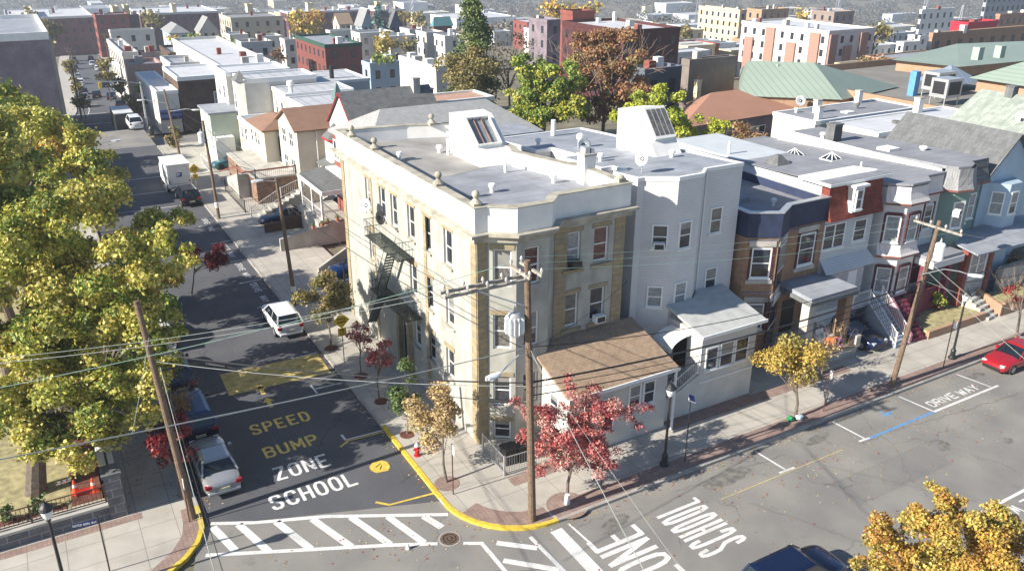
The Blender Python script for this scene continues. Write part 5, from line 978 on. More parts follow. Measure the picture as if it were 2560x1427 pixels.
# green porch building, white bay house, tall white house
t = thing('green_porch_house', 'small sage porch building with a white outdoor staircase and railings', 'house', (3, 69, 0))
a = MB(); a.prism(rect(1.0, 4.8, 68.2, 74.0), 0, 5.5); build('wall', a, M_SIDM, t); a = MB(); a.box(0.8, 5.0, 68.0, 74.2, 5.5, 5.72); build('roof', a, M_ROOFG, t)
steps(t, 4.5, 66.4, 0.8, 66.4, 1.2, 0.05, 3.0, 12, M_TRIM); fence('', '', [(4.5, 65.75), (0.8, 65.75)], 0.95, M_TRIM, parent=t, zs=[0.2, 3.0], gap=0.25)
a = MB(); a.box(0.6, 3.2, 66.9, 68.19, 0.05, 3.0); build('landing', a, M_TRIM, t); fence('', '', [(0.6, 67.0), (0.6, 68.2)], 0.95, M_TRIM, parent=t, z=3.0, gap=0.2)
fence('white_fence', 'white metal garden fence by the parked car near the outdoor stairs', [(-0.7, 62.0), (-0.7, 67.5), (0.8, 67.5)], 1.1, M_TRIM, gap=0.22)
t = simple_house('white_bay_house', 'cream-white house with a small pointed turret roof and corner bay', 5.0, 13.5, 66.8, 72.0, 9.2, M_WHST, 'flat', M_ROOFWS, par=0.25)
a = MB(); a.prism([(4.2, 67.2), (5.0, 66.7), (5.0, 69.6), (4.2, 69.2)], 2.0, 9.2); b_ = build('bay', a, M_WHST, t); a = MB(); a.add([(4.0, 67.0, 9.2), (5.3, 66.5, 9.2), (5.3, 69.9, 9.2), (4.0, 69.4, 9.2), (4.9, 68.2, 10.3)], [(0, 1, 4), (1, 2, 4), (2, 3, 4), (3, 0, 4), (3, 2, 1, 0)]); build('bay_roof', a, M_DGSH, b_)
window(t, (4.2, 68.2, 6.0), -math.pi/2, 0.9, 1.8); window(t, (5.0, 71.0, 6.0), -math.pi/2, 0.9, 1.8)
t = simple_house('white_end_house', 'tall white end house next to the brown brick building', 4.2, 12, 72.4, 79, 9.3, M_WHST, 'flat', M_ROOFW, par=0.25); wgrid(t, (4.2, 79), (4.2, 72.4), (0.35, 0.75), (6.2, 3.2), 0.9, 1.7)
# second row behind: long standing-seam roofs
t = simple_house('row_house', 'pale row house with a silver seamed roof directly behind the brown porch roof', 8.05, 17, 54.3, 60.8, 8.0, M_WHST, 'flat', M_ROOFWS, par=0.15); wgrid(t, (8.05, 60.8), (8.05, 54.3), (0.3, 0.7), (5.6,), 0.9, 1.7)
t = simple_house('row_house', 'pale yellow row house with a silver seamed roof, left of the white one', 8.05, 16, 61.0, 66.5, 8.3, M_SIDC, 'flat', M_ROOFWS, par=0.15); wgrid(t, (8.05, 66.5), (8.05, 61.0), (0.3, 0.7), (5.6,), 0.9, 1.7); vent(t, 9.0, 62, 8.3, 1.4, 0.25)
t = simple_house('long_row_house', 'long grey-sided house with a white seamed roof and black chimney pipes', 13.6, 20.5, 67.5, 76, 8.3, M_SIDG, 'flat', M_ROOFWS, par=0.1); vent(t, 16.5, 70, 8.3, 1.5, 0.28, False, M_DARK); vent(t, 14.5, 72, 8.3, 1.0, 0.2, False, M_DARK)
# across the cross street
t = simple_house('white_corner_shop', 'white corner building with deep blue front awning beyond the cross street', -1.3, 1.5, 92.0, 112, 4.6, M_WHST, 'flat', M_ROOFW, z0=-1.0, par=0.2, cat='shop'); wgrid(t, (-1.3, 112), (-1.3, 92), (0.2, 0.35, 0.5, 0.65, 0.85), (2.2,), 0.7, 1.3)
a = MB(); a.add([(-1.3, 91.99, 2.2), (1.5, 91.99, 2.2), (1.5, 90.9, 1.3), (-1.3, 90.9, 1.3), (-1.3, 90.9, 1.0), (1.5, 90.9, 1.0)], [(0, 3, 2, 1), (3, 4, 5, 2)]); build('awning', a, mat('navy_awning', (0.01, 0.02, 0.09), 0.7), t)
t = simple_house('brown_brick_building', 'dark brown brick building with one tall window in its blank side wall', 1.66, 8.4, 92.0, 104, 6.2, M_BRKD, 'flat', M_ROOFW, z0=-1.0, par=0.3, cat='building'); window(t, (6.7, 92.0, 2.0), 0, 0.9, 2.2, pane=M_CURT2)
t = simple_house('corner_house', 'low white-roofed house behind the second maple, at the left edge', -31, -18.3, 54, 65, 6.3, M_WHST, 'flat', M_ROOFW, par=0.3); t = simple_house('corner_house', 'low pale house with light blue awning roof below the violet brick building', -31, -18.3, 66, 78, 5.8, M_SIDB, 'flat', M_ROOFG, par=0.3)
# ---------------------------------------------------------------- houses behind the main-street row
t = thing('brown_hip_house', 'wide low house with a plain brown hipped roof behind the back gardens', 'house', (53, 37, 0))
def pxroof(par, eave, ze, ridge, zr, m, wall_m, z0, nm='roof'):     # hipped roof: eave corners front-left, front-right, back-right, back-left
    E_ = [G3(u, v, ze) for u, v in eave]; R_ = [G3(u, v, zr) for u, v in ridge]; a = MB(); a.add(E_+R_, [(0, 1, 5, 4), (1, 2, 5), (2, 3, 4, 5), (3, 0, 4), (3, 2, 1, 0)]); build(nm, a, m, par)
    c_ = np.mean([p[:2] for p in E_], 0); W_ = [(p[0]+(c_[0]-p[0])*0.05, p[1]+(c_[1]-p[1])*0.05) for p in E_]; a = MB(); a.prism(W_, z0, ze-0.03, top=False); build('wall', a, wall_m, par); return W_
W_ = pxroof(t, [(1700, 322), (2078, 262), (1985, 208), (1716, 258)], 6.9, [(1779, 232), (1962, 210)], 8.8, mat('plain_brown_roof', (0.34, 0.175, 0.115), 0.9, 0.06, 0.6), M_BRKV, -2)
for k in (0.30, 0.42, 0.47, 0.52): window(t, (W_[0][0]+(W_[1][0]-W_[0][0])*k, W_[0][1]+(W_[1][1]-W_[0][1])*k, 4.2), math.atan2(W_[1][1]-W_[0][1], W_[1][0]-W_[0][0]), 1.1, 1.6)
x_, y_ = G(2000, 262, 7.6); dish(t, x_, y_, 7.2, (-0.4, -0.8, 0.4), 0.6, 0.8); x_, y_ = G(1742, 236, 8.0); chimney(t, x_, x_+0.6, y_, y_+0.6, 6.9, 9.6, M_CREAM, pots=1)
t = simple_house('mint_house', 'pale mint house with a grey flat roof and three white chimneys', 46.0, 61, 19.8, 25.0, 9.0, M_SIDM, 'flat', M_ROOFG2, par=0.12); wgrid(t, (46, 25), (46, 19.8), (0.3, 0.72), (6.0,), 0.85, 1.8)
for x, y in ((46.9, 20.3), (49.5, 22.8), (57.5, 24.4)): chimney(t, x, x+0.6, y, y+0.5, 8.9, 10.3, M_PARW)
vent(t, 48, 24, 9, 0.5, 0.12); vent(t, 55, 22.5, 9, 0.6, 0.14, True, M_DGSH); a = MB(); a.box(52, 53.2, 21.2, 22, 9.0, 9.12); build('roof_hatch', a, M_TRIM, t)
t = simple_house('white_roof_house', 'peach-walled house with a bright white roof and dark blue side wall', 46.9, 63.5, 13.6, 18.9, 9.0, mat('peach_render', (0.60, 0.50, 0.42), 0.8, 0.05), 'flat', M_ROOFW, par=0.12); chimney(t, 58.3, 59.0, 18.0, 18.6, 8.9, 10.5, M_PARW); wgrid(t, (46.9, 18.9), (46.9, 13.6), (0.3, 0.75), (6.2,), 0.9, 1.4); vent(t, 52.3, 15.9, 9, 0.25, 0.4, False, M_DGSH); window(t, (55.5, 13.6, 6.6), 0, 0.6, 1.2)
a = MB(); a.tube([(53.2, 13.52, 1), (53.2, 13.52, 9)], 0.09, 6); build('downpipe', a, M_TRIM, t)
t = simple_house('shingle_roof_house', 'house with a big grey-green mottled shingle roof and white dormer at the right edge', 52.8, 66, 4.0, 12.5, 8.3, M_WHST, 'gable', M_GNSH, axis='y', rise=3.6, over=0.3)
a = MB(); a.box(56.4, 58.8, 4.6, 7.4, 9.6, 11.0); d_ = build('dormer', a, M_TRIM, t); window(t, (56.4, 5.3, 9.7), -math.pi/2, 0.9, 1.1, style='cross'); window(t, (56.4, 6.6, 9.7), -math.pi/2, 0.9, 1.1, style='cross'); chimney(t, 58.8, 59.6, 9.5, 10.2, 11, 12.8, M_DGSH, cap=M_DGSH)
t = simple_house('low_grey_building', 'low flat grey-roofed building with a white chimney between the row and the shingle roof', 41.5, 52.5, 12.6-3.4, 13.2, 7.0, M_WHST, 'flat', M_ROOFG2, par=0.2); chimney(t, 46.0, 46.8, 9.8, 10.5, 7, 9.2, M_PARW)
t = simple_house('garage_row', 'low white-roofed garages behind the red mansard house', 33, 45.6, 19.5, 24.5, 4.2, M_WHST, 'flat', M_ROOFG2, par=0.15, cat='garage'); a = MB(); a.box(38, 40, 21, 22.5, 4.2, 4.35); build('roof_hatch', a, M_DGSH, t)
t = simple_house('slatted_shed', 'low shed with a white slatted pergola roof behind the sage house', 38.5, 46, 16.0-0.2, 19, 5.6, M_WHST, 'flat', M_ROOFW, par=0.1, cat='shed')
a = MB()
for i in range(14): a.box(38.6+i*0.53, 38.72+i*0.53, 15.9, 18.9, 5.75, 5.83)
build('slats', a, M_DGSH, t)
# school with green metal roofs
t = thing('school', 'large tan school with pale green metal hipped roofs and flat grey roofs with machinery', 'school', (85, 32, 0))
a = MB(); a.prism(rect(64, 120, 17.5, 46), -8, 8.0); build('wall', a, M_TANB, t); a = MB(); a.box(64.4, 119.6, 18, 45.6, 7.9, 8.05); build('flat_roof', a, mat('dark_flat_roof', (0.20, 0.19, 0.17), 0.9, 0.2, 0.3), t); a = MB(); a.ring(offset(rect(64, 120, 17.5, 46), -0.1), offset(rect(64, 120, 17.5, 46), 0.35), 7.2, 8.9); build('parapet', a, M_TANB, t)
def gh(px, ze, apx, zr):
    P = [G3(u, v, ze) for u, v in px]; Q = [G3(u, v, zr) for u, v in apx]; return P, Q
pxroof(t, [(1846, 240), (2106, 250), (2248, 217), (1850, 176)], 8.2, [(1872, 152), (2036, 157)], 11.6, M_GRMET, M_TANB, -3, 'green_roof')
pxroof(t, [(2398, 168), (2700, 140), (2640, 100), (2228, 150)], 9.5, [(2392, 110), (2560, 106)], 10.8, M_GRMET, M_TANB, -8, 'green_roof')
a = MB(); a.add([(80, 18, 9.6), (100, 18, 9.6), (100, 27, 9.6), (80, 27, 9.6), (84, 22.5, 12), (96, 22.5, 12)], [(0, 1, 5, 4), (1, 2, 5), (2, 3, 4, 5), (3, 0, 4)]); build('green_roof', a, M_GRMET, t); a = MB(); a.prism(rect(80.8, 99.2, 18.6, 26.4), 8, 9.55); build('hall', a, M_TANB, t)
for u_, v_, z_ in ((1945, 165, 11.2), (2098, 190, 10.0), (2450, 122, 12.4), (2505, 118, 12.0)): x, y = G(u_, v_, z_); a = MB(); a.box(x, x+1.0, y, y+0.9, z_-1.4, z_+0.1); build('roof_ventilator', a, mat('green_vent', (0.30, 0.38, 0.32), 0.6), t)
for x, y, w_ in ((68.5, 22.0, 2.6), (72, 25.5, 3.2)):
    a = MB(); a.box(x, x+w_, y, y+2.0, 8.9, 10.9); o = build('cooling_unit', a, M_STEEL, t); a = MB(); a.box(x-0.02, x-0.001, y+0.3, y+1.7, 9.3, 10.6); a.box(x+0.3, x+w_-0.3, y-0.02, y-0.001, 9.2, 10.6); build('grille', a, M_DARK, o)
    a = MB()
    for dx in (0.1, w_-0.2):
        for dy in (0.1, 1.8): a.box(x+dx, x+dx+0.1, y+dy, y+dy+0.1, 8.05, 8.9)
    build('stand', a, M_STEEL, o)
a = MB(); a.box(71.2, 72.0, 27.8, 28.6, 8.05, 10.8); build('blue_duct', a, mat('blue_duct', (0.10, 0.28, 0.55), 0.6), t)
a = MB(); a.add([(77, 27, 8.9), (83, 27, 8.9), (83, 32, 8.9), (77, 32, 8.9), (80, 29.5, 10.8)], [(0, 1, 4), (1, 2, 4), (2, 3, 4), (3, 0, 4)]); build('glass_pyramid', a, mat('blue_grey_glass', (0.22, 0.27, 0.33), 0.25, 0.1, 1, 'rib', size=(0.7, 1)), t)
# ---------------------------------------------------------------- the town beyond
FW_M = {}
def farwin(parent, P, ang, w_, h_, m=None):
    m = m or M_GLASS; k = (w_, h_, m.name)
    if k not in FW_M:
        me = bpy.data.meshes.new('window'); a = MB(); a.box(-w_/2, w_/2, -0.05, 0, 0, h_); me.from_pydata(a.v, [], a.f); me.materials.append(m); FW_M[k] = me
    o = bpy.data.objects.new('window', FW_M[k]); col.objects.link(o); o.parent = parent; o.location = Vector(P)-worg(parent); o.rotation_euler = (0, 0, ang)
def solve(f, lo, hi):
    for _ in range(40):
        m = (lo+hi)/2
        if f(m): lo = m
        else: hi = m
    return lo
def far_block(label, ul, uc, vc, ur, d, wm, rm=None, name='building', cat='building', st=3.2, win=True, par=0.5, hw=None, group=None, wl=True, extra=2, dmax=45):
    p = atd(uc, vc, d); x0, y0, z1 = p; rm = rm or M_ROOFG; rr = random.Random(int(uc*7+vc))
    x1 = x0+solve(lambda q: proj(x0+q, y0, z1)[0] < ur, 0.5, 90); y1 = y0+solve(lambda q: proj(x0, y0+q, z1)[0] > ul, 0.5, dmax)
    zg = min(gz(x0, y0), gz(x1, y1))-1.0; z0 = zg; t = thing(name, label, cat, (x0, y0, z0), group=group)
    a = MB(); a.prism(rect(x0, x1, y0, y1), z0, z1-0.05); build('wall', a, wm, t)
    a = MB(); a.box(x0+0.2, x1-0.2, y0+0.2, y1-0.2, z1-0.7, z1-par); build('roof', a, rm, t) if False else None
    a = MB(); a.box(x0+0.02, x1-0.02, y0+0.02, y1-0.02, z1-0.049, z1); build('roof', a, rm, t)
    a = MB(); a.ring(offset(rect(x0, x1, y0, y1), -0.1), offset(rect(x0, x1, y0, y1), 0.25), z1-0.3, z1+par); build('parapet', a, wm if hw is None else hw, t)
    if win:
        ns = max(1, min(5, int((z1-z0-1)/st))); ww, wh = 1.0, 1.6
        for k in range(ns):
            zz = z1-2.6-k*st
            if zz < z0+1.5: break
            n = max(1, min(14, int((x1-x0)/3.0)))
            for i in range(n): farwin(t, (x0+(x1-x0)*(i+0.5)/n, y0, zz), 0, ww, wh)
            if wl:
                n = max(1, min(10, int((y1-y0)/3.0)))
                for i in range(n): farwin(t, (x0, y0+(y1-y0)*(i+0.5)/n, zz), -math.pi/2, ww, wh)
    for k in range(extra):
        x, y = rr.uniform(x0+1, x1-0.8) if x1-x0 > 2.2 else (x0+x1)/2, rr.uniform(y0+1, y1-0.8) if y1-y0 > 2.2 else (y0+y1)/2
        a = MB(); s_ = rr.uniform(0.3, 0.7); a.box(x-s_, x+s_, y-s_, y+s_, z1, z1+rr.uniform(0.8, 1.8)); build('chimney', a, rr.choice([M_PARW, M_BRKR, M_CONC]), t)
    return t, (x0, x1, y0, y1, z0, z1)
def far_gable(label, ul, uc, vc, ur, d, wm, rm, axis='y', rise=2.4, cat='house', name='house'):
    p = atd(uc, vc, d); x0, y0, z1 = p
    x1 = x0+solve(lambda q: proj(x0+q, y0, z1)[0] < ur, 0.5, 60); y1 = y0+solve(lambda q: proj(x0, y0+q, z1)[0] > ul, 0.5, 16)
    z0 = gz(x0, y0)-1; t = thing(name, label, cat, (x0, y0, z0)); a = MB()
    if axis == 'hip': a.prism(rect(x0, x1, y0, y1), z0, z1-0.1); build('wall', a, wm, t); hip(t, x0, x1, y0, y1, z1, z1+rise, rm, min(x1-x0, y1-y0)*0.5, 0.4)
    else: gable_wall(a, x0, x1, y0, y1, z0, z1, z1+rise, axis); build('wall', a, wm, t); gable(t, x0, x1, y0, y1, z1+0.03, z1+rise+0.03, axis, rm, over=0.4)
    for k in (0, 1):
        for i in range(2): farwin(t, (x0+(x1-x0)*(0.3+0.4*i), y0, z1-2.2-3*k), 0, 0.9, 1.4)
        farwin(t, (x0, (y0+y1)/2, z1-2.2-3*k), -math.pi/2, 0.9, 1.4)
    return t
# big violet-brown building at the left edge
t = thing('brick_building', 'large blank violet-brown brick building at the far left edge', 'building', (-25, 98, -1))
a = MB(); a.prism(rect(-44, -12.9, 98, 128), -3, 12.0); build('wall', a, M_BRKV, t); a = MB(); a.box(-43.8, -13.1, 98.2, 127.8, 12.0, 12.15); build('roof', a, M_ROOFG, t); a = MB(); a.ring(rect(-44.1, -12.8, 97.9, 128.1), rect(-43.7, -13.2, 98.3, 127.7), 11.7, 12.7); build('parapet', a, M_PARW, t)
a = MB(); a.prism([(-12.89, 100), (-12.4, 100), (-12.4, 127), (-12.89, 127)], -3, 11.5); build('side_trim', a, M_CONC, t)
FB = far_block
FB('tall red-painted brick building with arched windows at the end of the side street', 231, 238, 42, 321, 340, M_BRKR, M_ROOFG2, cat='building')
FB('dark brick wing attached to the right of the tall red building', 320, 322, 41, 347, 350, M_BRKD)
FB('grey-roofed row with small dormers in front of the red building', 272, 276, 82, 385, 262, M_WHST, M_DGSH, extra=0)
FB('white-fronted row house with dark side wall, nearest the far street', 268, 306, 138, 345, 178, M_WHST, M_ROOFG, cat='house')
FB('row house with a violet-brown side wall, second along the far block', 346, 354, 139, 398, 180, M_BRKV, M_ROOFG, cat='house')
FB('row house with a dark brown side wall, third along the far block', 400, 427, 138, 512, 182, M_BRKD, M_ROOFG, cat='house')
FB('low building with a pinkish brick wall and bright blue end near the far street', 312, 326, 170, 405, 150, mat('pink_brick', (0.36, 0.25, 0.22), 0.9, 0.15), M_ROOFG, win=False)
FB('long low pale-roofed building behind the brown brick one', 402, 427, 166, 560, 158, M_SIDG, M_ROOFG, win=False)
FB('wide white-roofed building with skylights behind the white bay house', 430, 560, 178, 700, 140, M_WHST, M_ROOFW, win=False, extra=4)
FB('beige apartment block with lift towers, mid distance left', 548, 577, 49, 706, 300, mat('beige_brick', (0.45, 0.40, 0.31), 0.9), M_ROOFG2)
FB('white two-storey house with three windows behind the silver roofs', 588, 604, 112, 680, 200, M_WHST, M_ROOFG2, cat='house')
FB('three-storey dark red brick building with green cornice and white arched windows', 738, 812, 118, 904, 197, mat('mid_maroon_brick', (0.17, 0.05, 0.04), 0.9, 0.2), M_ROOFG, hw=mat('green_cornice', (0.02, 0.07, 0.045), 0.7), extra=3)
FB('light blue sided house right of the dark red brick building', 905, 925, 165, 998, 168, M_SIDB, M_ROOFG2, cat='house')
FB('cream stucco building with a big square rooftop block, left of the tall conifer', 998, 1090, 175, 1116, 128, M_WHST, M_ROOFG, win=False, extra=3)
for i, (ul, uc, vc, ur, d) in enumerate(((815, 826, 82, 905, 262), (878, 900, 88, 985, 250), (950, 975, 96, 1040, 240), (1000, 1024, 78, 1062, 262), (1040, 1066, 86, 1110, 250), (1085, 1112, 95, 1160, 240), (560, 575, 92, 620, 250), (640, 655, 96, 705, 250), (700, 712, 104, 745, 235))):
    FB('far white row house with a silver flat roof, '+('first', 'second', 'third', 'fourth', 'fifth', 'sixth', 'seventh', 'eighth', 'ninth')[[3, 4, 5, 6, 7, 8, 0, 1, 2][i]]+' from the left of nine', ul, uc, vc, ur, d, M_WHST, M_ROOFG, name='row_house', cat='house', group='white row houses in the middle distance', extra=1)
FB('brown brick building with a lit gable end behind the rust-coloured tree', 1322, 1368, 56, 1408, 200, M_BRKV, M_ROOFG, extra=1)
FB('square brick tower rising from the long maroon building', 1402, 1432, 35, 1486, 178, M_BRKR, M_BRKD, win=False, extra=0)
FB('long maroon brick building with tall windows behind the rust-coloured tree', 1406, 1560, 83, 1700, 160, M_BRKM, M_ROOFW, extra=4)
FB('dark grey rendered house with a white roof behind the yellow-green tree', 1575, 1612, 183, 1706, 108, mat('slate_blue_render', (0.12, 0.14, 0.17), 0.9), M_ROOFW, cat='house')
FB('grey-brown blank-walled building left of the green school roof', 1706, 1724, 160, 1841, 106, M_GREYW, M_ROOFG, win=False, extra=1)
t, bx = FB('four-storey white and brick apartment building with paired windows', 1855, 2073, 83, 2188, 225, M_WHST, M_ROOFW, st=3.1, win=True, extra=5, dmax=60)
for k in range(4):
    y_ = bx[2]+(bx[3]-bx[2])*(0.08+0.25*k); a = MB(); a.box(bx[0]-0.5, bx[0]-0.01, y_, y_+3.0, bx[4], bx[5]-0.4-(k % 2)*3); build('brick_bay', a, mat('pinkish_brick', (0.33, 0.20, 0.155), 0.9, 0.1), t)
for k in range(3):
    x_ = bx[0]+(bx[1]-bx[0])*(0.02+0.33*k); a = MB(); a.box(x_, x_+2.6, bx[2]-0.5, bx[2]-0.01, bx[4], bx[5]-0.4-(k % 2)*3); build('brick_bay', a, mat('pinkish_brick', (0.33, 0.20, 0.155), 0.9, 0.1), t)
FB('long cream apartment block on the far rise', 1748, 1850, 29, 1866, 330, M_CREAM, M_ROOFG, st=3.0)
FB('cream and dark brick apartment block right of the long cream one', 1868, 1905, 28, 1972, 325, mat('yellow_brown_brick', (0.35, 0.24, 0.15), 0.9), M_ROOFG)
FB('brown and grey brick apartment block with balconies, far right of centre', 2030, 2086, 34, 2136, 330, mat('grey_brown_brick', (0.26, 0.2, 0.17), 0.9), M_ROOFG)
FB('tan building with an orange cornice and white windows behind the second green roof', 2324, 2332, 90, 2575, 172, M_TANB, M_ROOFG)
FB('bright red metal-clad building in the distance at upper right', 2378, 2420, 62, 2496, 230, mat('crimson_cladding', (0.42, 0.01, 0.03), 0.6), M_ROOFG, win=False)
FB('grey high-rise tower cut off by the upper right corner', 2472, 2480, -60, 2640, 360, mat('tower_grey', (0.33, 0.34, 0.37), 0.8), M_ROOFG, extra=0)
FB('white building with blue window bands in the distance', 2300, 2305, 28, 2388, 320, M_PARW, M_ROOFW)
FB('brick and cream flats at the right edge under the high-rise', 2490, 2500, 40, 2590, 300, mat('warm_brick', (0.35, 0.2, 0.14), 0.9), M_ROOFG)
for nm, a_ in (('far dark-red brick terrace, left stretch behind the street end', (5, 15, 50, 232, 385)), ('far dark-red brick terrace behind the red building', (322, 350, 38, 545, 390)), ('far dark-red brick terrace, middle stretch', (700, 720, 34, 925, 395)), ('far dark-red brick terrace, right stretch by the blue-green conifer', (925, 940, 28, 1015, 398))):
    FB(nm, *a_, mat('far_purple_brick', (0.13, 0.05, 0.06), 0.9, 0.2), M_ROOFW, hw=M_ROOFW, group='long brick terrace', extra=5)
for i, (ul, uc, vc, ur, d) in enumerate(((60, 66, 30, 82, 392), (274, 281, 20, 296, 370), (305, 310, 17, 322, 372), (424, 429, 14, 440, 395), (612, 618, 14, 632, 396), (763, 769, 11, 782, 400), (936, 942, 8, 954, 400))):
    FB('narrow cream water tower house on the far terrace roof, '+('first', 'second', 'third', 'fourth', 'fifth', 'sixth', 'seventh')[i]+' from the left', ul, uc, vc, ur, d, M_CREAM, M_ROOFG, name='rooftop_tower', cat='tower', group='cream towers on the far terrace', win=False, extra=0)
far_gable('small blue house with grey roof left of the beige block', 405, 425, 84, 472, 290, M_SIDB, M_GRYSH, 'hip', 2.4)
far_gable('small cream house with a steep grey roof and dormer', 488, 500, 78, 546, 300, M_SIDT, M_GRYSH, 'y', 4)
far_gable('cream house with a yellow-brown gable roof in the middle distance', 832, 848, 60, 880, 300, M_SIDT, M_BRNSH, 'x', 3.0)
far_gable('blue gabled house left of the blue-green conifer', 888, 905, 62, 934, 290, M_SIDB, M_GRYSH, 'y', 4.5)
far_gable('dark blue gabled house right of the blue-green conifer', 962, 975, 64, 1004, 285, mat('dark_blue_siding', (0.06, 0.08, 0.15), 0.8), M_DGSH, 'y', 4.5)
far_gable('pavilion with a teal pyramid roof behind the white rows', 1080, 1085, 66, 1130, 270, M_BRKR, mat('teal_roof', (0.10, 0.25, 0.26), 0.7), 'hip', 2.6)
# scattered blocks down the slope and on the plain
rr = random.Random(11); cnt = 0
pal = [('white', M_PARW), ('cream', M_CREAM), ('grey', M_SIDG), ('brick', M_BRKR), ('tan', M_TANB)]
spots = []
for (u0, u1, v0, v1, d0, d1, n) in ((1130, 1420, 8, 60, 300, 520, 10), (1480, 1760, 18, 75, 300, 520, 12), (1640, 1850, 85, 140, 210, 260, 9), (1860, 2360, 42, 72, 290, 420, 14), (2150, 2330, 85, 140, 190, 240, 7), (10, 230, 15, 40, 700, 900, 8), (60, 1150, -6, 26, 700, 1100, 48), (1150, 2470, -8, 20, 560, 1050, 76)):
    for i in range(n): spots.append((u0+(u1-u0)*(i+rr.random()*0.8)/n, rr.uniform(v0, v1), rr.uniform(d0, d1)))
spots.sort()
ordn = lambda n: '%d%s' % (n, 'th' if 10 <= n % 100 <= 20 else {1: 'st', 2: 'nd', 3: 'rd'}.get(n % 10, 'th'))
for i, (u, v, d) in enumerate(spots):
    cn, cm_ = rr.choice(pal if d < 500 else pal[:3]); p = atd(u, v, d); g_ = gz(p[0], p[1])
    hgt = rr.uniform(5, 10) if d < 500 else rr.uniform(6, 16)
    z1 = g_+hgt; ang = None; uu, vv = proj(p[0], p[1], z1); wpx_ = 2100/d*rr.uniform(8, 22 if d < 500 else 60)
    FB('distant low %s building, %s from the left of the small ones on the horizon side' % (cn, ordn(i+1)), uu-wpx_*0.3, uu, vv, uu+wpx_*0.7, d, cm_, rr.choice([M_ROOFG, M_ROOFW, M_ROOFW]), name='distant_building', cat='building', group='small distant buildings', win=d < 430, extra=0, par=0.3)
# ---------------------------------------------------------------- trees and shrubs
def leafmat():
    m = bpy.data.materials.new('leaves'); m.use_nodes = True; t = m.node_tree; N = t.nodes; b = N['Principled BSDF']; b.inputs['Roughness'].default_value = 0.55
    at = N.new('ShaderNodeVertexColor'); at.layer_name = 'leaf'; t.links.new(at.outputs[0], b.inputs['Base Color'])
    tr = N.new('ShaderNodeBsdfTranslucent'); t.links.new(at.outputs[0], tr.inputs[0]); mx = N.new('ShaderNodeMixShader'); mx.inputs[0].default_value = 0.22
    t.links.new(b.outputs[0], mx.inputs[1]); t.links.new(tr.outputs[0], mx.inputs[2]); t.links.new(mx.outputs[0], N['Material Output'].inputs[0]); return m
M_LEAF = leafmat()
def leaves(name, blobs, n, size, pal, parent, seed, hang=0.0, clump=0.12):
    rs = np.random.RandomState(seed); B = np.array([[*c, *((r, r, r) if np.isscalar(r) else r)] for c, r in blobs]); wt = (B[:, 3]*B[:, 5]); wt = wt/wt.sum()
    k = rs.choice(len(B), n, p=wt); d = rs.normal(size=(n, 3)); d /= np.linalg.norm(d, axis=1)[:, None]; d[:, 2] = np.where(d[:, 2] < -0.35, -d[:, 2]*0.7, d[:, 2])
    rad = 0.62+0.42*rs.rand(n)**0.6; c = B[k, :3]+d*B[k, 3:6]*rad[:, None]
    c += rs.normal(size=(n, 3))*size*0.6; c[:, 2] -= hang*rs.rand(n)
    nrm = d+rs.normal(size=(n, 3))*0.75; nrm /= np.linalg.norm(nrm, axis=1)[:, None]
    t1 = np.cross(nrm, rs.normal(size=(n, 3))); t1 /= np.linalg.norm(t1, axis=1)[:, None]; t2 = np.cross(nrm, t1)
    s = size*(0.35+0.45*rs.rand(n))[:, None]; a = t1*s; b = t2*s*0.8
    V = np.stack([c-a, c-b*0.9+a*0.15, c+a, c+b*0.9+a*0.15], 1).reshape(-1, 3)-np.array(worg(parent))
    P = np.array([p[0] for p in pal]); pw = np.array([p[1] for p in pal], float); pw /= pw.sum()
    cl = rs.choice(len(P), len(B), p=pw)[k]; own = rs.choice(len(P), n, p=pw); idx = np.where(rs.rand(n) < 0.55, cl, own)
    colr = P[idx]*(0.78+0.44*rs.rand(n))[:, None]*(1+clump*(rs.rand(len(B))-0.5)[k])[:, None]
    me = bpy.data.meshes.new(name); me.vertices.add(4*n); me.loops.add(4*n); me.polygons.add(n)
    me.vertices.foreach_set('co', V.astype(np.float32).ravel()); me.loops.foreach_set('vertex_index', np.arange(4*n, dtype=np.int32))
    me.polygons.foreach_set('loop_start', np.arange(0, 4*n, 4, dtype=np.int32)); me.update(calc_edges=True)
    ca = me.color_attributes.new('leaf', 'FLOAT_COLOR', 'POINT'); cc = np.ones((4*n, 4), np.float32); cc[:, :3] = np.repeat(np.clip(colr, 0, 1), 4, 0); ca.data.foreach_set('color', cc.ravel())
    me.materials.append(M_LEAF); o = bpy.data.objects.new(name, me); col.objects.link(o); o.parent = parent; o['_w'] = tuple(worg(parent)); return o
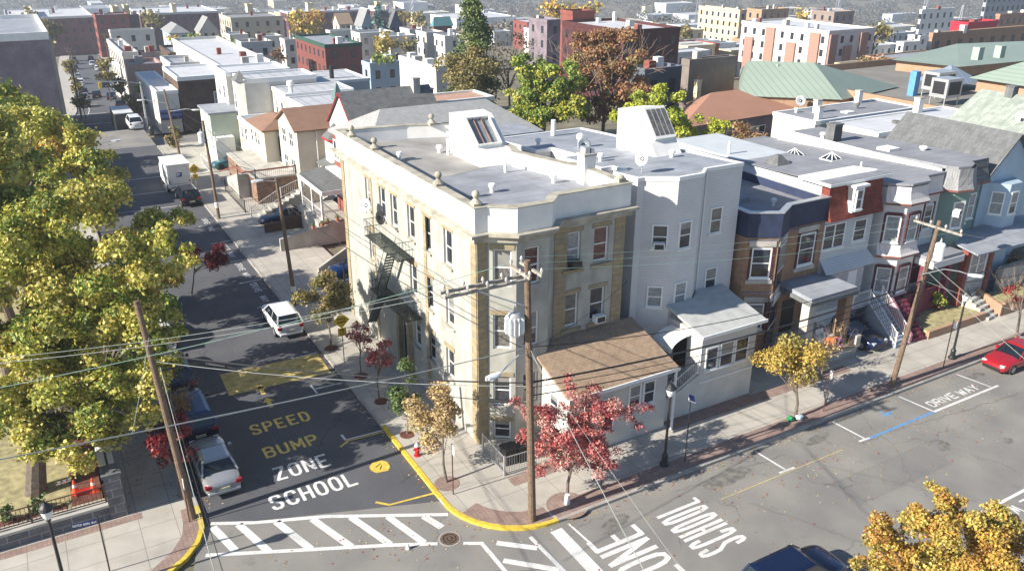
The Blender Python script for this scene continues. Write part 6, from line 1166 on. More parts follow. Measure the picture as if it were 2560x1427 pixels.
PAL = {'maple': [((0.54, 0.47, 0.11), 6), ((0.40, 0.40, 0.07), 5), ((0.18, 0.24, 0.035), 3.5), ((0.48, 0.27, 0.05), 0.3)],
       'green': [((0.26, 0.33, 0.05), 4), ((0.12, 0.19, 0.03), 4), ((0.42, 0.40, 0.06), 3)], 'rust': [((0.33, 0.17, 0.08), 4), ((0.22, 0.11, 0.05), 3), ((0.30, 0.24, 0.08), 2)],
       'red': [((0.50, 0.13, 0.12), 4), ((0.34, 0.05, 0.055), 3), ((0.56, 0.31, 0.26), 4)], 'maroon': [((0.22, 0.015, 0.02), 4), ((0.12, 0.01, 0.015), 3), ((0.36, 0.05, 0.03), 1)],
       'yellow': [((0.56, 0.40, 0.09), 4), ((0.44, 0.32, 0.07), 3), ((0.36, 0.33, 0.10), 1)], 'tan': [((0.50, 0.37, 0.19), 4), ((0.40, 0.27, 0.12), 3), ((0.50, 0.40, 0.15), 2)],
       'gold': [((0.52, 0.33, 0.06), 4), ((0.40, 0.20, 0.05), 3), ((0.50, 0.42, 0.10), 3), ((0.25, 0.22, 0.05), 1.5)], 'lime': [((0.42, 0.44, 0.05), 4), ((0.28, 0.34, 0.04), 3)],
       'conifer': [((0.10, 0.15, 0.04), 4), ((0.17, 0.20, 0.05), 3), ((0.05, 0.08, 0.025), 2)], 'bluecon': [((0.06, 0.14, 0.13), 3), ((0.10, 0.20, 0.18), 2)],
       'olive': [((0.26, 0.22, 0.07), 3), ((0.18, 0.16, 0.06), 3), ((0.34, 0.24, 0.09), 1)], 'shrub': [((0.07, 0.13, 0.03), 3), ((0.13, 0.18, 0.05), 2)], 'far': [((0.15, 0.145, 0.125), 3), ((0.125, 0.13, 0.115), 3), ((0.18, 0.15, 0.11), 2)]}
def branch(a, p, d, L, r, depth, rnd, ends, spread=0.55, gen=0):
    q = [p]; dd = d.copy(); n = 3
    for i in range(n): dd = (dd+Vector((rnd.gauss(0, 0.12), rnd.gauss(0, 0.12), rnd.gauss(0.03, 0.06)))).normalized(); q.append(q[-1]+dd*L/n)
    a.tube(q, [r, r*0.85, r*0.7, r*0.5], 5 if gen < 2 else 3, cap=False)
    if depth == 0: ends.append(q[-1]); return
    for k in range(rnd.choice((2, 3)) if gen else 4):
        nd = (dd+Vector((rnd.gauss(0, spread), rnd.gauss(0, spread), rnd.gauss(0.1, spread*0.6)))).normalized(); branch(a, q[rnd.choice((2, 3, 3))], nd, L*rnd.uniform(0.6, 0.8), r*0.55, depth-1, rnd, ends, spread, gen+1)
def tree(label, kind, cpx, base=None, d=None, zb=0.13, name='tree', cat='tree', group=None, seed=None, dens=1.0, shape='round', lobes=None, trunk=True, leaf=None, nb=None, tr=None, bare=0, cx=None, depthk=None):
    u, v, wp, hp = cpx; seed = seed or int(u*13+v*7) % 9973; rnd = random.Random(seed)
    if base is not None: bx, by = G(base[0], base[1], zb); k = float((np.array([bx, by, zb])-CAM)@FW); z0 = zb
    else: p = atd(u, v, d); k = float((p-CAM)@FW); bx = by = None
    c = CAM+ray(u, v)*k
    if base is None: bx, by = c[0], c[1]; z0 = gz(bx, by)
    rx = wp/2*k/FPX; rz = hp/2*k/FPX*1.02; t = thing(name, label, cat, (bx, by, z0), group=group)
    size = leaf or max(0.13, k*0.0026); nb = nb or int(min(60, max(9, 16*rx*rz/ (max(1.2, rx*0.5)**2)*2))); blobs = []
    for i in range(nb if not lobes else 0):
        if shape == 'cone':
            h_ = (i+0.5)/nb; rr_ = rx*(1-h_)**0.8; an = rnd.uniform(0, 6.28); q = rr_*rnd.uniform(0.3, 0.85); blobs.append(((c[0]+q*math.cos(an), c[1]+q*math.sin(an), c[2]-rz+2*rz*h_), (rx*0.3+rr_*0.25, rx*0.3+rr_*0.25, rz*0.13)))
        else:
            dv = Vector((rnd.gauss(0, 1), rnd.gauss(0, 1), rnd.gauss(0, 1))).normalized(); q = rnd.uniform(0.25, 0.80)**0.8; br = rx*rnd.uniform(0.22, 0.36)
            if shape == 'vase': dv.z = abs(dv.z)*0.9-0.35
            blobs.append(((c[0]+dv.x*rx*q, c[1]+dv.y*rx*q, c[2]+dv.z*rz*q), (br, br, min(br, rz*0.4))))
    if lobes:
        for (lu, lv, lw, lh, ln) in lobes:
            lc = CAM+ray(lu, lv)*k; ax_, az_ = lw/2*k/FPX, lh/2*k/FPX; dy_ = rnd.uniform(-0.25, 0.25)*rx
            for i in range(ln):
                dv = Vector((rnd.gauss(0, 1), rnd.gauss(0, 1), rnd.gauss(0, 1))).normalized(); q = rnd.uniform(0.2, 0.85)**0.7; br = max(0.2, ax_*rnd.uniform(0.16, 0.32)); blobs.append(((lc[0]+dv.x*ax_*q, lc[1]+dy_+dv.y*ax_*q, lc[2]+dv.z*az_*q), (br, br, br*0.8)))
    A = math.pi/4*wp*hp/6.25 if not lobes else sum(math.pi/4*l_[2]*l_[3]/6.25 for l_ in lobes)*0.8; ap = (size*0.75*840/k)**2; n = int(min(170000, max(120, dens*4.6*A/ap)))
    if dens > 0: leaves('crown', blobs, n, size, PAL[kind], t, seed)
    if trunk:
        a = MB(); r0 = tr or max(0.07, rx*0.055); ends = []; top = Vector((bx*0.7+c[0]*0.3, by*0.7+c[1]*0.3, max(z0+1.0, c[2]-rz*0.45))); B0 = Vector((bx, by, z0-0.1))
        a.tube([B0, B0.lerp(top, 0.5)+Vector((rnd.gauss(0, r0), rnd.gauss(0, r0), 0)), top], [r0*1.15, r0*0.85, r0*0.6], 9)
        for b_ in blobs[:14]: tgt = Vector(b_[0]); s_ = B0.lerp(top, rnd.uniform(0.7, 1.0)); m_ = s_.lerp(tgt, 0.5)+Vector((0, 0, rx*0.08)); a.tube([s_, m_, tgt], [r0*0.4, r0*0.26, r0*0.1], 5, cap=False)
        build('trunk', a, M_BARK, t)
    if bare:
        a = MB(); e = []; rnd2 = random.Random(seed+5); st = Vector((c[0], c[1], c[2]-rz))
        for i in range(bare): an = rnd2.uniform(0, 6.28); dd = Vector((math.cos(an)*0.6, math.sin(an)*0.6, 1)).normalized(); branch(a, st, dd, rz*0.8, max(0.02, rx*0.018), 3 if rx > 1.0 else 2, rnd2, e)
        build('twigs', a, M_TWIG if kind in ('tan', 'rust', 'maroon', 'yellow') else M_BARK, t)
    return t
tree('huge yellow-green maple filling the left side over the lawn and sidewalk', 'maple', (215, 790, 560, 640), base=(88, 1230), zb=0.9, dens=2.0, tr=0.42, seed=3, leaf=0.165, lobes=[(260, 980, 280, 220, 18), (140, 1060, 260, 130, 10), (400, 850, 150, 200, 10), (120, 600, 420, 300, 26), (60, 800, 420, 340, 26), (330, 730, 300, 340, 24), (130, 980, 380, 300, 24), (340, 930, 240, 260, 16), (30, 1060, 200, 170, 10), (200, 1080, 230, 110, 10), (395, 640, 160, 180, 9)])
tree('second big yellow maple behind the first, against the violet brick building', 'maple', (110, 430, 440, 380), base=(40, 700), dens=1.7, tr=0.35, leaf=0.24, lobes=[(90, 360, 260, 170, 16), (210, 390, 190, 190, 14), (40, 470, 280, 220, 16), (200, 500, 260, 200, 16), (180, 320, 110, 80, 6)])
tree('tallest yellow maple crown at the upper left edge over the lawn', 'maple', (-86, 505, 330, 360), d=45.7, dens=1.4, leaf=0.24, tr=0.3, lobes=[(-150, 390, 330, 240, 24), (-90, 480, 330, 260, 20), (-10, 560, 240, 240, 16), (-130, 580, 300, 240, 12)])
tree('far tall yellow maple crown at the left edge, beyond the tallest one', 'maple', (-60, 395, 270, 280), d=58.7, dens=1.4, leaf=0.26, tr=0.3, lobes=[(-110, 290, 280, 180, 18), (-50, 350, 260, 180, 14), (10, 420, 220, 200, 14), (-90, 450, 240, 200, 10)])
tree('tall shaded maple standing behind the big one, left of the utility pole', 'maple', (20, 600, 330, 330), base=(-60, 900), dens=1.5, leaf=0.24, lobes=[(0, 560, 300, 220, 14), (60, 660, 300, 240, 14), (-120, 600, 260, 300, 12)])
tree('wide green maple along the left pavement, filling the view under the yellow crowns', 'green', (300, 860, 300, 260), base=(255, 1010), dens=1.2, leaf=0.2, lobes=[(300, 800, 260, 180, 14), (360, 900, 200, 160, 12), (220, 930, 260, 160, 12)])
tree('smaller olive-green maple whose crown reaches over the side street', 'maple', (410, 630, 270, 250), base=(330, 860), dens=1.5, leaf=0.2, lobes=[(360, 590, 200, 150, 12), (440, 570, 130, 90, 7), (440, 660, 150, 130, 9), (370, 690, 220, 150, 12)])
for i_, (u_, v_, d_, w_) in enumerate(((73, 356, 90.5, 150), (65, 318, 98.5, 140), (58, 285, 106.5, 130))): tree('green street tree behind the second maple at the left kerb, '+('nearest', 'middle', 'farthest')[i_]+' of three', 'green', (u_, v_, w_, w_), d=d_, dens=1.2, nb=22, leaf=0.3, group='left kerb trees mid-block')
tree('crimson-leaved branchy tree at the right edge of the big maple', 'maroon', (520, 640, 95, 110), base=(478, 735), dens=0.8, nb=8, tr=0.06)
tree('small crimson street tree beside the left utility pole and silver car', 'maroon', (437, 1100, 150, 140), base=(448, 1242), dens=0.9, nb=16, tr=0.06)
tree('bare brown street tree between the left pole and the parked blue cars', 'rust', (432, 985, 120, 150), base=(430, 1110), dens=0.25, nb=10, tr=0.06, bare=9)
tree('bright red tree on the corner pavement with a white-painted trunk base', 'red', (1452, 1085, 370, 260), base=(1418, 1258), dens=0.85, tr=0.09, leaf=0.09, lobes=[(1330, 1050, 130, 110, 16), (1440, 1030, 90, 130, 14), (1530, 1030, 150, 130, 20), (1600, 1035, 90, 80, 10), (1440, 1110, 220, 150, 26), (1360, 1140, 120, 90, 10), (1510, 1150, 120, 90, 12), (1440, 970, 24, 60, 4), (1300, 1015, 50, 40, 4)])
tree('golden-yellow street tree with plastic bags at its foot in front of the brick house', 'yellow', (1975, 915, 170, 160), base=(1988, 1045), dens=1.1, nb=20, tr=0.09, leaf=0.13)
tree('leafless twiggy sapling right beside the golden tree', 'tan', (2068, 850, 90, 120), base=(2052, 945), dens=0.02, nb=6, tr=0.05, bare=7)
tree('pale tan-leaved tree at the building corner by the red hydrant', 'tan', (1090, 1045, 160, 200), base=(1117, 1205), dens=0.95, nb=20, tr=0.07, leaf=0.12)
tree('slim green leafy tree beside the building entrance', 'shrub', (1012, 975, 95, 170), base=(1018, 1085), dens=0.75, nb=12, tr=0.05)
tree('small red sapling nearest the corner, on the side street pavement', 'red', (948, 885, 85, 95), base=(949, 1000), dens=0.7, nb=10, tr=0.045, bare=4)
tree('thin reddish sapling just behind the yellow speed sign', 'red', (902, 845, 75, 80), base=(903, 938), dens=0.45, nb=8, tr=0.04, bare=5)
tree('olive-bronze street tree at the far end of the corner building', 'olive', (812, 750, 150, 175), base=(828, 868), dens=1.0, nb=16, tr=0.07)
tree('big golden-orange tree crown filling the bottom right corner', 'gold', (2360, 1440, 500, 380), d=26, dens=1.6, tr=0.2, leaf=0.09, lobes=[(2200, 1375, 200, 190, 16), (2330, 1330, 250, 190, 20), (2480, 1345, 240, 200, 18), (2300, 1450, 360, 200, 20), (2490, 1450, 300, 200, 16), (2270, 1285, 130, 80, 8), (2420, 1265, 130, 70, 8)])
tree('dark bare tree at the right edge on the main street pavement', 'maroon', (2545, 715, 70, 130), base=(2538, 855), dens=0.10, nb=6, tr=0.09, bare=7)
tree('tall dark conifer rising behind the corner building roofs', 'conifer', (1182, 140, 150, 250), d=108, shape='cone', dens=1.5, nb=34)
tree('bushy olive evergreen at the foot of the tall conifer', 'olive', (1180, 190, 190, 160), d=104, dens=1.3, nb=26)
tree('bare branching tree between the conifer and the green maple', 'tan', (1270, 140, 120, 170), d=112, dens=0.08, nb=8, bare=10)
tree('round green and yellow maple behind the silver roof', 'green', (1365, 215, 220, 210), d=88, dens=2.0, leaf=0.26, lobes=[(1340, 190, 140, 120, 20), (1420, 200, 120, 140, 18), (1310, 250, 110, 120, 16), (1390, 260, 180, 110, 22), (1330, 290, 140, 80, 14)])
tree('tall rust-brown tree behind the silver roofs', 'rust', (1515, 185, 210, 250), d=95, dens=1.6, bare=5, leaf=0.24, lobes=[(1510, 120, 180, 120, 18), (1560, 170, 140, 110, 14), (1480, 200, 130, 130, 16), (1550, 240, 160, 120, 20), (1500, 280, 130, 90, 12)])
tree('bright lime-green willow-like tree beside the second skylight', 'lime', (1630, 290, 200, 150), d=76, dens=2.0, leaf=0.2, lobes=[(1580, 290, 120, 120, 18), (1640, 260, 100, 90, 14), (1690, 290, 110, 120, 16), (1630, 320, 200, 90, 16)])
tree('thin yellow-green garden tree right of the second skylight', 'lime', (1780, 320, 90, 110), d=78, dens=0.6, nb=12)
tree('brownish-red garden shrubs behind the white sided house', 'rust', (1860, 345, 120, 85), d=76, dens=0.7, nb=12, name='shrub', cat='shrub', bare=4)
tree('yellow garden tree low behind the white roof edge', 'yellow', (1800, 370, 90, 60), d=72, dens=0.8, nb=10, name='shrub', cat='shrub')
for lab, kind, px, d in (('wide bare-yellow tree above the violet brick building', 'olive', (105, 82, 130, 95), 300), ('orange-green autumn tree left of the dark red apartment rows', 'gold', (772, 52, 120, 85), 285), ('dark pointed blue-green conifer among the gabled houses', 'bluecon', (947, 54, 48, 60), 288),
                         ('tan tree in front of the red building terrace', 'olive', (392, 52, 66, 50), 330), ('green tree between the grey roofs at left of centre', 'green', (548, 122, 75, 62), 205), ('thin yellow tree in front of the blue house', 'yellow', (958, 115, 85, 60), 190),
                         ('orange tree crown behind the brown brick building', 'gold', (1392, 32, 130, 46), 260), ('yellowish tree right of the orange one', 'yellow', (1475, 25, 60, 36), 300), ('small tree behind the long maroon building', 'olive', (1712, 82, 36, 36), 250), ('wide green tree right of the white apartment building', 'olive', (2190, 82, 90, 44), 250),
                         ('tan tree beside the conifer houses', 'olive', (1045, 52, 60, 34), 320), ('tan tree right of the dark blue gabled house', 'olive', (1010, 48, 50, 34), 330), ('yellow tree left of the far cream flats', 'yellow', (2000, 38, 50, 26), 360), ('brown leafless shrubs by the school flat roof', 'rust', (2195, 165, 110, 40), 165), ('yellow bush by the blue house', 'yellow', (440, 104, 40, 26), 270),
                         ('green bush right of the blue house', 'green', (482, 102, 34, 24), 275), ('dark red shrub by the white two-storey house', 'rust', (695, 138, 34, 36), 195), ('green garden patch below the blue-sided house', 'green', (960, 146, 80, 22), 170), ('tan tree by the dark far terrace', 'olive', (22, 62, 50, 40), 330), ('olive tree among the far blue houses', 'olive', (660, 100, 60, 24), 262), ('pale tree behind the white rows', 'olive', (1020, 118, 60, 40), 215)):
    tree(lab, kind, px, d=d, dens=0.9, nb=12, shape='cone' if 'conifer ' in lab else 'round', trunk=d < 300, leaf=max(0.5, d*0.0034))
for i, (u, v, w_, h_, d, kd) in enumerate(((262, 172, 52, 95, 185, 'olive'), (300, 212, 46, 56, 160, 'olive'), (352, 222, 40, 46, 142, 'green'), (340, 262, 60, 66, 138, 'olive'), (432, 350, 34, 100, 112, 'olive'), (205, 255, 44, 50, 150, 'olive'), (175, 165, 34, 46, 185, 'olive'), (188, 215, 30, 40, 170, 'olive'))):
    tree('street tree along the far side street, '+('by the red building', 'in front of the white-fronted row', 'the bright green one by the white shop', 'by the white corner shop door', 'the narrow one by the traffic lights', 'left side, nearest', 'left side, farthest', 'left side, middle')[i], kd, (u, v, w_, h_), d=d, dens=1.0, nb=10, group='far street trees')
def shrub(label, kind, px, base, zb, dens=0.9): return tree(label, kind, px, base=base, zb=zb, dens=dens, nb=9, trunk=False, name='shrub', cat='shrub')
shrub('green shrub on the raised lawn in front of the pink porch', 'green', (2332, 742, 60, 60), (2338, 775), 0.6)
shrub('dark clipped shrub behind the iron fence, at the left edge', 'shrub', (12, 1285, 36, 60), (12, 1310), 0.9)
shrub('dark green shrub behind the iron fence, by the left street lamp', 'shrub', (92, 1262, 40, 50), (92, 1282), 0.9)
shrub('small green shrub on the red mulch near the stone pillar', 'green', (228, 1145, 40, 30), (228, 1158), 0.9)
a = MB(); rr = random.Random(4)
shrub('green ivy bush behind the pink porch stairs', 'green', (2400, 712, 50, 24), (2400, 722), 1.0)
shrub('brown leafless hedge behind the pale garden wall at the right edge', 'rust', (2520, 650, 80, 40), (2520, 665), 1.2, 0.5)
# fallen leaves along the kerbs
def litter(name, label, regions, n, seed, pal):
    rs = np.random.RandomState(seed); V = []; C = []
    P = np.array([p[0] for p in pal])
    for _ in range(n):
        x0, y0, x1, y1, sp, z = regions[rs.randint(len(regions))]; k = rs.rand(); x = x0+(x1-x0)*k+rs.normal()*sp; y = y0+(y1-y0)*k+abs(rs.normal())*sp*(1 if y0 != y1 else -1); an = rs.rand()*6.28; s = 0.035+0.03*rs.rand()
        V += [(x+s*math.cos(an+q), y+s*math.sin(an+q), z+0.004+0.012*rs.rand()) for q in (0, 1.5, 3.1, 4.7)]; C += [tuple(P[rs.randint(len(P))])+(1,)]*4
    me = bpy.data.meshes.new(name); me.from_pydata(V, [], [(4*i, 4*i+1, 4*i+2, 4*i+3) for i in range(n)]); ca = me.color_attributes.new('leaf', 'FLOAT_COLOR', 'POINT'); ca.data.foreach_set('color', np.array(C, np.float32).ravel()); me.materials.append(M_LEAF)
    o = bpy.data.objects.new(name, me); col.objects.link(o); o['label'] = label; o['category'] = 'leaves'; o['kind'] = 'stuff'
litter('fallen_leaves', 'scattered fallen autumn leaves along the kerbs and roads', [(0.5, -7.5, 40, -7.5, 0.18, 0.003), (-3.95, -2, -3.95, 30, 0.15, 0.003), (-13.5, 1, -13.5, 30, 0.3, 0.003), (-12, -3, 0, -3, 4, 0.003), (5, -9, 30, -9, 2.2, 0.003), (-16, 3, -15, 15, 0.8, 0.14)], 1500, 5, [((0.5, 0.36, 0.12), 1), ((0.35, 0.18, 0.07), 1), ((0.4, 0.06, 0.04), 1), ((0.55, 0.48, 0.3), 1)])
# ---------------------------------------------------------------- vehicles
M_TYRE = mat('tyre_rubber', (0.018, 0.018, 0.018), 0.85, 0.2); M_RIM = mat('alloy_rim', (0.45, 0.46, 0.47), 0.3, 0.1, 5, metal=0.7)
M_CGL = mat('car_glass', (0.012, 0.016, 0.02), 0.04, 0.3, spec=1.0); M_TAIL = mat('tail_lens', (0.30, 0.008, 0.01), 0.25, 0.1); M_HEAD = mat('head_lens', (0.55, 0.57, 0.6), 0.12, 0.1); M_PLATE = mat('licence_plate', (0.55, 0.52, 0.35), 0.5, 0.2, 20)
def paint(n, c, r=0.22, met=0.3):
    m = mat('paint_'+n, c, r, 0.03, 1.0, metal=met); b = m.node_tree.nodes['Principled BSDF']; b.inputs['Coat Weight'].default_value = 0.6; b.inputs['Coat Roughness'].default_value = 0.06; return m
def car(name, label, cat, pt, L=4.6, W=1.82, H=1.45, kind='sedan', low=False, roofm=None, group=None):
    t = thing(name, label, cat, (0, 0, 0), group=group); h = L/2; w = W/2       # front towards +Y
    belt = {'sedan': 0.66, 'suv': 0.62, 'van': 0.60, 'old': 0.62}[kind]*H; hood = {'sedan': 0.60, 'suv': 0.60, 'van': 0.62, 'old': 0.60}[kind]*H
    if kind in ('sedan', 'old'): st = [(-h, 0.30, belt*0.86, 0.80), (-h+0.12, 0.20, belt*0.99, 0.93), (-h+0.9, 0.17, belt*1.02, 1), (-0.4, 0.17, belt, 1), (h-1.45, 0.17, hood*1.04, 1), (h-0.5, 0.17, hood*0.92, 0.96), (h-0.12, 0.2, hood*0.76, 0.86), (h, 0.28, hood*0.62, 0.70)]; gh = (-h+0.75, -h+1.35, h-2.25, h-1.45)
    else: st = [(-h, 0.34, belt*0.92, 0.88), (-h+0.1, 0.24, belt*1.0, 0.96), (-h+0.8, 0.2, belt*1.02, 1), (0, 0.2, belt, 1), (h-1.3, 0.2, hood*1.05, 1), (h-0.5, 0.2, hood*0.98, 0.97), (h-0.1, 0.24, hood*0.84, 0.88), (h, 0.32, hood*0.7, 0.75)]; gh = (-h+0.08, -h+0.45, h-2.0, h-1.2)
    ring = lambda y, zb, zt, k: [(-w*k*0.9, y, zb), (-w*k, y, zb+(zt-zb)*0.3), (-w*k, y, zb+(zt-zb)*0.72), (-w*k*0.93, y, zt-0.01), (-w*k*0.5, y, zt+0.03), (0, y, zt+0.04), (w*k*0.5, y, zt+0.03), (w*k*0.93, y, zt-0.01), (w*k, y, zb+(zt-zb)*0.72), (w*k, y, zb+(zt-zb)*0.3), (w*k*0.9, y, zb), (0, y, zb)]
    a = MB(); vs = []; fs = []; nr = 12
    for s_ in st: vs += ring(*s_)
    for i in range(len(st)-1):
        for k in range(nr): k2 = (k+1) % nr; fs.append((i*nr+k, (i+1)*nr+k, (i+1)*nr+k2, i*nr+k2))
    fs += [tuple(range(nr)), tuple(range(len(st)*nr-1, (len(st)-1)*nr-1, -1))]; a.add(vs, fs)
    body = build('body', a, pt, t, smooth=True, sub=0 if low else 2, local=True)
    yb0, yr0, yr1, yb1 = gh; bz = belt+0.0; wb, wr = w*0.90, w*0.70; a = MB()
    P = [(-wb, yb0, bz), (wb, yb0, bz), (wb, yb1, bz-0.02), (-wb, yb1, bz-0.02), (-wr, yr0, H-0.06), (wr, yr0, H-0.06), (wr, yr1, H-0.06), (-wr, yr1, H-0.06)]
    a.add(P, [(0, 1, 5, 4), (1, 2, 6, 5), (2, 3, 7, 6), (3, 0, 4, 7), (4, 5, 6, 7)]); build('glazing', a, M_CGL, t, local=True)
    a = MB(); ym = (yr0+yr1)/2
    a.add([(-wr-0.03, yr0-0.05, H-0.07), (wr+0.03, yr0-0.05, H-0.07), (wr+0.03, yr1+0.05, H-0.07), (-wr-0.03, yr1+0.05, H-0.07), (-wr*0.8, yr0+0.1, H), (wr*0.8, yr0+0.1, H), (wr*0.8, yr1-0.1, H-0.005), (-wr*0.8, yr1-0.1, H-0.005)], [(0, 1, 5, 4), (1, 2, 6, 5), (2, 3, 7, 6), (3, 0, 4, 7), (4, 5, 6, 7)]); rf = build('roof', a, roofm or pt, t, smooth=False, local=True)
    a = MB()
    for s_ in (-1, 1):
        a.tube([(s_*wb, yb1, bz-0.03), (s_*wr, yr1, H-0.05)], 0.035, 4); a.tube([(s_*wb, yb0, bz-0.02), (s_*wr, yr0, H-0.05)], 0.06, 4); a.tube([(s_*wb*1.0, ym, bz-0.02), (s_*wr, ym, H-0.05)], 0.035, 4)
    build('pillars', a, roofm or pt, t, local=True)
    for s_ in (-1, 1):
        for yy in (-h+0.85, h-0.88):
            r_ = 0.33 if kind != 'suv' else 0.36; a = MB()
            xs = (s_*(w-0.20), s_*(w+0.015)); vs = []; n = 14 if low else 20
            for x in xs: vs += [(x, yy+r_*math.cos(6.2832*k/n), r_+r_*math.sin(6.2832*k/n)) for k in range(n)]
            a.add(vs, [(k, (k+1) % n, n+(k+1) % n, n+k) for k in range(n)]+[tuple(range(n)), tuple(range(2*n-1, n-1, -1))]); wh = build('wheel', a, M_TYRE, t, local=True)
            if not low:
                a = MB(); x = s_*(w+0.02); a.add([(x, yy+r_*0.62*math.cos(6.2832*k/n), r_+r_*0.62*math.sin(6.2832*k/n)) for k in range(n)], [tuple(range(n))]); build('rim', a, M_RIM, wh, local=True)
        a = MB(); y_ = h-0.22; a.box(s_*w*0.48, s_*w*0.80, y_-0.12, y_+0.13, hood*0.62, hood*0.80); build('headlight', a, M_HEAD, t, local=True, bevel=0 if low else 0.03)
        a = MB(); a.box(s_*w*0.60, s_*w*0.93, -h-0.015, -h+0.2, belt*0.70, belt*0.90); build('tail_light', a, M_TAIL, t, local=True, bevel=0 if low else 0.03)
        if not low: a = MB(); a.box(s_*(w*0.95), s_*(w*1.13), yb1-0.55, yb1-0.35, bz, bz+0.16); build('mirror', a, pt, t, local=True, bevel=0.03)
    a = MB(); a.box(-0.26, 0.26, -h-0.03, -h+0.05, belt*0.48, belt*0.48+0.15); build('licence_plate', a, M_PLATE, t, local=True)
    a = MB(); a.box(-w*0.82, w*0.82, -h-0.05, -h+0.25, 0.28, 0.46); build('rear_bumper', a, pt, t, local=True, bevel=0 if low else 0.05)
    a = MB(); a.box(-w*0.62, w*0.62, h-0.1, h+0.02, 0.24, 0.44); build('grille', a, M_DARK, t, local=True)
    return t
def at(o, x, y, z=0.0, rz=0.0): o.location = (x, y, z); o.rotation_euler = (0, 0, rz); return o
NAVY = paint('navy', (0.006, 0.014, 0.05), 0.2); BLK = paint('black', (0.008, 0.009, 0.012), 0.2); SILV = paint('silver', (0.42, 0.43, 0.44), 0.25, 0.5); WHTP = paint('white', (0.72, 0.73, 0.74), 0.3, 0.0); REDP = paint('red', (0.36, 0.012, 0.018), 0.25, 0.1); BLUP = paint('blue', (0.02, 0.10, 0.32), 0.2); TEAL = paint('teal', (0.05, 0.16, 0.17), 0.3); GRYP = paint('dark_grey', (0.06, 0.065, 0.07), 0.25)
sil = at(car('parked_car', 'silver sedan parked at the left kerb nearest the crosswalk', 'car', SILV, 4.9, 1.85, 1.42, 'sedan', group='cars parked along the side street'), -12.6, 4.55)
at(car('parked_car', 'dark blue minivan parked directly behind the silver sedan at the left kerb', 'car', NAVY, 5.0, 1.95, 1.72, 'van', roofm=paint('mid_blue', (0.015, 0.05, 0.16)), group='cars parked along the side street'), -12.65, 9.8)
at(car('parked_car', 'dark navy estate car third along the left kerb beside the speed bump', 'car', NAVY, 4.9, 1.9, 1.62, 'suv', group='cars parked along the side street'), -12.65, 15.4)
at(car('parked_car', 'white car mostly hidden by the big maple at the left kerb', 'car', WHTP, 4.7, 1.85, 1.55, 'sedan', group='cars parked along the side street'), -12.65, 21.4)
at(car('parked_car', 'white crossover parked at the right kerb beyond the speed bump', 'car', WHTP, 4.65, 1.88, 1.66, 'suv', group='cars parked along the side street'), -4.85, 19.8)
cb = at(car('parked_car', 'black crossover parked just behind the white mail truck', 'car', BLK, 4.7, 1.88, 1.66, 'suv', group='cars parked along the side street'), -4.85, 53.3)
at(car('parked_car', 'black sedan with pale rear window under the maple branches, left kerb mid-block', 'car', GRYP, 4.6, 1.8, 1.45, 'sedan', group='cars parked along the side street'), -12.6, 53.5, 0, 0)
at(car('parked_car', 'old red sedan parked at the main street kerb, right edge', 'car', REDP, 4.75, 1.78, 1.38, 'old'), 33.9, -8.45, 0, math.pi/2)
x_, y_ = 26.7, -0.95; at(car('parked_car', 'black sedan nosing out of the driveway between the brick house and the white staircase', 'car', paint('deep_blue', (0.007, 0.016, 0.06)), 4.8, 1.85, 1.42, 'sedan'), 27.55, -1.0, 0.14, math.pi+R(4))
x_, y_ = G(1965, 1385, 1.0); suvb = at(car('driving_car', 'dark blue sport utility car on the main street, cut by the bottom edge', 'car', NAVY, 4.8, 1.92, 1.75, 'suv'), 6.3, -15.75, 0, -math.pi/2)
at(car('parked_car', 'dark blue sedan in the raised driveway beside the brown stepped wall', 'car', NAVY, 4.6, 1.78, 1.42, 'sedan'), 1.6, 41.6, 0.14, math.pi/2)
at(car('parked_car', 'second dark blue car further back in the same driveway, near the porch', 'car', NAVY, 4.5, 1.78, 1.42, 'sedan', low=True), 6.4, 40.9+0.6, 0.6, math.pi/2)
at(car('parked_car', 'blue hatchback beside the low walls at the back of the corner building', 'car', BLUP, 4.2, 1.75, 1.5, 'sedan'), 2.9, 26.2, 0.14, math.pi/2)
at(car('parked_car', 'teal car behind the white garden fence by the outdoor stairs', 'car', TEAL, 4.4, 1.75, 1.45, 'sedan', low=True), 2.0, 64.3, 0.14, math.pi/2)
at(car('parked_car', 'white sport utility car waiting at the kerb just past the cross street', 'car', WHTP, 4.8, 1.9, 1.8, 'suv', low=True), -4.6, 86.0+7.2)
for y_, nm_, pm_ in ((60.5, 'grey car behind it, partly hidden by leaves at the left kerb', GRYP), (66.5, 'blue car at the left kerb near the cross street', BLUP), (72.0, 'white car at the left kerb just before the cross street', WHTP), (27.5, 'navy car at the left kerb, hidden deep behind the maple', NAVY)): at(car('parked_car', nm_, 'car', pm_, 4.6, 1.8, 1.48, 'sedan', low=y_ > 50, group='cars parked along the side street'), -12.65, y_)
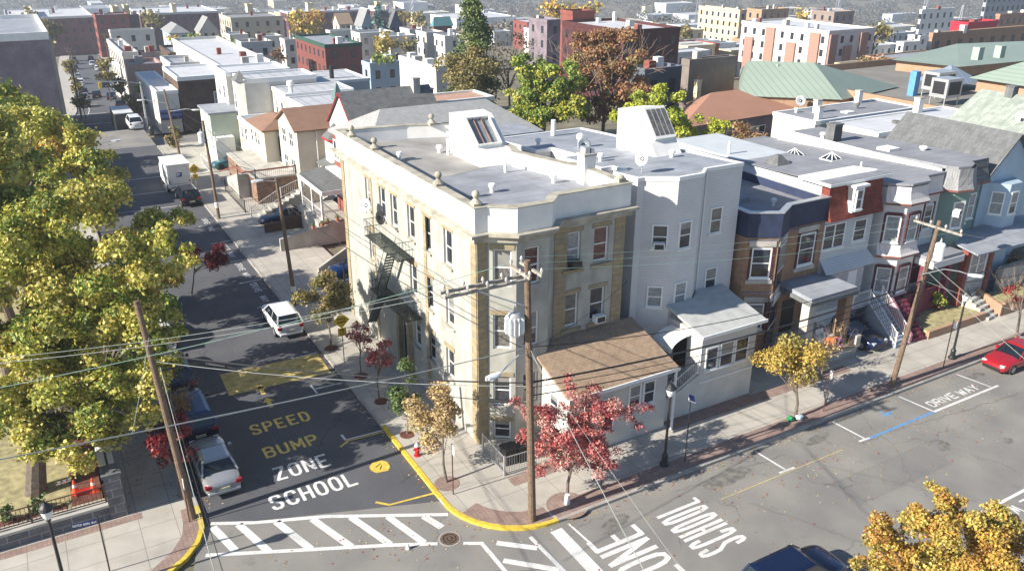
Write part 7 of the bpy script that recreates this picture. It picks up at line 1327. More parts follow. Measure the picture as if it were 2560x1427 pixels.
# mail truck
t = thing('mail_truck', 'boxy white mail truck with a blue eagle emblem on its rear door', 'truck', (-4.95, 59.0, 0), group='cars parked along the side street'); W = 1.15; y0, y1 = 56.6, 60.8; X = -4.95
a = MB(); a.box(X-W, X+W, y0, y1, 0.55, 2.95); build('cargo_box', a, M_PARW, t, bevel=0.08); a = MB(); a.box(X-W+0.05, X+W-0.05, y1, y1+1.3, 0.5, 2.2); build('cab', a, M_PARW, t, bevel=0.15)
a = MB(); a.box(X-W-0.05, X+W+0.05, y0-0.05, y1+0.1, 2.951, 3.05); build('roof', a, M_PARW, t); a = MB(); a.box(X-0.85, X+0.85, y0-0.025, y0-0.001, 1.05, 2.75); dd = build('rear_door', a, M_PARW, t)
a = MB(); a.box(X-0.88, X-0.85, y0-0.04, y0-0.001, 1.0, 2.8); a.box(X+0.85, X+0.88, y0-0.04, y0-0.001, 1.0, 2.8); a.box(X-0.85, X+0.85, y0-0.04, y0-0.001, 0.98, 1.04); a.box(X-0.9, X+0.9, y0-0.12, y0-0.001, 0.6, 0.78); build('door_frame', a, M_STEEL, dd)
a = MB(); e = lambda pts: [(X+px*0.5, y0-0.032, 1.95+pz*0.5) for px, pz in pts]
a.face(e([(-0.55, -0.45), (0.55, -0.45), (0.7, 0.45), (-0.4, 0.45)])); b_ = build('emblem_field', a, mat('emblem_blue', (0.02, 0.06, 0.30), 0.5), dd)
a = MB(); e2 = lambda pts: [(X+px*0.5, y0-0.037, 1.95+pz*0.5) for px, pz in pts]; a.face(e2([(-0.35, 0.30), (0.1, 0.30), (0.42, 0.05), (0.5, -0.06), (0.15, 0.0), (-0.42, -0.02)])); a.face(e2([(-0.42, -0.08), (0.2, -0.06), (0.0, -0.16), (-0.48, -0.30)])); build('emblem_bird', a, M_PARW, dd)
for s_ in (-1, 1):
    a = MB(); a.box(X+s_*1.0-0.06, X+s_*1.0+0.06, y0-0.03, y0-0.001, 1.1, 1.35); build('tail_light', a, M_TAIL, t)
    for yy in (y0+0.9, y1+0.4): a = MB(); xs = X+s_*W; a.add([(xs-s_*0.25+q*s_*0.27, yy+0.36*math.cos(6.2832*k/16), 0.36+0.36*math.sin(6.2832*k/16)) for q in (0, 1) for k in range(16)], [(k, (k+1) % 16, 16+(k+1) % 16, 16+k) for k in range(16)]+[tuple(range(16)), tuple(range(31, 15, -1))]); build('wheel', a, M_TYRE, t)
# black box truck past the cross street
p = place(324, 322); bx_, by_ = -5.6, 97.5
t = thing('box_truck', 'black box truck with a pale roof beyond the cross street', 'truck', (bx_, by_, gz(bx_, by_)))
z_ = gz(bx_, by_); a = MB(); a.box(bx_-1.2, bx_+1.2, by_-3, by_+3, z_+0.8, z_+3.4); build('cargo_box', a, M_DARK, t); a = MB(); a.box(bx_-1.22, bx_+1.22, by_-3.05, by_+3.05, z_+3.401, z_+3.5); build('roof', a, M_ROOFW, t); a = MB(); a.box(bx_-1.1, bx_+1.1, by_+3.01, by_+4.6, z_+0.5, z_+2.6); build('cab', a, M_DARK, t)
for s_ in (-1, 1): a = MB(); a.box(bx_+s_*1.0-0.1, bx_+s_*1.0+0.1, by_-3.04, by_-3.001, z_+0.9, z_+1.05); build('tail_light', a, M_TAIL, t)
# small cars down the far street
fcars = [(243, 238, BLK, 'dark red-black car driving away, middle of the far street'), (280, 242, NAVY, 'dark blue car at the right kerb of the far street'), (303, 262, GRYP, 'pale-windowed grey van at the right kerb, nearest on the far street'), (266, 212, BLK, 'black car at the right kerb under the far trees'), (246, 170, WHTP, 'white car far down the street, right row'), (232, 158, WHTP, 'farthest white car, right row'), (228, 145, BLK, 'black car near the red building, right row'), (190, 155, GRYP, 'grey car near the end of the left row'), (188, 168, NAVY, 'navy car in the left row, second from the end'), (196, 192, SILV, 'silver car in the middle of the left row'), (203, 205, WHTP, 'white van in the middle of the left row'), (210, 230, BLK, 'black car in the left row, third nearest'), (212, 245, SILV, 'silver car in the left row, second nearest'), (214, 262, NAVY, 'navy car nearest in the left row'), (186, 148, NAVY, 'last small dark car of the left row')]
fproto = {}
for i, (u, v, pm, lab) in enumerate(fcars):
    if pm.name not in fproto: fproto[pm.name] = car('parked_car', lab, 'car', pm, 4.6, 1.85, 1.5, 'suv' if pm in (WHTP, GRYP) else 'sedan', low=True); o = fproto[pm.name]
    else: o = dup(fproto[pm.name], (0, 0, 0), 0, lab)
    p = place(u, v+6); at(o, p[0], p[1], p[2]+0.03, R(-4)); o['group'] = 'cars on the far street'; o['label'] = lab
# ---------------------------------------------------------------- walls, fence and small things on the left
t = thing('stone_wall', 'grey block garden wall with white coping and a square corner pillar at lower left', 'wall', (-17, 3, 0.1))
a = MB(); a.box(-60, -17.55, 2.95, 3.45, 0.1, 0.80); build('wall', a, M_GSTN, t); a = MB(); a.box(-60, -17.55, 2.88, 3.5, 0.801, 0.93); build('coping', a, M_CONC, t)
a = MB(); a.box(-17.55, -16.85, 2.85, 3.65, 0.1, 2.35); build('pillar', a, M_GSTN, t); a = MB(); a.box(-17.62, -16.78, 2.78, 3.72, 2.351, 2.5); build('pillar_cap', a, M_DGSH, t)
a = MB(); a.box(-17.5, -17.0, 3.66, 30, 0.1, 2.1); build('side_wall', a, M_GSTN, t); a = MB(); a.box(-17.62, -17.3, 3.73, 14, 2.101, 2.3); a.box(-17.2, -16.95, 3.73, 14, 2.101, 2.28); build('side_coping', a, M_PARW, t)
fence('iron_fence', 'brown iron railing on top of the grey block wall at lower left', [(-25.5, 3.2), (-23.2, 3.2), (-20.6, 3.2), (-17.6, 3.2)], 0.85, mat('brown_iron', (0.10, 0.05, 0.035), 0.6), z=0.93, gap=0.17, rail=0.03, bal=0.016)
for i, (u, v) in enumerate(((190, 1232), (236, 1226))):
    x, y = G(u, v, 0.93); t = thing('traffic_cone', 'orange cone with white bands behind the iron railing, '+('left one, half hidden', 'right one, by the pillar')[i], 'traffic cone', (x, y, 0.93), group='orange cones'); a = MB(); a.lathe([(0.17, 0.03), (0.10, 0.35)], (x, y, 0.93), 14); a.box(x-0.2, x+0.2, y-0.2, y+0.2, 0.93, 0.965); build('cone_base', a, M_ORNG, t)
    a = MB(); a.lathe([(0.10, 0.35), (0.075, 0.5)], (x, y, 0.93), 14); build('white_band', a, M_PARW, t); a = MB(); a.lathe([(0.075, 0.5), (0.03, 0.72)], (x, y, 0.93), 14); build('cone_tip', a, M_ORNG, t)
x, y = G(212, 1232, 0.93); a = MB(); a.box(x-0.35, x+0.3, y-0.15, y+0.12, 0.93, 1.12); build('barrier_base', a, M_RED, label='low red plastic block lying between the two orange cones', cat='barrier')
for i, u in enumerate((143, 157, 169)):
    x, y = G(u, 1224-i*4, 0.93); t = thing('small_flag', 'little red, white and blue flag behind the railing, '+('leftmost', 'middle', 'rightmost')[i], 'flag', (x, y, 0.93), group='garden flags'); a = MB(); a.tube([(x, y, 0.93), (x, y, 1.35)], 0.008, 4); build('stick', a, M_DARK, t)
    a = MB(); a.box(x, x+0.2, y-0.006, y+0.006, 1.18, 1.35); build('flag', a, M_PARW, t); a = MB(); a.box(x, x+0.08, y-0.012, y-0.007, 1.27, 1.35); build('canton', a, M_SIGNB, t)
# ornamental lamps
def lamp(x, y, label):
    t = thing('street_lamp', label, 'street lamp', (x, y, 0.13), group='black ornamental street lamps'); a = MB(); a.lathe([(0.24, 0), (0.24, 0.1), (0.16, 0.2), (0.15, 0.5), (0.18, 0.56), (0.10, 0.68), (0.075, 0.8), (0.055, 3.85), (0.10, 3.9), (0.07, 3.98)], (x, y, 0.13), 14); build('post', a, M_DARK, t, smooth=False)
    a = MB(); a.lathe([(0.10, 3.98), (0.16, 4.08), (0.235, 4.36), (0.24, 4.42)], (x, y, 0.13), 16); build('globe', a, M_LAMPW, t, smooth=True); a = MB(); a.lathe([(0.265, 4.40), (0.265, 4.46), (0.22, 4.55), (0.12, 4.66), (0.04, 4.72), (0.035, 4.85), (0.0, 4.9)], (x, y, 0.13), 16); build('cap', a, M_DARK, t)
lamp(7.34, -6.3, 'black ornamental street lamp right of the red tree'); lamp(30.9, -6.26, 'black ornamental street lamp in front of the raised lawn'); lamp(-19.65, -1.7, 'black ornamental street lamp at the lower left by the block wall')
def text3(parent, text, O, rv, uv, length, h_, stroke, m, nrm):
    O, rv, uv, nrm = Vector(O), Vector(rv).normalized(), Vector(uv).normalized(), Vector(nrm).normalized(); n = sum(0.35 if c in 'I1' else 1.15 if c in 'MW' else 0.6 if c == ' ' else 1 for c in text); gap = length/n*0.18; lw = (length-gap*(len(text)-1))/n
    q = glyphs(text, 0, 0, 1, 0, lw, h_, gap, stroke); a = MB()
    for i, pl in enumerate(q): a.face([tuple(O+rv*p[0]+uv*p[1]+nrm*(0.004+0.0004*(i % 5))) for p in pl])
    return build('lettering', a, m, parent)
def sign_post(name, label, x, y, h, m=None, r=0.03): t = thing(name, label, 'sign', (x, y, 0.13)); a = MB(); a.tube([(x, y, 0.13), (x, y, h)], r, 6); build('post', a, m or M_DARK, t); return t
x, y = G(262, 1372, 1.3); t = sign_post('street_name_sign', 'small blue street name sign on a thin post in the lower left foreground', x, y, 3.0); rv = Vector((-0.985, 0.17, 0))
a = MB(); P = Vector((x, y, 2.62)); q = [P+rv*0.04, P+rv*1.0, P+rv*1.0+Vector((0, 0, 0.22)), P+rv*0.04+Vector((0, 0, 0.22))]; nn = Vector((-0.17, -0.985, 0)); a.add([tuple(v-nn*0.01) for v in q]+[tuple(v+nn*0.01) for v in q], [(0, 1, 2, 3), (7, 6, 5, 4), (0, 4, 5, 1), (1, 5, 6, 2), (2, 6, 7, 3), (3, 7, 4, 0)]); pl = build('plate', a, M_SIGNB, t)
text3(pl, 'SISTER DORA WAY', tuple(P+rv*0.97+Vector((0, 0, 0.055))+nn*0.01), -rv, (0, 0, 1), 0.9, 0.11, 0.016, M_PARW, nn)
def diamond(label, x, y, zc, s_, low):
    t = sign_post('warning_sign', label, x, y, zc+0.4, M_STEEL); a = MB(); a.add([(x, y-0.05, zc-s_), (x+s_, y-0.05, zc), (x, y-0.05, zc+s_), (x-s_, y-0.05, zc), (x, y-0.035, zc-s_), (x+s_, y-0.035, zc), (x, y-0.035, zc+s_), (x-s_, y-0.035, zc)], [(0, 1, 2, 3), (7, 6, 5, 4), (0, 4, 5, 1), (1, 5, 6, 2), (2, 6, 7, 3), (3, 7, 4, 0)]); p_ = build('diamond_plate', a, M_SIGNY, t)
    text3(p_, 'SPEED', (x-0.27, y-0.052, zc+0.03), (1, 0, 0), (0, 0, 1), 0.54, 0.14, 0.03, M_BLACK, (0, -1, 0)); text3(p_, 'HUMPS', (x-0.27, y-0.052, zc-0.17), (1, 0, 0), (0, 0, 1), 0.54, 0.14, 0.03, M_BLACK, (0, -1, 0))
    a = MB(); a.box(x-0.26, x+0.26, y-0.05, y-0.035, zc-s_-0.5, zc-s_+0.02); p_ = build('speed_plate', a, M_SIGNY, t); text3(p_, '15', (x-0.14, y-0.052, zc-s_-0.26), (1, 0, 0), (0, 0, 1), 0.28, 0.22, 0.04, M_BLACK, (0, -1, 0)); text3(p_, 'MPH', (x-0.15, y-0.052, zc-s_-0.43), (1, 0, 0), (0, 0, 1), 0.30, 0.11, 0.02, M_BLACK, (0, -1, 0))
x, y = G(862, 918, 0.13); diamond('yellow diamond speed humps sign with a 15 mph plate by the corner building', x, y, 3.35, 0.52, 1)
x, y = G(495, 490, 0.13); diamond('yellow diamond speed humps sign beyond, beside the black crossover and mail truck', x, y, 2.95, 0.55, 1)
x, y = G(1712, 1152, 0.13); t = sign_post('solar_sign', 'thin post with a tilted blue solar panel right of the first street lamp', x, y, 3.75); a = MB(); c = Vector((x+0.05, y, 3.8)); ax, ay = Vector((0.8, 0.3, 0.0)).normalized(), Vector((-0.2, 0.65, 0.55)).normalized(); 
for s_, zz, mm, nm in ((0.30, 0, M_PARW, 'panel_frame'), (0.24, 0.02, M_SIGNB, 'solar_panel')): a = MB(); q = [c+ax*s_, c+ay*s_, c-ax*s_, c-ay*s_]; n_ = ax.cross(ay).normalized(); a.add([tuple(v+n_*(zz-0.012)) for v in q]+[tuple(v+n_*(zz+0.012)) for v in q], [(3, 2, 1, 0), (4, 5, 6, 7), (0, 1, 5, 4), (1, 2, 6, 5), (2, 3, 7, 6), (3, 0, 4, 7)]); build(nm, a, mm, t)
for (u, v, h_, lab) in ((1133, 1235, 3.0, 'brown post with a small sign edge-on beside the tan tree'), (474, 1304, 2.6, 'thin brown sign post at the left kerb corner'), (2058, 1028, 2.9, 'dark sign post between the golden tree and the right utility pole'), (2358, 918, 3.4, 'thin leaning sign post with a white plate in front of the raised lawn'), (1503, 1222, 2.6, 'thin dark sign post behind the red tree')):
    x, y = G(u, v, 0.13); t = sign_post('sign_post', lab, x, y, h_, mat('brown_post', (0.10, 0.045, 0.03), 0.7)); a = MB(); a.box(x-0.012, x+0.012, y-0.26, y-0.03, h_-0.55, h_-0.05); build('plate', a, M_PARW, t)
# hydrant, manhole, kerbside bags
x, y = G(1043, 1138, 0.13); t = thing('fire_hydrant', 'red fire hydrant with a white cap on the side street pavement', 'fire hydrant', (x, y, 0.13)); a = MB(); a.lathe([(0.17, 0), (0.17, 0.05), (0.11, 0.06), (0.11, 0.5), (0.14, 0.52), (0.14, 0.56)], (x, y, 0.13), 14); build('barrel', a, M_RED, t)
a = MB(); a.lathe([(0.13, 0.56), (0.12, 0.64), (0.06, 0.72), (0.03, 0.73), (0.03, 0.78)], (x, y, 0.13), 14); build('bonnet', a, M_PARW, t)
for dx in (-1, 1): a = MB(); a.tube([(x+dx*0.10, y, 0.53), (x+dx*0.19, y, 0.53)], 0.055, 10); build('nozzle', a, M_RED, t)
a = MB(); a.tube([(x, y-0.1, 0.48), (x, y-0.2, 0.48)], 0.075, 10); build('nozzle', a, M_RED, t)
M_IRON = mat('rusty_iron', (0.13, 0.085, 0.06), 0.8, 0.5, 12, bump=0.8)
x, y = -4.6, -5.88; t = thing('manhole_cover', 'round rusty manhole cover in the crosswalk near the corner', 'manhole cover', (x, y, 0.0)); a = MB(); a.lathe([(0.5, 0.0), (0.5, 0.016)], (x, y, 0.0), 28); build('rim', a, M_KERB, t); a = MB(); a.lathe([(0.43, 0.0), (0.43, 0.022)], (x, y, 0.0), 28); cv = build('cover', a, M_IRON, t)
a = MB()
for r_ in (0.14, 0.3): a.ring([(x+r_*math.cos(6.2832*k/24), y+r_*math.sin(6.2832*k/24)) for k in range(24)], [(x+(r_-0.03)*math.cos(6.2832*k/24), y+(r_-0.03)*math.sin(6.2832*k/24)) for k in range(24)], 0.021, 0.034)
build('raised_ring', a, M_DARK, cv)
for (u, v, r_, m_) in ((1418, 1262, 1.0, M_PAVER), (1117, 1208, 0.62, M_PAVER), (1043-90, 1003, 0.4, M_MULCH), (903, 940, 0.42, M_MULCH), (828, 870, 0.45, M_MULCH), (1018, 1086, 0.4, M_MULCH)):
    x, y = G(u, v, 0.13); a = MB(); a.lathe([(r_, 0), (r_, 0.012)], (x, y, 0.13), 28); build('tree_pit', a, m_, kind='structure')
x, y = G(1418, 1258, 0.13); a = MB(); a.lathe([(0.15, 0.0), (0.13, 0.35), (0.125, 0.5)], (x, y, 0.14), 10); build('white_trunk_paint', a, M_PARW, kind=None, label='white paint band round the foot of the red tree trunk', cat='trunk paint')
for i, (u, v, m_, lab) in enumerate(((1975, 1052, mat('green_bag', (0.03, 0.25, 0.10), 0.4), 'green plastic bag at the foot of the golden tree'), (1998, 1048, mat('clear_bag', (0.5, 0.6, 0.65), 0.3), 'pale plastic bag at the foot of the golden tree'))):
    x, y = G(u, v, 0.13); a = MB(); a.blob((x, y, 0.28), 0.2, 9, 6, 0.5, (1.2, 1, 0.7)); build('plastic_bag', a, m_, label=lab, cat='bag')
x, y = G(1010+10, 1371, 0.0); a = MB(); a.lathe([(0.06, 0), (0.11, 0.02), (0.02, 0.3)], (x, y, 0.0), 8); build('paper_cup', a, M_PARW, label='crushed white paper litter on the asphalt below the crosswalk', cat='litter')
a = MB(); bx, by = G(380, 338, 0.1); a.lathe([(0.32, 0), (0.36, 0.9), (0.2, 1.15)], (bx, by, 0.1), 12); build('rubbish_bin', a, M_DARK, label='black domed rubbish bin at the far crossing corner', cat='bin')
# ---------------------------------------------------------------- utility poles
def pole(label, base, top, r=0.17, arms=(), group='wooden utility poles'):
    t = thing('utility_pole', label, 'utility pole', base, group=group); a = MB(); B, T = Vector(base), Vector(top); a.tube([B-Vector((0, 0, 0.2)), B.lerp(T, 0.5), T], [r, r*0.86, r*0.68], 12); build('post', a, M_WOODP, t)
    for (p, q, w_) in arms:
        a = MB(); p, q = Vector(p), Vector(q); d = (q-p).normalized(); s_ = Vector((-d.y, d.x, 0))*w_; u_ = Vector((0, 0, w_))
        a.add([tuple(p-s_-u_), tuple(p+s_-u_), tuple(p+s_+u_), tuple(p-s_+u_), tuple(q-s_-u_), tuple(q+s_-u_), tuple(q+s_+u_), tuple(q-s_+u_)], [(0, 1, 2, 3), (7, 6, 5, 4), (0, 4, 5, 1), (1, 5, 6, 2), (2, 6, 7, 3), (3, 7, 4, 0)]); ar = build('crossarm', a, mat('grey_timber', (0.30, 0.27, 0.23), 0.9, 0.3, 6), t)
        n = max(2, int((q-p).length/0.9)+1)
        for k in range(n): c_ = p.lerp(q, 0.04+0.92*k/(n-1)); a = MB(); a.lathe([(0.03, 0), (0.03, 0.1), (0.075, 0.11), (0.06, 0.2), (0.02, 0.26)], (c_.x, c_.y, c_.z+w_), 8); build('insulator', a, mat('porcelain', (0.4, 0.38, 0.36), 0.3), ar)
    return t
def transformer(t, x, y, z, fins=False):
    a = MB(); a.lathe([(0.26, 0), (0.29, 0.04), (0.29, 0.95), (0.22, 1.03), (0.06, 1.06)], (x, y, z), 16); o = build('transformer', a, M_STEEL if fins else M_LAMPW, t, smooth=False)
    if fins:
        a = MB()
        for k in range(12): an = 6.2832*k/12; c_, s_ = math.cos(an), math.sin(an); a.add([(x+c_*0.28-s_*0.02, y+s_*0.28+c_*0.02, z+0.1), (x+c_*0.42-s_*0.02, y+s_*0.42+c_*0.02, z+0.15), (x+c_*0.42-s_*0.02, y+s_*0.42+c_*0.02, z+0.8), (x+c_*0.28-s_*0.02, y+s_*0.28+c_*0.02, z+0.88), (x+c_*0.28+s_*0.02, y+s_*0.28-c_*0.02, z+0.1), (x+c_*0.42+s_*0.02, y+s_*0.42-c_*0.02, z+0.15), (x+c_*0.42+s_*0.02, y+s_*0.42-c_*0.02, z+0.8), (x+c_*0.28+s_*0.02, y+s_*0.28-c_*0.02, z+0.88)], [(0, 1, 2, 3), (7, 6, 5, 4), (1, 5, 6, 2), (0, 4, 5, 1), (3, 2, 6, 7)])
        build('cooling_fins', a, M_LAMPW, o)
    a = MB(); a.lathe([(0.05, 0), (0.07, 0.06), (0.04, 0.2), (0.015, 0.28)], (x, y, z+1.05), 8); build('bushing', a, MATS.get('porcelain', M_STEEL), o)
def armlamp(t, pts, hd, r=0.035):
    a = MB(); a.tube(pts, r, 6); o = build('lamp_arm', a, M_STEEL, t); p = Vector(pts[-1]); d = Vector(hd).normalized(); s_ = Vector((-d.y, d.x, 0)); a = MB()
    q = [p-d*0.1+s_*0.06, p-d*0.1-s_*0.06, p+d*0.25-s_*0.15, p+d*0.6-s_*0.12, p+d*0.72, p+d*0.6+s_*0.12, p+d*0.25+s_*0.15]; a.add([tuple(v+Vector((0, 0, -0.06))) for v in q]+[tuple(v+Vector((0, 0, 0.05))) for v in q], [tuple(range(6, -1, -1)), tuple(range(7, 14))]+[(i, (i+1) % 7, 7+(i+1) % 7, 7+i) for i in range(7)]); build('lamp_head', a, M_LAMPW, o)
mp = pole('main brown utility pole at the street corner with a long double crossarm', (-0.77, -6.72, 0.1), (-1.24, -6.72, 13.0), 0.19, [((-1.3, -6.55, 12.3), (-5.0, -6.55, 12.3), 0.055), ((-1.3, -6.92, 12.25), (-5.0, -6.92, 12.25), 0.055), ((-1.42, -5.7, 12.45), (-1.42, -7.3, 12.45), 0.055), ((-1.05, -5.9, 12.6), (-1.05, -7.6, 12.6), 0.055)])
a = MB(); a.tube([(-3.6, -6.72, 12.2), (-1.25, -6.72, 11.0)], 0.035, 5); build('brace', a, M_STEEL, mp); transformer(mp, -1.72, -6.6, 9.75, True)
hx, hy = G(1247, 938, 8.35); armlamp(mp, [(-1.1, -6.72, 8.75), (-1.7, -6.9, 8.95), (hx+0.3, hy, 8.6), (hx, hy, 8.42)], (hx+1.1, hy+6.8, 0) if False else (-1, -0.2, 0))
rp = pole('leaning grey-brown utility pole in front of the pink porch, with one crossarm and white transformer', (24.5, -6.67, 0.1), (25.85, -6.67, 10.3), 0.17, [((25.75, -5.2, 9.9), (25.75, -8.2, 9.9), 0.06)]); transformer(rp, 25.95, -6.95, 8.0); armlamp(rp, [(25.0, -6.7, 7.2), (26.4, -7.2, 7.45), (27.1, -7.7, 7.35), (27.5, -8.1, 7.2)], (0.6, -0.7, 0))
lp = pole('dark utility pole rising through the maple branches at the left kerb', (-14.28, 1.12, 0.1), (-14.9, 2.6, 10.6), 0.18); a = MB(); a.tube([(-14.5, 1.7, 7.6), (-13.2, 1.9, 7.45), (-12.6, 1.9, 7.4)], 0.05, 6); build('cable_bracket', a, M_DARK, lp)
p2 = pole('slim dark utility pole beside the white crossover on the side street', (-3.1, 22.4, 0.1), (-3.35, 23.3, 9.4), 0.15); armlamp(p2, [(-3.3, 23.2, 9.2), (-4.3, 23.4, 9.35)], (-1, 0.1, 0)); a = MB(); a.lathe([(0.19, 1.2), (0.19, 1.6)], (-3.13, 22.5, 0), 12); build('paper_notice', a, M_PARW, p2)
p3 = pole('utility pole with a small white transformer, mid-block on the side street', (-3.5, 45.6, 0.1), (-3.6, 46.6, 9.2), 0.15); transformer(p3, -3.95, 46.4, 7.2); a = MB(); a.lathe([(0.19, 1.2), (0.19, 1.7)], (-3.53, 45.7, 0), 12); build('paper_notice', a, M_PARW, p3)
p4 = pole('thin utility pole with a street light arm near the mail truck', (-3.5, 62.5, 0.1), (-3.9, 65.5, 9.2), 0.15); armlamp(p4, [(-3.8, 64.5, 7.0), (-2.2, 63.5, 7.3), (-1.6, 63.2, 7.2)], (1, -0.4, 0)); armlamp(p4, [(-3.8, 65, 7.8), (-6.0, 66.0, 8.2)], (-1, 0.3, 0))
t = thing('street_light', 'grey steel street light reaching over the side street from the left kerb', 'street light', (-14.3, 47.0, 0.13)); a = MB(); a.tube([(-14.3, 47, 0.13), (-14.3, 47, 7.6)], [0.12, 0.07], 8); build('post', a, M_STEEL, t); armlamp(t, [(-14.3, 47, 7.6), (-12.6, 47, 8.0), (-11.3, 47, 8.1)], (1, 0, 0))
t = thing('traffic_light', 'traffic light mast arm at the far crossing corner', 'traffic light', (-3.2, 91.6, 0.13)); a = MB(); a.tube([(-3.2, 91.6, 0.1), (-3.2, 91.6, 6.3)], [0.14, 0.1], 8); a.tube([(-3.2, 91.6, 6.1), (-5.6, 91.4, 6.6), (-8.2, 91.3, 6.7)], 0.06, 6); build('mast', a, M_STEEL, t); a = MB(); a.box(-8.35, -8.05, 91.1, 91.4, 5.8, 6.65); build('signal_head', a, M_SIGNY, t)
for i, (u, v, h_) in enumerate(((205, 280, 9), (197, 210, 9.5), (187, 185, 9), (283, 160, 9), (272, 130, 9), (308, 225, 8.5))):
    p = place(u, v+20); pole('distant utility pole along the far street, '+('nearest on the left side', 'second on the left side', 'third on the left side', 'middle of the right side', 'farthest on the right side', 'nearest on the right side')[i], (p[0], p[1], p[2]), (p[0], p[1], p[2]+h_), 0.14, [((p[0]-0.9, p[1], p[2]+h_-0.6), (p[0]+0.9, p[1], p[2]+h_-0.6), 0.06)], group='distant utility poles')
# ---------------------------------------------------------------- overhead wires
M_WIRE = mat('black_cable', (0.015, 0.015, 0.017), 0.6); M_WIREL = mat('pale_cable', (0.30, 0.32, 0.30), 0.5, 0.15, 4); M_WIREG = mat('green_grey_wire', (0.28, 0.42, 0.34), 0.4, 0.1, 4)
def wire(label, p, q, sag, r, m, group='overhead wires'):
    p, q = Vector(p), Vector(q); n = 22; pts = [p.lerp(q, k/n)-Vector((0, 0, 4*sag*(k/n)*(1-k/n))) for k in range(n+1)]; a = MB(); a.tube(pts, r, 5); build('overhead_wire', a, m, label=label, cat='wire', group=group)
A3 = lambda u, v, d: tuple(atd(u, v, d))
wire('upper of the two thin pale wires crossing the maple to the double crossarm', A3(-160, 909, 34), (-4.95, -6.55, 12.45), 0.35, 0.011, M_WIREL)
wire('lower of the two thin pale wires crossing the maple to the double crossarm', A3(-160, 921, 34), (-4.95, -6.92, 12.4), 0.35, 0.012, M_WIREL)
wire('single greenish wire crossing the maple and the white crossover', A3(-160, 1000, 32), (-1.42, -5.75, 12.6), 0.3, 0.013, M_WIREG)
wire('thick pale twisted cable from the lower left over the street to the corner pole', A3(-200, 1186, 25), (-1.0, -6.72, 9.1), 0.15, 0.022, M_WIREL)
wire('lashed black cable bundle between the left pole and the corner pole', (-14.6, 1.9, 8.35), (-0.95, -6.72, 7.35), 0.3, 0.035, M_WIRE)
wire('pale cable just under the lashed bundle', (-14.6, 1.9, 7.95), (-0.95, -6.72, 7.2), 0.3, 0.016, M_WIREL)
wire('lowest black cable with splice cases between the two corner poles', (-12.6, 1.9, 7.35), (-0.9, -6.72, 6.35), 0.25, 0.02, M_WIRE)
for (k, lab) in ((0.03, 'black splice case on the lowest cable by the left pole'), (0.90, 'black splice case on the lowest cable by the corner pole')):
    p, q = Vector((-12.6, 1.9, 7.35)), Vector((-0.9, -6.72, 6.35)); f_ = lambda k: p.lerp(q, k)-Vector((0, 0, 1.0*k*(1-k))); a = MB(); a.tube([f_(k-0.03), f_(k+0.03)], 0.085, 8); build('splice_case', a, M_WIRE, label=lab, cat='splice case')
wire('long pale wire falling from the corner pole towards the road at bottom right', (-1.05, -6.75, 9.0), A3(1650, 1500, 17.5), 0.1, 0.014, M_WIREL)
wire('thinner pale wire falling from the corner pole towards the road at bottom right', (-1.05, -6.75, 8.8), A3(1760, 1500, 17.5), 0.1, 0.007, M_WIREL)
wire('thick black cable bundle from the corner pole to the leaning pole, top', (-0.95, -6.75, 7.4), (25.25, -6.7, 6.75), 0.55, 0.045, M_WIRE)
wire('middle black cable from the corner pole to the leaning pole', (-0.95, -6.75, 7.15), (25.25, -6.7, 6.55), 0.75, 0.016, M_WIRE)
wire('lower black cable from the corner pole to the leaning pole', (-0.95, -6.75, 6.75), (25.2, -6.7, 6.1), 0.7, 0.026, M_WIRE)
wire('twisted cable higher up between the corner pole and the leaning pole', (-1.05, -6.75, 9.1), (25.5, -6.7, 7.9), 0.9, 0.02, M_WIRE)
for i, (y_, lab) in enumerate(((-5.3, 'back'), (-6.3, 'middle'), (-8.0, 'front'))): wire('thin high pale wire between the pole crossarms, '+lab+' one', (-1.05, -5.95-0.75*i, 12.85), (25.75, y_, 10.1), 0.4, 0.008, M_WIREG)
for i, (z0_, u_, v_, d_, r_, m_) in enumerate(((6.7, 2640, 640, 66, 0.03, M_WIRE), (6.4, 2640, 672, 66, 0.02, M_WIRE), (9.9, 2660, 622, 60, 0.012, M_WIREL), (7.9, 2640, 905, 45, 0.012, M_WIREL), (7.3, 2700, 1010, 40, 0.012, M_WIREL), (6.7, 2600, 790, 52, 0.01, M_WIREL))): wire('wire leaving the leaning pole to the right edge, '+('highest black', 'second black', 'topmost pale', 'pale over the lamp', 'lowest pale over the red car', 'middle pale')[i], (25.6, -6.7, z0_), A3(u_, v_, d_), 0.15, r_, m_)
wire('left one of two bright wires running down from the left pole to the bottom edge', (-14.5, 1.8, 7.7), A3(560, 1520, 21), 0.05, 0.016, M_WIREL)
wire('right one of two bright wires running down from the left pole to the bottom edge', (-14.45, 1.8, 7.5), A3(585, 1520, 20), 0.05, 0.014, M_WIRE)
wire('pale looping wire hanging beside the left pole', (-14.7, 2.2, 9.0), A3(330, 1085, 33), 0.1, 0.012, M_WIREL)
for i, (z_, r_) in enumerate(((9.1, 0.015), (7.9, 0.02))):
    wire('side street wire between the slim pole and the corner pole, '+('upper', 'lower')[i], (-3.3, 23.2, z_), (-1.1, -6.65, z_+1.0), 0.5, r_, M_WIRE, 'side street wires'); wire('side street wire between the slim pole and the mid-block pole, '+('upper', 'lower')[i], (-3.3, 23.2, z_), (-3.6, 46.5, z_-0.2), 0.5, r_, M_WIRE, 'side street wires'); wire('side street wire between the mid-block pole and the mail truck pole, '+('upper', 'lower')[i], (-3.6, 46.5, z_-0.2), (-3.85, 65, z_-0.3), 0.5, r_, M_WIRE, 'side street wires')
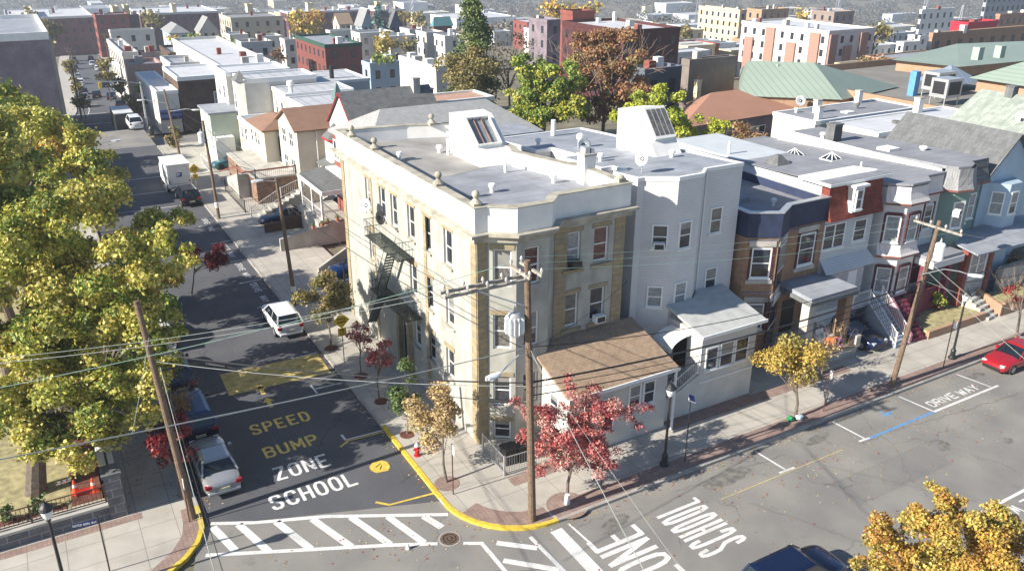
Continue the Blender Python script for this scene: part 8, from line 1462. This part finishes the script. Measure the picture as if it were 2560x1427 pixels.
wire('thin service wire from the slim pole to the white porch', (-3.3, 23.2, 8.2), (2.9, 33.6, 4.7), 0.2, 0.012, M_WIREL); wire('thin service wire from the corner pole to the corner building wall', (-1.1, -6.6, 9.5), (-0.05, 4.0, 8.2), 0.3, 0.01, M_WIRE); wire('service wire from the corner pole to the white extension roof', (-0.95, -6.7, 9.0), (9.2, -0.05, 7.6), 0.3, 0.012, M_WIRE)
a = MB(); a.tube([(9.5, 0.9, 0.3), (9.55, 0.9, 8)], 0.03, 5); build('cable_run', a, M_WIRE, label='black cable running up the dark gap between the corner building and white house', cat='cable')
# ---------------------------------------------------------------- woods and masts of the far plain, and the air
rs = np.random.RandomState(8); bl = []
for i in range(3400):
    u = rs.uniform(-150, 2700); far_ = rs.rand() < 0.8; d = rs.uniform(640, 1500) if far_ else rs.uniform(400, 640)
    if not far_ and u < 1080: continue
    if rs.rand() < 0.35: continue
    p = atd(u, 200, d); q = rs.uniform(4, 10); bl.append(((p[0], p[1], gz(p[0], p[1])+q*0.5), (q*1.2, q*1.2, q*0.8)))
o = leaves('far_woods', bl, 260000, 1.7, PAL['far'], None, 77); o['label'] = 'hazy brown and grey-green woods covering the far river plain'; o['category'] = 'woods'; o['kind'] = 'stuff'
for i, (u, d, hh) in enumerate(((1030, 900, 42), (1157, 920, 42), (1364, 880, 50), (1749, 860, 60), (2098, 860, 60), (2318, 850, 62), (2412, 700, 40))):
    p = atd(u, 0, d); z0 = gz(p[0], p[1]); t = thing('lattice_mast', 'thin pale lattice mast on the far plain, '+('first', 'second', 'third', 'fourth', 'fifth', 'sixth', 'seventh')[i]+' from the left', 'mast', (p[0], p[1], z0), group='far masts'); a = MB(); w_ = 2.2
    for sx in (-1, 1):
        for sy in (-1, 1): a.tube([(p[0]+sx*w_, p[1]+sy*w_, z0), (p[0]+sx*0.4, p[1]+sy*0.4, z0+hh)], 0.28, 4)
    for k in range(8): q = w_*(1-k/8)+0.4; q2 = w_*(1-(k+1)/8)+0.4; z1, z2 = z0+hh*k/8, z0+hh*(k+1)/8; a.tube([(p[0]-q, p[1]-q, z1), (p[0]+q2, p[1]-q2, z2)], 0.18, 3); a.tube([(p[0]-q, p[1]+q, z1), (p[0]-q2, p[1]-q2, z2)], 0.18, 3)
    build('lattice', a, M_STEEL, t)
a = MB(); a.box(-3350, 3350, -3350, 3350, -63.5, 27.0)
hm = bpy.data.materials.new('haze'); hm.use_nodes = True; N = hm.node_tree.nodes; N.remove(N['Principled BSDF']); pv = N.new('ShaderNodeVolumePrincipled'); pv.inputs['Color'].default_value = (0.80, 0.88, 1.0, 1); pv.inputs['Density'].default_value = HAZE; pv.inputs['Anisotropy'].default_value = 0.2
hm.node_tree.links.new(pv.outputs[0], N['Material Output'].inputs['Volume'])
o = build('haze', a, hm, kind='stuff', label='thin bluish haze filling the air over the town', cat='haze')
